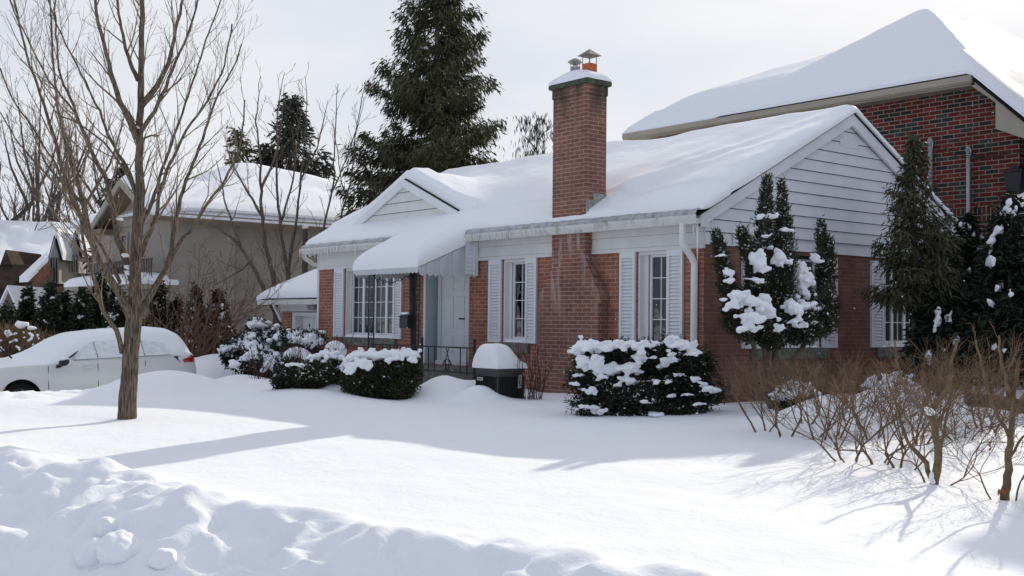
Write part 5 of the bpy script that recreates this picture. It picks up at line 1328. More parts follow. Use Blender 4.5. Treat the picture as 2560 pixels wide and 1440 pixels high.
def sprout(mb, P, rad, rng, levels, spacing, length, ang=(30, 55), upb=.12, start=.15, minr=.0022, rfac=.55, wob=.10, taperlen=.6, count=None, zmax=None, droop=0.0, rel=1.0):
    """Side shoots along a limb, then shoots on the shoots."""
    L_ = np.concatenate([[0], np.cumsum(np.linalg.norm(np.diff(P, axis=0), axis=1))]); tot = L_[-1]
    x = start * tot + rng.uniform(0, spacing)
    while x < tot:
        i = int(np.searchsorted(L_, x) - 1); i = min(max(i, 0), len(P) - 2); f = (x - L_[i]) / (L_[i + 1] - L_[i] + 1e-9)
        p = P[i] * (1 - f) + P[i + 1] * f; t = unit(P[i + 1] - P[i]); r0 = rad[i] * (1 - f) + rad[i + 1] * f
        a = R(rng.uniform(*ang)); side = unit(np.cross(t, rng.normal(0, 1, 3))); d = t * math.cos(a) + side * math.sin(a)
        if d[2] < -.1: d[2] *= -.3
        ln = length * rng.uniform(.45, 1.15) * (1 - taperlen * x / tot)
        r = max(min(r0 * rfac, .006 + ln * .009), minr)
        Q = twig_path(p, d, ln, rng, seg=max(3, int(4 + ln * 2)), wob=wob, upb=upb, droop=droop)
        if zmax is not None:
            cut = np.argmax(Q[:, 2] > zmax + rng.uniform(-.06, .06)) if (Q[:, 2] > zmax).any() else len(Q)
            Q = Q[:max(cut, 2)]
        rr_ = np.linspace(r, minr, len(Q))
        mb.tube(Q, rr_, 4 if r > .006 else 3, cap=False)
        if levels > 1: sprout(mb, Q, rr_, rng, levels - 1, spacing * .72 * rel, length * .48, ang, upb, .2, minr, rfac, wob, taperlen, None, zmax, droop, rel)
        x += spacing * rng.uniform(.6, 1.4)


# ---- the bare street tree at front left
tb = on_ground(318, 1047); td = float((MC @ (tb - CAM))[2])
k_px = td / F


def limb(pts, r0, r1, offs):
    n = len(pts); o = np.linspace(offs[0], offs[1], n)
    return np.array([at(px, py, td + o[i]) for i, (px, py) in enumerate(pts)]), (r1 + (r0 - r1) * (1 - np.linspace(0, 1, n)) ** 1.5) * k_px


street = thing('bare_tree', 'tall bare street tree with furrowed trunk, front left of the car', 'tree', tb)
LIMBS = {
    'trunk': ([(317, 1062), (320, 1000), (324, 930), (330, 860), (335, 800), (338, 740), (339, 660), (341, 580), (346, 500), (349, 400), (350, 300), (352, 200), (353, 100), (354, 0), (356, -120), (357, -260)], 23, 5, (0, 0.1)),
    'A': ([(330, 800), (312, 755), (290, 718), (254, 672), (230, 604), (205, 548), (186, 520), (166, 460), (146, 380), (122, 300), (102, 240), (72, 150), (48, 60), (30, -20)], 12.5, 2.2, (0, -1.2)),
    'A2': ([(232, 608), (210, 520), (190, 440), (172, 390), (150, 300), (140, 240), (132, 150), (128, 60), (122, -40)], 7, 2.2, (-.35, .6)),
    'B': ([(331, 700), (322, 657), (303, 625), (291, 590), (292, 551), (278, 508), (267, 448), (240, 405), (210, 335), (190, 284), (176, 240), (150, 195), (142, 120), (138, 20), (135, -60)], 11, 2.2, (.05, 1.0)),
    'C': ([(343, 345), (330, 310), (314, 284), (298, 245), (284, 207), (263, 129), (245, 52), (239, 0), (228, -100)], 10.5, 3.2, (0.05, -.6)),
    'C2': ([(345, 200), (328, 160), (314, 129), (303, 70), (296, 20), (290, -60)], 6, 2.8, (.05, .8)),
    'D': ([(352, 265), (375, 240), (400, 207), (420, 160), (432, 115), (448, 39), (456, 0), (470, -90)], 9, 3.2, (0.0, .7)),
    'D2': ([(351, 330), (372, 300), (398, 255), (420, 205), (440, 150), (470, 90), (490, 30), (500, -60)], 6.5, 2.2, (0, -.8)),
    'E': ([(340, 815), (352, 776), (372, 742), (392, 712), (424, 656), (433, 594), (443, 517), (465, 452), (504, 353), (520, 305), (534, 258), (560, 210), (594, 150), (604, 110)], 10.5, 1.8, (0, .9)),
    'E2': ([(420, 664), (445, 612), (486, 560), (520, 505), (559, 462), (590, 400), (606, 330), (612, 250)], 6, 1.7, (.4, -.7)),
    'F': ([(326, 742), (345, 690), (350, 610), (356, 540), (362, 470), (352, 420), (345, 360), (370, 330), (395, 340)], 7, 2.2, (-.1, -.7)),
    'G': ([(305, 880), (303, 868), (293, 822), (275, 802), (258, 785), (245, 731), (224, 672), (210, 619), (205, 560), (188, 500), (150, 430), (110, 370), (70, 300), (30, 250), (0, 170)], 7, 1.7, (0, -1.4)),
    'H': ([(340, 480), (315, 415), (288, 372), (268, 330), (250, 280), (222, 225), (190, 160), (150, 80), (120, 0)], 5.5, 1.8, (.05, .9)),
    'I': ([(352, 640), (370, 590), (392, 540), (398, 470), (430, 400), (452, 350), (490, 290), (540, 220), (565, 150), (580, 60)], 6.5, 1.8, (0, -1.1)),
    'J': ([(350, 565), (385, 500), (405, 420), (440, 330), (470, 240), (500, 150), (530, 60), (555, -10)], 5.5, 1.8, (0, 1.2)),
    'K': ([(300, 705), (268, 640), (250, 610), (150, 470), (120, 440), (70, 390), (30, 330), (0, 280)], 5, 1.6, (-.1, .8)),
    'L': ([(190, 284), (160, 250), (120, 200), (90, 140), (60, 80), (30, 20), (10, -40)], 3.2, 1.6, (.7, 1.5)),
    'N': ([(346, 500), (320, 440), (300, 400), (262, 360), (230, 330), (190, 300), (150, 290)], 4.0, 1.6, (0, -1.0)),
}
rng = np.random.default_rng(4)
tw = MB(); lm = MB(); trk = None
for nm, (pts, r0, r1, offs) in LIMBS.items():
    P_, r_ = limb(pts, r0, r1, offs); Q, rq, ln = resample(P_, r_, .12)
    Q[2:-1] += rng.normal(0, .006, Q[2:-1].shape)
    if nm == 'trunk':
        low = np.exp(-np.linspace(0, len(Q) * .12, len(Q)) / .25) * .0
        rq = rq * (1 + .18 * np.exp(-((np.arange(len(Q)) * .12 - 1.32) / .28) ** 2))
        Q, rq, ln = resample(Q, rq, .045)
        t_ = MB(); t_.tube(Q, rq, 44); V_ = t_.v[0]; C_ = np.repeat(Q, 44, 0); D_ = V_ - C_; D_ /= np.linalg.norm(D_, axis=1)[:, None]
        fur = 0.5 - np.abs(noise3(V_[:, 0] * 26, V_[:, 1] * 26, V_[:, 2] * 3.2)) - .4 * np.abs(noise3(V_[:, 0] * 60, V_[:, 1] * 60, V_[:, 2] * 9)); t_.v[0] = V_ + D_ * (fur * .016 * np.repeat(np.clip(rq / rq[0], 0, 1), 44))[:, None]
        trk = t_.build('trunk', M['bark'], street, smooth=True, fix=False)
        sprout(tw, Q[len(Q) // 3:], rq[len(Q) // 3:], rng, 3, .26, 1.2, (25, 52), .16, .05, .0019)
    else:
        rq = np.maximum(rq, .004)
        lm.tube(Q, rq, 8); sprout(tw, Q, rq, rng, 3, .205, 1.12, (22, 50), .15, .15, .0019, rel=1.0)
lm.build('limbs', M['bark'], trk, smooth=True)
tw.build('twigs', M['twig'], street, fix=False)
fork = [(340, 768, 13, 17), (322, 682, 12, 10), (320, 668, 8, 9), (313, 638, 7, 8), (300, 548, 6, 6), (344, 318, 5, 6), (305, 868, 5, 12), (338, 428, 3, 5)]
for px, py, rx, rz in fork: blobs_mesh('fork_snow', [tuple(at(px, py, td + .02)) + (rx * k_px * .42, .06, rz * k_px * .55), tuple(at(px + rx * .3, py + rz * .4, td + .01)) + (rx * k_px * .3, .05, rz * k_px * .35), tuple(at(px - rx * .2, py - rz * .4, td + .02)) + (rx * k_px * .25, .05, rz * k_px * .3)], M['snow'], street, voxel=.010, amp=.4, smooth_it=2)


def bare_tree(name, label, base, pts, r0, depth_var, rngseed, mat_, group=None, levels=3, spacing=.42, length=1.4, minr=.004, extra=(), cat='tree', rel=1.0, upb=.14, ang=(25, 50)):
    """pts: list of limb polylines in world space; first is the trunk."""
    rng = np.random.default_rng(rngseed)
    t = thing(name, label, cat, base, group)
    a, b = MB(), MB()
    for i, (P_, ra_, rb_) in enumerate(pts):
        Q, rq, ln = resample(P_, np.linspace(ra_, rb_, len(P_)), .25); Q[1:-1] += rng.normal(0, .012, Q[1:-1].shape)
        a.tube(Q, rq, 8); sprout(b, Q, rq, rng, levels, spacing, length, ang, upb, .25 if i == 0 else .15, minr, rel=rel)
    a.build('trunk', mat_, t, smooth=True); b.build('twigs', mat_, t, fix=False)
    return t


# ---- young bare trees between the garage and the stucco house
D3 = 31.5
mid = [
    ('slender dark forked bare tree, leftmost of the young trees by the garage', [[(690, 720), (676, 660), (664, 610), (655, 542), (652, 480), (654, 430), (648, 370), (640, 300), (645, 240), (652, 190)], [(655, 540), (630, 500), (600, 450), (570, 380), (560, 330)], [(652, 470), (680, 420), (700, 350), (705, 280), (712, 210)]], .10),
    ('slender bare tree leaning slightly left, directly above the garage ridge', [[(722, 700), (716, 650), (706, 610), (697, 529), (690, 440), (694, 380), (690, 300), (700, 230), (712, 180)], [(700, 560), (720, 500), (735, 440), (740, 380), (748, 300), (760, 240)]], .085),
    ('thin bare tree curving right, near the cut pole', [[(722, 680), (732, 594), (740, 550), (749, 508), (753, 430), (760, 370), (765, 300), (768, 240), (762, 190)], [(752, 450), (780, 400), (800, 350), (810, 290), (820, 250)]], .07),
    ('pale thin bare tree left of the tall dark conifer', [[(800, 640), (809, 572), (822, 516), (839, 430), (835, 370), (842, 310), (838, 250), (846, 210)], [(830, 480), (858, 420), (880, 360), (900, 300), (912, 240)]], .055),
    ('thin bare tree standing closest against the tall dark conifer', [[(830, 640), (852, 542), (874, 473), (885, 400), (890, 320), (905, 250), (915, 200)], [(866, 500), (850, 440), (846, 380), (828, 300)]], .05),
]
for i, (lab, paths, r0) in enumerate(mid):
    ws = []
    for j, pth in enumerate(paths):
        r_ = r0 * .75 if j == 0 else r0 * .42
        ws.append((np.array([at(px, py, D3 + .3 * i + (0 if j == 0 else .5 * k / len(pth) * (-1) ** j)) for k, (px, py) in enumerate(pth)]), r_, .006))
    b0 = ws[0][0][0].copy(); lowp = np.array([b0[0], b0[1], -.4]); ws[0] = (np.concatenate([[lowp], ws[0][0]]), ws[0][1], ws[0][2])
    bare_tree('young_tree', lab, lowp, ws, r0, .3, 20 + i, M['darktwig'], 'young bare trees by the garage', 3, .36, 1.15, .0045, rel=1.0)
# leaning trunk with a line of snow
lt_ = [(703, 812), (690, 785), (670, 742), (645, 690), (622, 650), (600, 612), (575, 590), (545, 570), (520, 560)]
wsl = [(np.array([at(px, py, 29.0 + .05 * k) for k, (px, py) in enumerate(lt_)]), .075, .02), (np.array([at(px, py, 29.2) for px, py in [(600, 614), (590, 580), (580, 545), (560, 510), (552, 450), (540, 400)]]), .04, .01),
       (np.array([at(px, py, 29.2) for px, py in [(625, 655), (600, 680), (560, 700), (530, 715)]]), .025, .008)]
ltree = bare_tree('leaning_tree', 'dark bare tree leaning hard to the left in front of the stucco wall', wsl[0][0][0] - [0, 0, .4], wsl, .07, .2, 41, M['darktwig'], None, 3, .5, 1.2, .004)
blobs_mesh('trunk_snow', [tuple(at(674 + 29 * k / 13, 745 + 60 * k / 13, 28.93) + np.array([0, 0, .05])) + (.07, .05, .05) for k in range(14)], M['snow'], ltree, voxel=.022)

# ---- far bare trees behind the cottages
rng = np.random.default_rng(77)
far = [(18, 64, 300), (75, 70, 290), (140, 66, 310), (205, 72, 300), (258, 70, 340), (-40, 62, 320)]
labs = ['broad bare tree above the cottage roofs, at far left edge', 'tall bare tree behind the cottage, second from the left edge', 'spreading bare tree rising behind the cottage ridge between taller ones',
        'dense bare tree behind the cottage dormers', 'smaller bare tree just left of the stucco gable', 'bare tree partly cut off by the left edge of the view']
for i, (px, dep, ty) in enumerate(far):
    b0 = at(px, 800, dep); b0[2] = -.4; top = at(px, ty, dep); Ht = top[2] - b0[2]; ws = []
    tr_ = np.array([b0 + [rng.normal(0, .12) * k, rng.normal(0, .12) * k, Ht * .62 * k / 5] for k in range(6)]); ws.append((tr_, .30, .10))
    for j in range(9):
        k0 = tr_[rng.integers(2, 6)]; az_ = rng.uniform(0, 6.28); sp = rng.uniform(.25, .55) * Ht * .5
        e = k0 + np.array([math.cos(az_) * sp, math.sin(az_) * sp, Ht * rng.uniform(.3, .5)]); m_ = (k0 + e) / 2 + np.array([math.cos(az_), math.sin(az_), -.6]) * sp * .15
        ws.append((np.array([k0, m_, e]), .11, .02))
    bare_tree('far_bare_tree', labs[i], b0, ws, .3, 1, 50 + i, M['greytwig'], 'bare trees behind the cottages', 3, .75, 2.6, .011, rel=.95, ang=(20, 45))


# ---- conifers
def conifer(name, label, base, top_z, prof, mat_, n_limb, seed, spray=.34, drop=.5, per=26, group=None, limb_r=.035, z0=.6, lean=(0, 0), gap=.75, width=.05, trunk_r=.2, snow=0, up_tip=.15):
    rng = np.random.default_rng(seed); t = thing(name, label, 'tree', base, group)
    Ht = top_z - base[2]
    tr_ = MB(); zz = np.linspace(0, 1, 12); tr_.tube(np.stack([base[0] + lean[0] * zz, base[1] + lean[1] * zz, base[2] - .1 + Ht * zz], -1), np.linspace(trunk_r, .02, 12), 9)
    tk_ = tr_.build('trunk', M['darktwig'], t, smooth=True); lb = MB(); T = []; caps = []
    for i in range(n_limb):
        f = (i + rng.uniform(0, 1)) / n_limb; z = z0 + (Ht - z0) * (1 - (1 - f) ** 1.0)
        rmax = prof(z / Ht) * rng.uniform(gap, 1.12); az_ = rng.uniform(0, 2 * math.pi); c0 = np.array([base[0] + lean[0] * z / Ht, base[1] + lean[1] * z / Ht, base[2] + z])
        h = np.array([math.cos(az_), math.sin(az_), 0]); sN = np.array([-h[1], h[0], 0])
        s = np.linspace(0, 1, 7); P_ = c0 + h * (rmax * s)[:, None] + np.array([0, 0, 1.0]) * (-drop * .35 * rmax * np.sin(s * 2.2) + up_tip * rmax * s ** 3)[:, None]
        lb.tube(P_, np.linspace(limb_r * (1.2 - f), .006, 7), 4, cap=False)
        m = max(6, int(per * rmax / prof(0.15)))
        u = rng.uniform(.18, 1.02, m) ** .75; side = rng.normal(0, 1, m) * .16 * rmax * (1.1 - .5 * u)
        C = np.stack([np.interp(u, s, P_[:, k]) for k in range(3)], -1) + sN * side[:, None]; C[:, 2] += rng.normal(0, .05, m) - .08 * np.abs(side)
        q = 6
        Cq = np.repeat(C, q, 0); d = h * rng.uniform(.1, .8, (m * q, 1)) + sN * rng.normal(0, .55, (m * q, 1)) + np.array([0, 0, 1.0]) * (rng.normal(0, .35, (m * q, 1)) - drop)
        d /= np.linalg.norm(d, axis=1)[:, None]; ln = spray * rng.uniform(.5, 1.2, (m * q, 1)) * (.6 + .4 * (1 - f)); Cq = Cq + rng.normal(0, spray * .22, Cq.shape)
        pv_ = np.cross(d, rng.normal(0, 1, d.shape)); pv_ /= np.linalg.norm(pv_, axis=1)[:, None] + 1e-9; wv = pv_ * width * rng.uniform(.6, 1.4, (m * q, 1))
        T.append(np.stack([Cq, Cq + d * ln * .45 + wv, Cq + d * ln, Cq + d * ln * .45 - wv], 1).reshape(-1, 3))
        if snow and rng.uniform() < snow: k = rng.integers(2, 6); caps.append(tuple(P_[k] + [0, 0, .06]) + (rmax * .10 + .05, rmax * .10 + .05, .05))
    lb.build('limbs', M['darktwig'], tk_, fix=False)
    soup('crown', np.concatenate(T), 4, mat_, t)
    if caps: blobs_mesh('snow_on_boughs', caps, M['snow'], t, voxel=.05)
    return t


cb = at(1085, 700, 34.0); cb[2] = -.2
zt_ = float(at(1088, -190, 34.0)[2])
prf = lambda f: np.interp(f, [0, .2, .42, .58, .74, .88, 1.0], [2.9, 2.95, 2.75, 2.2, 1.45, .8, .05])
conifer('tall_conifer', 'tall dark conifer with drooping sprays standing behind the bungalow roof', cb, zt_, prf, M['conifer'], 400, 5, spray=.36, drop=.66, per=76, gap=.42, width=.021, trunk_r=.22, snow=.06)
sb = at(722, 700, 58.0); sb[2] = -.3
conifer('spruce', 'broad ragged spruce behind the stucco house roof', sb, float(at(716, 240, 58)[2]), lambda f: np.interp(f, [0, .45, .7, .85, 1], [4.2, 3.4, 2.3, 1.1, .05]), M['spruce'], 150, 8, spray=.8, drop=.25, per=36, gap=.55, width=.06, limb_r=.07, trunk_r=.25, up_tip=.2)
sb2 = at(590, 700, 56.0); sb2[2] = -.3
conifer('small_spruce', 'smaller olive spruce peeping over the peak of the stucco roof', sb2, float(at(600, 325, 56)[2]), lambda f: np.interp(f, [0, .6, .85, 1], [2.6, 1.7, .8, .05]), M['conifer'], 80, 9, spray=.7, drop=.3, per=26, gap=.55, width=.05)
sb3 = at(292, 700, 52.0); sb3[2] = -.3
conifer('narrow_conifer', 'narrow dark conifer tip rising left of the stucco gable peak', sb3, float(at(292, 415, 52)[2]), lambda f: np.interp(f, [0, .6, .9, 1], [1.6, 1.1, .5, .05]), M['cedar'], 60, 10, spray=.6, drop=.3, per=20, width=.05)
# wispy drooping tree behind the chimney
wb_ = at(1338, 700, 48.0); wb_[2] = 0
rng = np.random.default_rng(3); ws = []; tz = float(at(1335, 285, 48)[2])
ws.append((np.array([wb_, wb_ + [.1, 0, tz * .5], wb_ + [0, 0, tz]]), .10, .02))
for j in range(9): z = tz * rng.uniform(.45, .9); a = rng.uniform(0, 6.28); s_ = rng.uniform(.5, .95); ws.append((np.array([wb_ + [0, 0, z], wb_ + [math.cos(a) * s_ * .6, math.sin(a) * s_ * .6, z + .55], wb_ + [math.cos(a) * s_, math.sin(a) * s_, z + .7]]), .03, .008))
wt = bare_tree('wispy_tree', 'sparse wispy tree with hanging tufts just left of the chimney', wb_, ws, .1, .1, 31, M['darktwig'], None, 2, .4, .7, .007)
C = wb_ + np.stack([rng.normal(0, .55, 420), rng.normal(0, .55, 420), rng.uniform(tz * .62, tz * 1.0, 420)], -1); Cq = np.repeat(C, 3, 0) + rng.normal(0, .06, (1260, 3)); d = np.stack([rng.normal(0, .25, 1260), rng.normal(0, .25, 1260), -np.ones(1260)], -1); w = np.cross(d, rng.normal(0, 1, d.shape)); w /= np.linalg.norm(w, axis=1)[:, None]
soup('crown', np.stack([Cq, Cq + d * .12 + w * .02, Cq + d * .3, Cq + d * .12 - w * .02], 1).reshape(-1, 3), 4, M['spruce'], wt)
# ================================================================== SHRUBS
def leaf_soup(name, C, D, size, width, mat_, par, rng, q=4, jit=.03, spread=.7):
    """Clusters of small pointed leaves at centres C with mean direction D."""
    n = len(C); Cq = np.repeat(C, q, 0) + rng.normal(0, jit, (n * q, 3)); d = np.repeat(D, q, 0) + rng.normal(0, spread, (n * q, 3))
    d /= np.linalg.norm(d, axis=1)[:, None] + 1e-9; w = np.cross(d, rng.normal(0, 1, d.shape)); w /= np.linalg.norm(w, axis=1)[:, None] + 1e-9
    l = size * rng.uniform(.5, 1.3, (n * q, 1)); w = w * width * rng.uniform(.6, 1.3, (n * q, 1))
    return soup(name, np.stack([Cq, Cq + d * l * .45 + w, Cq + d * l, Cq + d * l * .45 - w], 1).reshape(-1, 3), 4, mat_, par)


def ell_points(blobs, n, rng, inner=.55, floor=None):
    """Points spread through the outer part of a union of ellipsoids."""
    vol = np.array([b[3] * b[4] * b[5] for b in blobs]) ** .8; idx = rng.choice(len(blobs), n, p=vol / vol.sum())
    B_ = np.array(blobs)[idx]; v = rng.normal(0, 1, (n, 3)); v /= np.linalg.norm(v, axis=1)[:, None]
    r = inner + (1 - inner) * rng.uniform(0, 1, (n, 1)) ** .6; lump = 1 + .14 * noise3(v[:, 0] * 2.2 + idx, v[:, 1] * 2.2, v[:, 2] * 2.2)[:, None]
    P_ = B_[:, :3] + v * r * lump * B_[:, 3:6]
    if floor is not None: k = P_[:, 2] > floor; P_, v = P_[k], v[k]
    return P_, v


def pxb(px, py, dep, rx, rz, ry=None):
    """Ellipsoid seen at a pixel: radii given in pixels (across, up) and depth radius in metres."""
    k = dep / F; p = at(px, py, dep); r = rx * k
    return (p[0], p[1], p[2], (ry or r) * .9 if False else r, (ry or r), rz * k)


def stems(mb, base, tips, r0, r1, rng, wob=.03):
    for tp in tips:
        t = np.linspace(0, 1, 7)[:, None]; P_ = base * (1 - t) + np.array(tp) * t; P_[1:-1] += rng.normal(0, wob, (5, 3)); mb.tube(P_, np.linspace(r0, r1, 7), 6, cap=False)


def evergreen(name, label, cat, base, blobs, n, size, width, mat_, seed, snow=(), group=None, q=4, jit=.03, spread=.7, inner=.5, voxel=.022, stem_tips=None, up_=.25, floor=None, amp=.28, stem_r=.025, smooth_it=2, split=5, dust=0, dsize=.035):
    rng = np.random.default_rng(seed); t = thing(name, label, cat, base, group)
    P_, v = ell_points(blobs, n, rng, inner, floor); D = v * .8 + np.array([0, 0, up_])
    leaf_soup('foliage', P_, D, size, width, mat_, t, rng, q, jit, spread)
    mb = MB(); tips = stem_tips if stem_tips is not None else [np.array(b[:3]) for b in blobs]
    stems(mb, np.array(base, float) - [0, 0, .1], tips, stem_r, stem_r * .4, rng); mb.build('stems', M['darktwig'], t, fix=False)
    if len(snow): blobs_mesh('snow', list(snow), M['snow'], t, voxel=voxel, amp=amp, smooth_it=smooth_it, split=split, rough=.6)
    if dust:
        P_, v = ell_points(blobs, dust * 2, rng, .85, floor); k = (v[:, 2] > -.25); flecks('snow_flecks', P_[k] + v[k] * .02, dsize, t, rng)
    return t


def flecks(name, C, size, par, rng):
    n = len(C); q = 2; Cq = np.repeat(C, q, 0) + rng.normal(0, size * .4, (n * q, 3)); a = rng.normal(0, 1, (n * q, 3)); a[:, 2] *= .5; a /= np.linalg.norm(a, axis=1)[:, None]
    b = np.cross(a, rng.normal(0, .35, (n * q, 3)) + [0, 0, 1.0]); b /= np.linalg.norm(b, axis=1)[:, None]; s1 = size * rng.uniform(.3, 1.0, (n * q, 1)); s2 = size * rng.uniform(.25, .7, (n * q, 1))
    return soup(name, np.stack([Cq - a * s1, Cq - b * s2, Cq + a * s1, Cq + b * s2], 1).reshape(-1, 3), 4, M['snow'], par)


def top_snow(blobs, n, rng, size=(.05, .12), cover=.6, flat=.5, low=.15):
    out = []
    for _ in range(n):
        b = blobs[rng.integers(len(blobs))]; v = rng.normal(0, 1, 3); v /= np.linalg.norm(v); v[2] = abs(v[2]) * .9 + low; v /= np.linalg.norm(v)
        if rng.uniform() > cover + .4 * v[2]: continue
        s = rng.uniform(*size); out.append((b[0] + v[0] * b[3], b[1] + v[1] * b[4], b[2] + v[2] * b[5], s * rng.uniform(.8, 1.4), s * rng.uniform(.8, 1.4), s * flat))
    return out


# ---- clipped hedge by the porch
rng = np.random.default_rng(61)
hd = 17.35; hk = hd / F
hb = at(955, 985, hd); hb[2] = grd(hb[0], hb[1])
hbl = [pxb(915, 950, hd, 42, 40), pxb(960, 948, hd, 45, 44), pxb(1005, 945, hd, 42, 44), pxb(880, 952, hd + .1, 26, 28), pxb(940, 975, hd - .05, 40, 26), pxb(990, 972, hd - .05, 40, 28), pxb(1030, 925, hd, 20, 32)]
hs = []
for px in np.arange(868, 1046, 9.0):
    yt = np.interp(px, [862, 880, 905, 950, 1000, 1030, 1050], [905, 887, 884, 884, 881, 882, 890])
    for dpt in (-.28, -.05, .2): hs.append(pxb(px + rng.normal(0, 2), yt + 4 + rng.normal(0, 2), hd + dpt, 13, 12))
    if px < 930:
        for k in range(2): hs.append(pxb(px + rng.normal(0, 5), yt + 18 + 14 * k + rng.normal(0, 3), hd - .45 - .04 * k, 8 + rng.uniform(0, 4), 9))
    elif rng.uniform() < .6: hs.append(pxb(px, yt + 14 + rng.normal(0, 3), hd - .42, 8, 7))
evergreen('clipped_hedge', 'clipped dark hedge under a thick slab of snow in front of the porch', 'hedge', hb, hbl, 5200, .060, .010, M['box'], 62, hs, q=5, inner=.6, voxel=.018, spread=.8, split=3, dust=60)
fd = 17.9
fb = at(770, 960, fd); fb[2] = grd(fb[0], fb[1])
fbl = [pxb(725, 935, fd, 36, 36), pxb(775, 940, fd - .1, 40, 34), pxb(820, 925, fd, 36, 40), pxb(845, 935, fd, 26, 34), pxb(700, 948, fd, 18, 24)]
rg = np.random.default_rng(63)
fs = top_snow(fbl, 60, rg, (.03, .07), .55) + [pxb(815 + 9 * k, 886 + 2 * abs(k), fd - .1, 16, 11) for k in range(-4, 5)] + [pxb(748 + 6 * k, 912, fd - .3, 8, 6) for k in range(-5, 3, 2)]
evergreen('boxwood_bush', 'low olive boxwood bush dusted with snow, left of the clipped hedge', 'shrub', fb, fbl, 4300, .055, .011, M['box'], 64, fs, q=5, inner=.55, voxel=.016, dust=420, dsize=.03)
rb = at(840, 965, 17.0); rb[2] = grd(rb[0], rb[1])

# ---- snow-laden shrubs along the left of the bungalow
defs = [
    ('dark evergreen with snow tufts tucked against the garage corner', 25.6, [(640, 838, 20, 34), (650, 862, 32, 34)], 26, 'cedar'),
    ('rounded evergreen heavily plastered with snow below the garage door', 24.6, [(690, 860, 40, 34), (655, 885, 40, 34), (730, 880, 36, 30)], 80, 'darkgreen'),
    ('squat snow-smothered evergreen nearest the end of the drive', 25.2, [(590, 885, 28, 32), (615, 868, 24, 28)], 46, 'darkgreen'),
    ('wide snow-smothered evergreen right behind the drive pile', 22.6, [(640, 915, 34, 30), (675, 920, 34, 32)], 56, 'darkgreen'),
    ('snowy bushy evergreen right under the garage door, behind the domed shrubs', 22.8, [(745, 858, 30, 22), (715, 862, 24, 22), (780, 862, 26, 24)], 48, 'cedar'),
]
for i, (lab, dep, bl, ns_, mt_) in enumerate(defs):
    B_ = [pxb(a, b, dep, c, d) for a, b, c, d in bl]; b0 = at(bl[0][0], max(b + d for a, b, c, d in bl), dep); b0[2] = grd(b0[0], b0[1])
    rg = np.random.default_rng(70 + i)
    evergreen('snowy_shrub', lab, 'shrub', b0, B_, 1500, .10, .02, M[mt_], 80 + i, top_snow(B_, ns_, rg, (.07, .15), .75, .7), 'snow-laden shrubs left of the bungalow', q=4, jit=.05, voxel=.026, split=6, dust=380, dsize=.055)
# domed twiggy shrubs with snow inside
for i, (lab, px, py, rx, rz, dep) in enumerate([('domed twiggy shrub packed with snow, in front of the garage door', 742, 892, 42, 32, 20.2), ('domed twiggy shrub packed with snow, under the left window shutter', 838, 872, 32, 30, 19.0)]):
    rg = np.random.default_rng(90 + i); b0 = at(px, py + rz, dep); b0[2] = grd(b0[0], b0[1]); t = thing('domed_shrub', lab, 'shrub', b0, 'domed snow-packed shrubs')
    b = pxb(px, py, dep, rx, rz); mb = MB()
    for k in range(110):
        v = rg.normal(0, 1, 3); v /= np.linalg.norm(v); v[2] = abs(v[2]); e = np.array(b[:3]) + v * np.array(b[3:6]) * rg.uniform(.95, 1.3); m_ = np.array(b[:3]) + v * np.array(b[3:6]) * .5; m_[2] -= .1
        mb.tube([b0, m_, (m_ + e) / 2 + rg.normal(0, .03, 3), e], [.007, .005, .004, .003], 3, cap=False)
    mb.build('twigs', M['redtwig'], t, fix=False)
    blobs_mesh('snow', [(b[0], b[1], b[2] - .03, b[3] * .92, b[4] * .92, b[5] * .92)], M['snow'], t, voxel=.03, amp=.1)


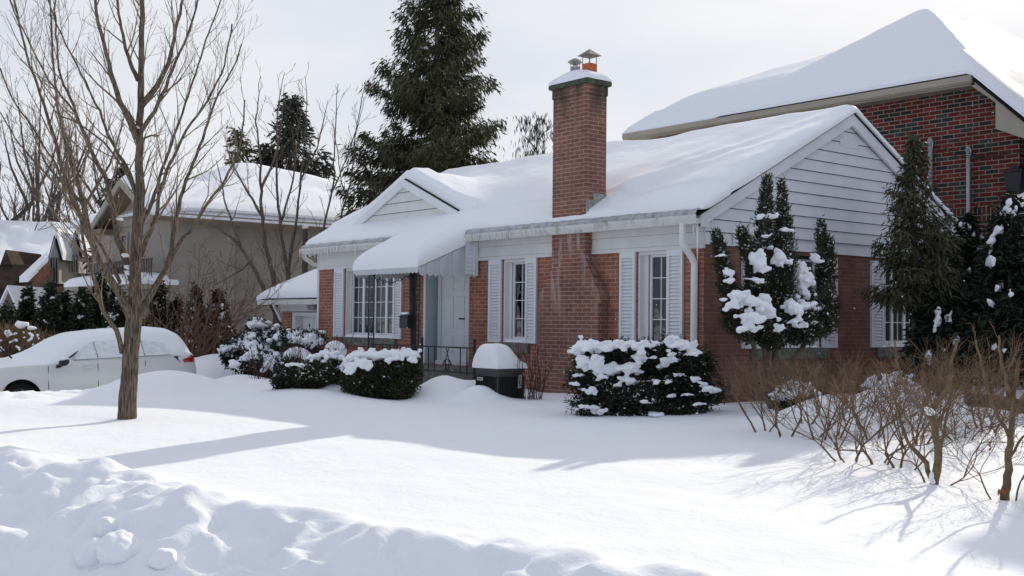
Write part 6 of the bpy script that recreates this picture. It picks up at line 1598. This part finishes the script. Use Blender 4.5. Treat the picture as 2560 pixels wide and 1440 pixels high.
# ---- bare multi-stem shrubs
def bare_shrub(name, label, base, n_stem, length, zmax, mat_, seed, lean=(0, 0), spread=.55, r0=.010, levels=3, spacing=.15, group=None, minr=.0015, cat='shrub', tl=.42, wob=.09, first=None, forky=False):
    rng = np.random.default_rng(seed); t = thing(name, label, cat, base, group); a, b = MB(), MB()

    def fork(p, d, ln, r, lev):
        Q = twig_path(p, d, ln * rng.uniform(.75, 1.25), rng, seg=max(4, int(ln * 14)), wob=.13, upb=.045)
        zc = zmax + rng.normal(0, .06)
        if (Q[:, 2] > zc).any(): Q = Q[:max(int(np.argmax(Q[:, 2] > zc)), 2)]
        r1 = r * .72; rq = np.linspace(r, r1, len(Q)); (a if r > .0045 else b).tube(Q, rq, 6 if r > .0045 else 3, cap=False)
        if lev <= 1:
            sprout(b, Q, rq, rng, levels - 1, spacing, tl, (20, 62), .08, .05, minr, wob=.16, zmax=zmax, rfac=.6); return
        if lev == 2: sprout(b, Q, rq, rng, levels - 1, spacing * 1.7, tl * .8, (25, 65), .06, .25, minr, wob=.16, zmax=zmax, rfac=.45)
        e = unit(Q[-1] - Q[-2]); n_ = rng.integers(3, 5)
        for k in range(n_):
            az_ = 2 * math.pi * (k + rng.uniform(-.3, .3)) / n_ + rng.uniform(0, 6); u_1 = unit(np.cross(e, [.3, .2, 1.0])); u_2 = np.cross(e, u_1); an = R(rng.uniform(16, 52))
            fork(Q[-1 if k else -2], e * math.cos(an) + (u_1 * math.cos(az_) + u_2 * math.sin(az_)) * math.sin(an) + np.array([0, 0, .10]), ln * rng.uniform(.75, 1.3) * (1.5 if lev == 3 else .95), max(r1 * rng.uniform(.55, .85), .0022), lev - 1)

    for k in range(n_stem):
        az_ = 2 * math.pi * (k + rng.uniform(-.3, .3)) / n_stem; sp = spread * rng.uniform(.4, 1.3)
        d = np.array([math.cos(az_) * sp + lean[0], math.sin(az_) * sp + lean[1], 1.0]); p = np.array(base) + np.array([math.cos(az_), math.sin(az_), 0]) * .05 - [0, 0, .06]
        if forky: fork(p, d, length * .20, r0 * rng.uniform(.7, 1.25), 3); continue
        Q = twig_path(p, d, length * rng.uniform(.75, 1.1), rng, seg=9, wob=wob, upb=.05); cut = np.argmax(Q[:, 2] > zmax) if (Q[:, 2] > zmax).any() else len(Q); Q = Q[:max(cut, 3)]
        rq = np.linspace(r0 * rng.uniform(.7, 1.2), .0035, len(Q)); a.tube(Q, rq, 6, cap=False); sprout(b, Q, rq, rng, levels, spacing, tl, (22, 60), .10, .12, minr, wob=.12, zmax=zmax)
    for P_, ra, rb_ in (first or []):
        Q, rq, _ = resample(P_, np.linspace(ra, rb_, len(P_)), .06); Q[1:-1] += rng.normal(0, .005, Q[1:-1].shape); rq = rq * (1 + .12 * noise3(np.arange(len(rq)) * .7, seed, 0)); a.tube(Q, rq, 9); sprout(b, Q, rq, rng, levels, spacing * 1.3, tl, (25, 65), .10, .30, minr, wob=.16, zmax=zmax, rfac=.4)
    a.build('stems', M['stem'] if mat_ == 'hedge_twig' else M[mat_], t, smooth=True, fix=False)
    if b.v: b.build('twigs', M[mat_], t, fix=False)
    return t


SH = [  # px, py of the base, height of the clipped top, stems, label
    (1905, 1080, .88, 6, 'thin bare shrub nearest the bungalow corner, right of the snowy yew'),
    (1962, 1092, .90, 6, 'bare tan shrub below the juniper, second from the bungalow corner'),
    (2052, 1098, .92, 7, 'bare tan shrub with thin stems left of the wide fan-shaped one'),
    (2122, 1152, .95, 10, 'wide fan-shaped bare shrub with many stems spreading low from one foot'),
    (2196, 1160, .95, 6, 'bare tan shrub with a single short foot right of the fan-shaped one'),
    (2258, 1172, 1.0, 6, 'bare tan shrub between the short-footed one and the snow-knuckled stem'),
    (2180, 1095, 1.0, 8, 'bare tan shrub behind the fan-shaped one, in front of the second gable window'),
    (2300, 1110, 1.15, 9, 'tall bare shrub behind the snow-knuckled stem, below the arborvitae'),
    (2400, 1100, 1.20, 9, 'bare twiggy shrub between the two thick-stemmed shrubs, in the back row'),
    (2465, 1075, 1.25, 9, 'bare twiggy shrub in the back row under the evergreens, right of the meter box'),
    (2010, 1050, .85, 6, 'low bare shrub hard against the wall under the juniper'),
    (2090, 1040, .90, 7, 'low bare shrub hard against the wall between the gable windows'),
]
for i, (px, py, zm, ns_, lab) in enumerate(SH):
    b0 = on_ground(px, py)
    bare_shrub('bare_shrub', lab, b0, max(2, ns_ // 2), 1.35, zm, 'hedge_twig', 100 + i, spread=.65 if i != 3 else 1.0, levels=2, spacing=.046, r0=.0115, group='bare shrubs along the gable wall', tl=.28, minr=.0013, forky=True)


def vlimb(pts, dep, offs=(0, 0)):
    o = np.linspace(offs[0], offs[1], len(pts)); return np.array([at(px, py, dep + o[i]) for i, (px, py) in enumerate(pts)])


b0 = on_ground(2336, 1210); d0 = float((MC @ (b0 - CAM))[2]); kk_ = d0 / F
bare_shrub('thick_stemmed_shrub', 'thick-stemmed bare shrub with a knuckle of snow where its grey stem is cut', b0, 2, 1.3, 1.12, 'hedge_twig', 131, spread=.9, r0=.008, levels=3, spacing=.075, group='thick-stemmed bare shrubs', tl=.34, forky=True, first=[
    (vlimb([(2335, 1216), (2340, 1190), (2348, 1150), (2343, 1100), (2336, 1050), (2325, 1036)], d0), 11 * kk_, 8 * kk_),
    (vlimb([(2325, 1038), (2300, 1018), (2270, 990), (2255, 950), (2240, 900), (2236, 850)], d0, (0, .3)), 6 * kk_, 2 * kk_),
    (vlimb([(2330, 1036), (2350, 1000), (2372, 960), (2378, 900), (2392, 850)], d0, (0, -.25)), 6 * kk_, 3 * kk_),
    (vlimb([(2328, 1195), (2318, 1160), (2290, 1130), (2268, 1115), (2258, 1080), (2250, 1030), (2225, 980), (2215, 930)], d0, (0, .4)), 7 * kk_, 2 * kk_),
    (vlimb([(2348, 1140), (2360, 1080), (2372, 1020), (2380, 960), (2376, 900)], d0, (0, .2)), 4 * kk_, 2.5 * kk_)])
sn_ = [pxb(2326, 1030, d0 - .02, 13, 9), pxb(2318, 1022, d0 - .02, 9, 7), pxb(2329, 1190, d0 - .03, 7, 14), pxb(2332, 1205, d0 - .03, 8, 8)]
o = blobs_mesh('stem_snow', sn_, M['snow'], bpy.data.objects['thick_stemmed_shrub'], voxel=.012)
b1 = on_ground(2512, 1250); d1 = float((MC @ (b1 - CAM))[2]); k1 = d1 / F
bare_shrub('thick_stemmed_shrub', 'thick-stemmed bare shrub with a kinked trunk at the right edge, nearest the street', b1, 2, 1.3, 1.30, 'hedge_twig', 137, spread=.9, r0=.008, levels=3, spacing=.085, group='thick-stemmed bare shrubs', tl=.36, forky=True, first=[
    (vlimb([(2512, 1254), (2512, 1222), (2522, 1185), (2518, 1140), (2526, 1100), (2535, 1050), (2532, 1000), (2540, 950), (2548, 900)], d1), 12 * k1, 4 * k1),
    (vlimb([(2522, 1090), (2500, 1050), (2478, 1010), (2466, 960), (2450, 900), (2440, 850)], d1, (0, .3)), 5 * k1, 2 * k1),
    (vlimb([(2534, 1040), (2560, 990), (2580, 930), (2590, 870)], d1, (0, -.2)), 5 * k1, 2 * k1),
    (vlimb([(2530, 990), (2512, 940), (2500, 880), (2498, 840)], d1, (0, -.3)), 5 * k1, 2.5 * k1),
    (vlimb([(2520, 1150), (2555, 1090), (2600, 1050)], d1, (0, .3)), 4 * k1, 2 * k1)])
# orange-brown leaves still hanging on
rg = np.random.default_rng(6); lf = []
for px, py in [(2222, 930), (2290, 985), (2310, 1003), (2420, 1065), (2480, 1120), (2200, 905), (2250, 1010), (2502, 1222), (2512, 1225), (2385, 985), (2350, 940), (2120, 955)]:
    lf.append(at(px, py, 10.2 if py < 1100 else d1 - .05))
# each withered leaf belongs to the nearest shrub, so it is a part of it
leaf_soup('withered_leaves', np.array(lf), np.tile([0, 0, -1.0], (len(lf), 1)), .05, .015, M['deadleaf'], bpy.data.objects['thick_stemmed_shrub'], rg, q=3, jit=.01)

# small maroon twig shrub by the air conditioner
for i, (px, py, lab, n_) in enumerate([(1342, 985, 'maroon twiggy shrub between the air conditioner and the chimney base', 12), (1318, 975, 'small maroon twig clump leaning over the air conditioner', 9)]):
    b0 = at(px, py, 17.0); b0[2] = grd(b0[0], b0[1]); bare_shrub('twig_shrub', lab, b0, n_, .85, b0[2] + .85, 'redtwig', 150 + i, spread=.22 if i == 0 else .35, r0=.006, levels=2, spacing=.13, tl=.25, group='maroon twig shrubs')
for i, (px, py, dep, lab) in enumerate([(640, 955, 21.5, 'tiny bare shrub poking out of the snow left of the boxwood'), (655, 948, 20.6, 'small upright bare twigs in the snow right of the tiny bare shrub')]):
    b0 = at(px, py, dep); b0[2] = grd(b0[0], b0[1]); bare_shrub('twig_shrub', lab, b0, 8, .7, b0[2] + .75, 'redtwig', 160 + i, spread=.7, r0=.006, levels=2, spacing=.2, tl=.25, group='small bare twigs by the drive')
b0 = at(775, 900, 19.3); b0[2] = grd(b0[0], b0[1]); bare_shrub('twig_shrub', 'dark maroon twiggy shrub rising over the boxwood, left of the bay window', b0, 14, 1.25, b0[2] + 1.15, 'redtwig', 165, spread=.6, r0=.007, levels=3, spacing=.18, tl=.35)
# arching reddish shrub right of the street tree
for i, (px, py, ln_, lab) in enumerate([(425, 880, 3.6, 'arching reddish-brown bare shrub right behind the rear of the car'), (480, 890, 2.8, 'smaller arching bare shrub before the lone cedar')]):
    b0 = at(px, py, 27.5); b0[2] = -.35
    bare_shrub('arching_shrub', lab, b0, 12, ln_ * 1.12, 9, 'arch_twig', 170 + i, lean=(.25, .30), spread=.75, r0=.022, levels=3, spacing=.30, minr=.0050, tl=1.1, group='arching bare shrubs behind the car')

# ---- yew at the chimney base
yd_ = 15.0
yb_ = at(1640, 1040, 15.15); yb_[2] = grd(yb_[0], yb_[1])
ybl = [pxb(1480, 905, yd_, 46, 52), pxb(1550, 900, yd_ - .1, 50, 48), pxb(1620, 905, yd_, 50, 50), pxb(1690, 900, yd_, 50, 52), pxb(1740, 920, yd_ + .1, 42, 50), pxb(1480, 965, yd_, 44, 42), pxb(1545, 985, yd_ - .2, 48, 48),
       pxb(1700, 975, yd_, 46, 44), pxb(1745, 990, yd_ + .1, 40, 44), pxb(1610, 1000, yd_ - .3, 44, 44), pxb(1480, 1020, yd_ - .2, 38, 26), pxb(1570, 1036, yd_ - .3, 50, 24), pxb(1700, 1030, yd_ - .2, 56, 26), pxb(1630, 1035, yd_ - .35, 40, 22), pxb(1660, 960, yd_ - .1, 46, 46), pxb(1780, 975, yd_ + .2, 22, 18)]
ybl = [tuple(b[:3]) + (b[3] * .84, b[4] * .84, b[5] * .86) for b in ybl] + [pxb(a, b, yd_ + c, r, q) for a, b, c, r, q in [(1775, 925, .1, 16, 10), (1768, 885, .1, 12, 9), (1436, 955, 0, 16, 10), (1795, 985, .2, 18, 10), (1440, 1005, -.1, 16, 9), (1660, 862, 0, 12, 14), (1630, 868, 0, 10, 10), (1585, 1052, -.4, 22, 9), (1735, 1045, -.2, 26, 10), (1805, 962, .2, 9, 6), (1430, 930, 0, 9, 7)]]
rg = np.random.default_rng(33); ys = []
for px, py, rx, rz, n_ in [(1450, 872, 26, 18, 5), (1480, 862, 30, 16, 5), (1520, 868, 28, 16, 5), (1560, 862, 30, 14, 5), (1600, 866, 28, 13, 4), (1640, 858, 16, 9, 2), (1690, 855, 30, 14, 4), (1720, 868, 28, 14, 4), (1740, 880, 16, 10, 2),
                           (1455, 905, 20, 20, 4), (1490, 905, 26, 22, 5), (1530, 920, 26, 22, 5), (1575, 915, 28, 22, 5), (1600, 895, 24, 16, 4), (1570, 945, 20, 18, 4), (1500, 940, 18, 18, 4), (1665, 905, 17, 16, 4), (1680, 890, 12, 14, 2),
                           (1450, 940, 9, 9, 1), (1640, 950, 10, 7, 1), (1675, 950, 9, 8, 1), (1700, 935, 8, 11, 1), (1740, 945, 9, 9, 1), (1755, 960, 10, 9, 1), (1545, 965, 12, 9, 2), (1480, 975, 10, 12, 2), (1440, 960, 8, 8, 1), (1770, 972, 16, 9, 3), (1795, 975, 12, 9, 2),
                           (1470, 1018, 26, 7, 4), (1500, 1030, 18, 7, 3), (1560, 1050, 18, 7, 3), (1640, 1040, 24, 9, 4), (1700, 1055, 24, 8, 3), (1740, 1048, 24, 9, 3), (1610, 1000, 10, 10, 1), (1750, 1010, 14, 7, 2), (1680, 990, 8, 8, 1), (1720, 985, 9, 7, 1)]:
    for _ in range(n_ + 1): ys.append(pxb(px + rg.normal(0, rx * .30), py + rg.normal(0, rz * .35), yd_ - (.50 if py < 980 else .62) + rg.uniform(-.12, .28), rx * rg.uniform(.38, .66), rz * rg.uniform(.45, .75), .12))
tips = [np.array(b[:3]) for b in ybl]
yew = evergreen('yew_bush', 'dark ragged yew bush draped with thick snow in front of the chimney base', 'shrub', yb_, ybl, 7600, .085, .0085, M['yew'], 34, ys, q=5, jit=.045, inner=.30, voxel=.016, stem_tips=tips, up_=.05, amp=.5, stem_r=.016, split=4, dust=420, dsize=.035)

# ---- upright juniper in front of the gable
JX = 1.25
def jp(px, py, dx=0.0): return on_x(px, py, JX + dx)


jb = jp(1930, 905); jd = float((MC @ (jb - CAM))[2]); kj = jd / F; jb0 = jb.copy(); jb0[2] = grd(jb[0], jb[1])
jun = thing('upright_juniper', 'upright juniper with dark candle-like tips and snow in its lap, before the gable window', 'shrub', jb0)
rg = np.random.default_rng(44); JC, JD = [], []
spikes = [([(1917, 442), (1915, 500), (1912, 560), (1915, 640), (1925, 740), (1935, 820)], [2, 8, 20, 30, 36, 34], 0), ([(1953, 455), (1956, 520), (1960, 580), (1958, 660), (1955, 740), (1950, 820)], [2, 9, 20, 29, 36, 34], .15),
          ([(1852, 575), (1868, 620), (1890, 670), (1900, 720)], [3, 14, 20, 24], .1), ([(1791, 582), (1800, 620), (1812, 680), (1825, 730), (1840, 780)], [2, 9, 15, 20, 24], -.1),
          ([(2053, 552), (2055, 620), (2058, 690), (2062, 760), (2060, 820)], [2, 10, 18, 26, 30], .2), ([(2067, 595), (2072, 640), (2074, 700)], [2, 9, 14], .3),
          ([(1947, 690), (1948, 740), (1952, 800)], [5, 18, 26], -.3), ([(1978, 760), (1980, 800), (1985, 850)], [4, 15, 24], -.3), ([(1875, 690), (1878, 720), (1884, 760)], [3, 8, 14], -.3),
          ([(2026, 735), (2010, 790), (1990, 830)], [4, 14, 26], -.1)]
for pts, rr_, dx in spikes:
    P_ = np.array([jp(a, b, dx) for a, b in pts]); L_ = np.linspace(0, 1, len(pts)); n_ = int(170 * len(pts) * (.5 + np.mean(rr_) / 30)); u = rg.uniform(0, 1, n_) ** .8
    c = np.stack([np.interp(u, L_, P_[:, k]) for k in range(3)], -1); r_ = np.interp(u, L_, rr_) * kj * (1 + .35 * noise3(u * 14, dx * 9 + 3, 1.0)); a = rg.uniform(0, 2 * math.pi, n_); q_ = np.sqrt(rg.uniform(.15, 1, n_)) * r_
    o_ = np.stack([np.cos(a), np.sin(a), 0 * a], -1); JC.append(c + o_ * q_[:, None]); ax = unit(P_[0] - P_[-1]); JD.append(o_ * .45 + ax * .9)
jbl = [pxb(1850, 770, jd, 40, 46), pxb(1880, 810, jd - .2, 46, 48), pxb(1935, 820, jd - .15, 55, 46), pxb(2000, 815, jd - .1, 52, 46), pxb(2050, 800, jd, 42, 42), pxb(1840, 805, jd, 28, 34), pxb(2070, 760, jd, 22, 40)]
P_, v = ell_points(jbl, 4300, rg, .4); JC.append(P_); JD.append(v * .6 + np.array([0, 0, .2]))
leaf_soup('foliage', np.concatenate(JC), np.concatenate(JD), .070, .008, M['juniper'], jun, rg, q=5, jit=.025, spread=.42)
js = [jp(px, py, dx).tolist() + [.14, rx * kj, rz * kj] for px, py, rx, rz, dx in [(1850, 738, 34, 13, .42), (1880, 752, 34, 15, .45), (1908, 765, 30, 18, .48), (1925, 782, 22, 18, .5), (2005, 768, 34, 12, .42), (2040, 772, 30, 10, .42), (1898, 655, 16, 24, .3), (2012, 700, 24, 18, .3), (1978, 772, 14, 22, .48), (1885, 792, 18, 16, .6)]]
for px, py, rx, rz, dx in [(1845, 735, 26, 15, .35), (1870, 745, 28, 16, .35), (1905, 760, 28, 28, .35), (1925, 775, 22, 26, .4), (1895, 645, 15, 26, .25), (1903, 670, 20, 16, .25), (1950, 645, 10, 22, .3), (1995, 665, 18, 20, .2), (2015, 690, 26, 22, .2), (2005, 725, 18, 26, .25),
                           (2020, 765, 34, 13, .4), (2045, 768, 22, 9, .4), (1975, 770, 16, 24, .4), (1985, 750, 14, 18, .3), (1880, 790, 20, 20, .55), (1870, 815, 16, 14, .55), (1985, 800, 17, 11, .55), (2000, 812, 12, 10, .55), (2030, 808, 18, 9, .5), (2050, 818, 10, 9, .5), (2070, 762, 13, 10, .3),
                           (1830, 760, 10, 16, .35), (1895, 700, 20, 9, .3), (1822, 690, 8, 13, .1), (1825, 680, 9, 8, .1), (1795, 640, 6, 4, .05), (2044, 655, 9, 6, .3), (2042, 640, 5, 12, .3), (1905, 540, 9, 6, .2), (1935, 540, 8, 10, .2), (1960, 575, 7, 9, .3), (1910, 590, 9, 6, .2), (1860, 820, 12, 9, .6), (1950, 820, 7, 16, .55), (1920, 620, 8, 5, .2), (1965, 655, 6, 7, .35)]:
    p = jp(px, py, dx)
    for _ in range(3): js.append((p[0] + rg.normal(0, .03), p[1] + rg.normal(0, rx * kj * .35), p[2] + rg.normal(0, rz * kj * .28), .09, rx * kj * .70, rz * kj * .62))
blobs_mesh('snow', js, M['snow'], jun, voxel=.015, amp=.45, smooth_it=2, split=4, rough=.6)
jc = np.concatenate(JC); k_ = rg.uniform(0, 1, len(jc)) < .16; flecks('snow_flecks', jc[k_] + [0.03, -.03, .01], .026, jun, rg)
mb = MB(); stems(mb, jb0, [jp(1900, 800), jp(1945, 780), jp(2040, 800), jp(1850, 790)], .05, .025, rg, .02); stems(mb, jb0, [jp(1917, 500), jp(1955, 520)], .04, .008, rg, .02); mb.build('stems', M['darktwig'], jun, smooth=True)

# ---- tall arborvitae before the second gable window
ab = jp(2285, 985, .35); ab[2] = grd(ab[0], ab[1])
azt = float(jp(2280, 345, .35)[2])
conifer('tall_arborvitae', 'tall loose arborvitae covering the second gable window', ab, azt, lambda f: np.interp(f, [0, .36, .5, .65, .8, .92, 1], [.55, .66, .76, .62, .38, .15, .02]), M['arbor'], 170, 45, spray=.17, drop=.60, per=16, limb_r=.010, z0=1.55, gap=.35, width=.011, trunk_r=.05, up_tip=.1)
# ---- dark evergreens between the two houses
for i, (px, pyt, dep, rad, lab, mt_) in enumerate([(2420, 540, 17.6, .62, 'dark evergreen right beside the arborvitae, in front of the straight mast', 'darkgreen'), (2350, 590, 17.0, .45, 'short dark evergreen half behind the arborvitae, at the rear corner of the gable', 'darkgreen'),
                                                  (2525, 500, 16.8, .75, 'tall dark evergreen with snow tufts at the right edge, under the bay roof', 'darkgreen'), (2475, 640, 17.2, .60, 'lower dark evergreen with a long snow patch between the two taller ones', 'darkgreen')]):
    b0 = at(px, 950, dep); b0[2] = .05; zt_ = float(at(px, pyt, dep)[2])
    conifer('dark_evergreen', lab, b0, zt_, lambda f, r_=rad: r_ * np.interp(f, [0, .3, .6, .85, 1], [.9, 1.0, .8, .4, .05]), M[mt_], 190, 200 + i, spray=.20, drop=.3, per=22, group='dark evergreens between the houses', limb_r=.010, z0=.6, width=.018, trunk_r=.06, gap=.6)
    rg = np.random.default_rng(300 + i); cs = []
    for _ in range(26 if i != 1 else 8):
        f = rg.uniform(.2, .95); r_ = rad * np.interp(f, [0, .3, .6, .85, 1], [.9, 1.0, .8, .4, .05]) * rg.uniform(.85, 1.0); a = rg.uniform(-1.9, .3); s_ = rg.uniform(.03, .085)
        cs.append((b0[0] + math.cos(a) * r_, b0[1] + math.sin(a) * r_, b0[2] + f * (zt_ - b0[2]), s_, s_, s_ * rg.uniform(.8, 1.8)))
    blobs_mesh('snow', cs, M['snow'], bpy.data.objects['dark_evergreen' + ('' if i == 0 else '.%03d' % i)], voxel=.018, amp=.5, smooth_it=2, split=4, rough=.6)
# low snow-buried evergreen under the shrubs by the wall
for i, (px, py, dep, rx, rz, lab) in enumerate([(1990, 1000, 14.2, 46, 40, 'low snow-buried evergreen among the bare shrubs below the juniper'), (2230, 985, 14.0, 60, 44, 'low mound of snow-covered evergreen below the arborvitae')]):
    B_ = [pxb(px, py, dep, rx, rz), pxb(px + rx * .8, py + 16, dep, rx * .7, rz * .7)]; b0 = np.array(B_[0][:3]); b0[2] = grd(b0[0], b0[1]); rg = np.random.default_rng(400 + i)
    evergreen('low_evergreen', lab, 'shrub', b0, B_, 1300, .07, .012, M['darkgreen'], 410 + i, top_snow(B_, 70, rg, (.05, .10), .9, .7), 'low evergreens under the bare shrubs', voxel=.022)

# ---- row of young cedars behind the car
CED = [(15, 770, 30, 'slim'), (66, 722, 24, 'slim'), (121, 712, 34, ''), (162, 742, 34, ''), (203, 728, 30, ''), (246, 690, 32, ''), (290, 722, 34, ''), (330, 740, 30, ''), (398, 712, 24, ''), (440, 752, 34, ''), (488, 722, 26, ''), (543, 732, 38, '')]
clab = ['slim cedar at the far left edge behind the tan hedge', 'slim pointed cedar second from the left edge, above the tan hedge', 'dark cedar with a full crown, left end of the close row behind the car', 'low dark cedar between two taller ones in the row behind the car roof',
        'dark cedar in the row behind the car, just left of the low curving limb', 'tallest dark cedar in the row, below the stucco porch', 'dark cedar directly left of the street tree trunk', 'dark cedar mostly hidden by the street tree trunk',
        'narrow cedar right of the street tree trunk', 'broad snow-flecked cedar behind the tail of the car', 'narrow dark cedar with a pointed tip behind the arching shrub', 'lone conical cedar with snow patches in front of the stucco wall']
for i, (px, pyt, hwp, _) in enumerate(CED):
    dep = 30.5 + (.8 if i % 2 else 0); b0 = at(px, 880, dep); b0[2] = -.35; zt_ = float(at(px, pyt, dep)[2]); rad = hwp * dep / F
    conifer('young_cedar', clab[i], b0, zt_, lambda f, r_=rad: r_ * np.interp(f, [0, .3, .6, .85, 1], [1.0, 1.0, .75, .38, .04]), M['cedar'], 70, 500 + i, spray=.22, drop=.1, per=22, group='young cedars in a row behind the car', limb_r=.010, z0=.15, width=.03, trunk_r=.05, gap=.75, up_tip=.35)
    rg = np.random.default_rng(520 + i); cs = []
    for _ in range((10, 8, 12, 10, 12, 10, 16, 14, 14, 30, 22, 30)[i]):
        f = rg.uniform(.05, .9); r_ = rad * np.interp(f, [0, .3, .6, .85, 1], [1, 1.0, .75, .38, .04]) * .95; a = rg.uniform(-2.2, .6); s_ = rg.uniform(.05, .11)
        cs.append((b0[0] + math.cos(a) * r_, b0[1] + math.sin(a) * r_, b0[2] + f * (zt_ - b0[2]), s_, s_, s_ * .8))
    blobs_mesh('snow', cs, M['snow'], bpy.data.objects['young_cedar' + ('' if i == 0 else '.%03d' % i)], voxel=.026, amp=.5, smooth_it=2, split=4)
# tan bare hedge at the far left
rg = np.random.default_rng(9); b0 = at(55, 905, 27.0); b0[2] = -.4; th = thing('bare_hedge', 'dense tan bare hedge with snow crumbs at the left edge, behind the car bonnet', 'hedge', b0); mb = MB()
for k in range(900):
    px = rg.uniform(-60, 150); dep = 26.5 + rg.uniform(0, 1.3); p = at(px, 920, dep); p[2] = -.45; top = float(at(px, np.interp(px, [-60, 40, 90, 150], [812, 800, 822, 858]) + rg.normal(0, 6), dep)[2])
    d = rg.normal(0, .16, 3); q_ = twig_path(p, np.array([d[0], d[1], 1.0]), max(top - p[2], .4) * rg.uniform(.75, 1.02), rg, 6, .10, .05); mb.tube(q_, np.linspace(.010, .004, len(q_)), 3, cap=False)
    for _ in range(3): i0 = rg.integers(2, 6); mb.tube(twig_path(q_[i0], rg.normal(0, .5, 3) + [0, 0, .8], .3, rg, 3, .1, .1), .004, 3, cap=False)
mb.build('twigs', M['hedge_twig'], th, fix=False)
blobs_mesh('snow', [tuple(at(rg.uniform(-40, 130), rg.uniform(830, 890), 26.4)) + (.04, .04, .035) for _ in range(60)] + [pxb(52, 812, 26.6, 16, 10), pxb(78, 820, 26.6, 12, 6), pxb(20, 832, 26.6, 10, 8)], M['snow'], th, voxel=.025, amp=.5)

# a few flakes in the air
rg = np.random.default_rng(12); V0, F0 = ico(1); mb = MB()
for _ in range(170):
    d_ = rg.uniform(5, 20); p = at(rg.uniform(200, 2560), rg.uniform(150, 1000), d_); mb.add(p + V0 * rg.uniform(.0016, .0034) * min(d_ / 7, 1.8), F0)
fl = mb.build('falling_snow', M['snow'], fix=False); tag(fl, 'scattered snowflakes drifting in the air', 'snowflakes', kind='stuff')
for ob in SC.objects:
    if ob.type == 'MESH' and ob.data.users == 0: pass
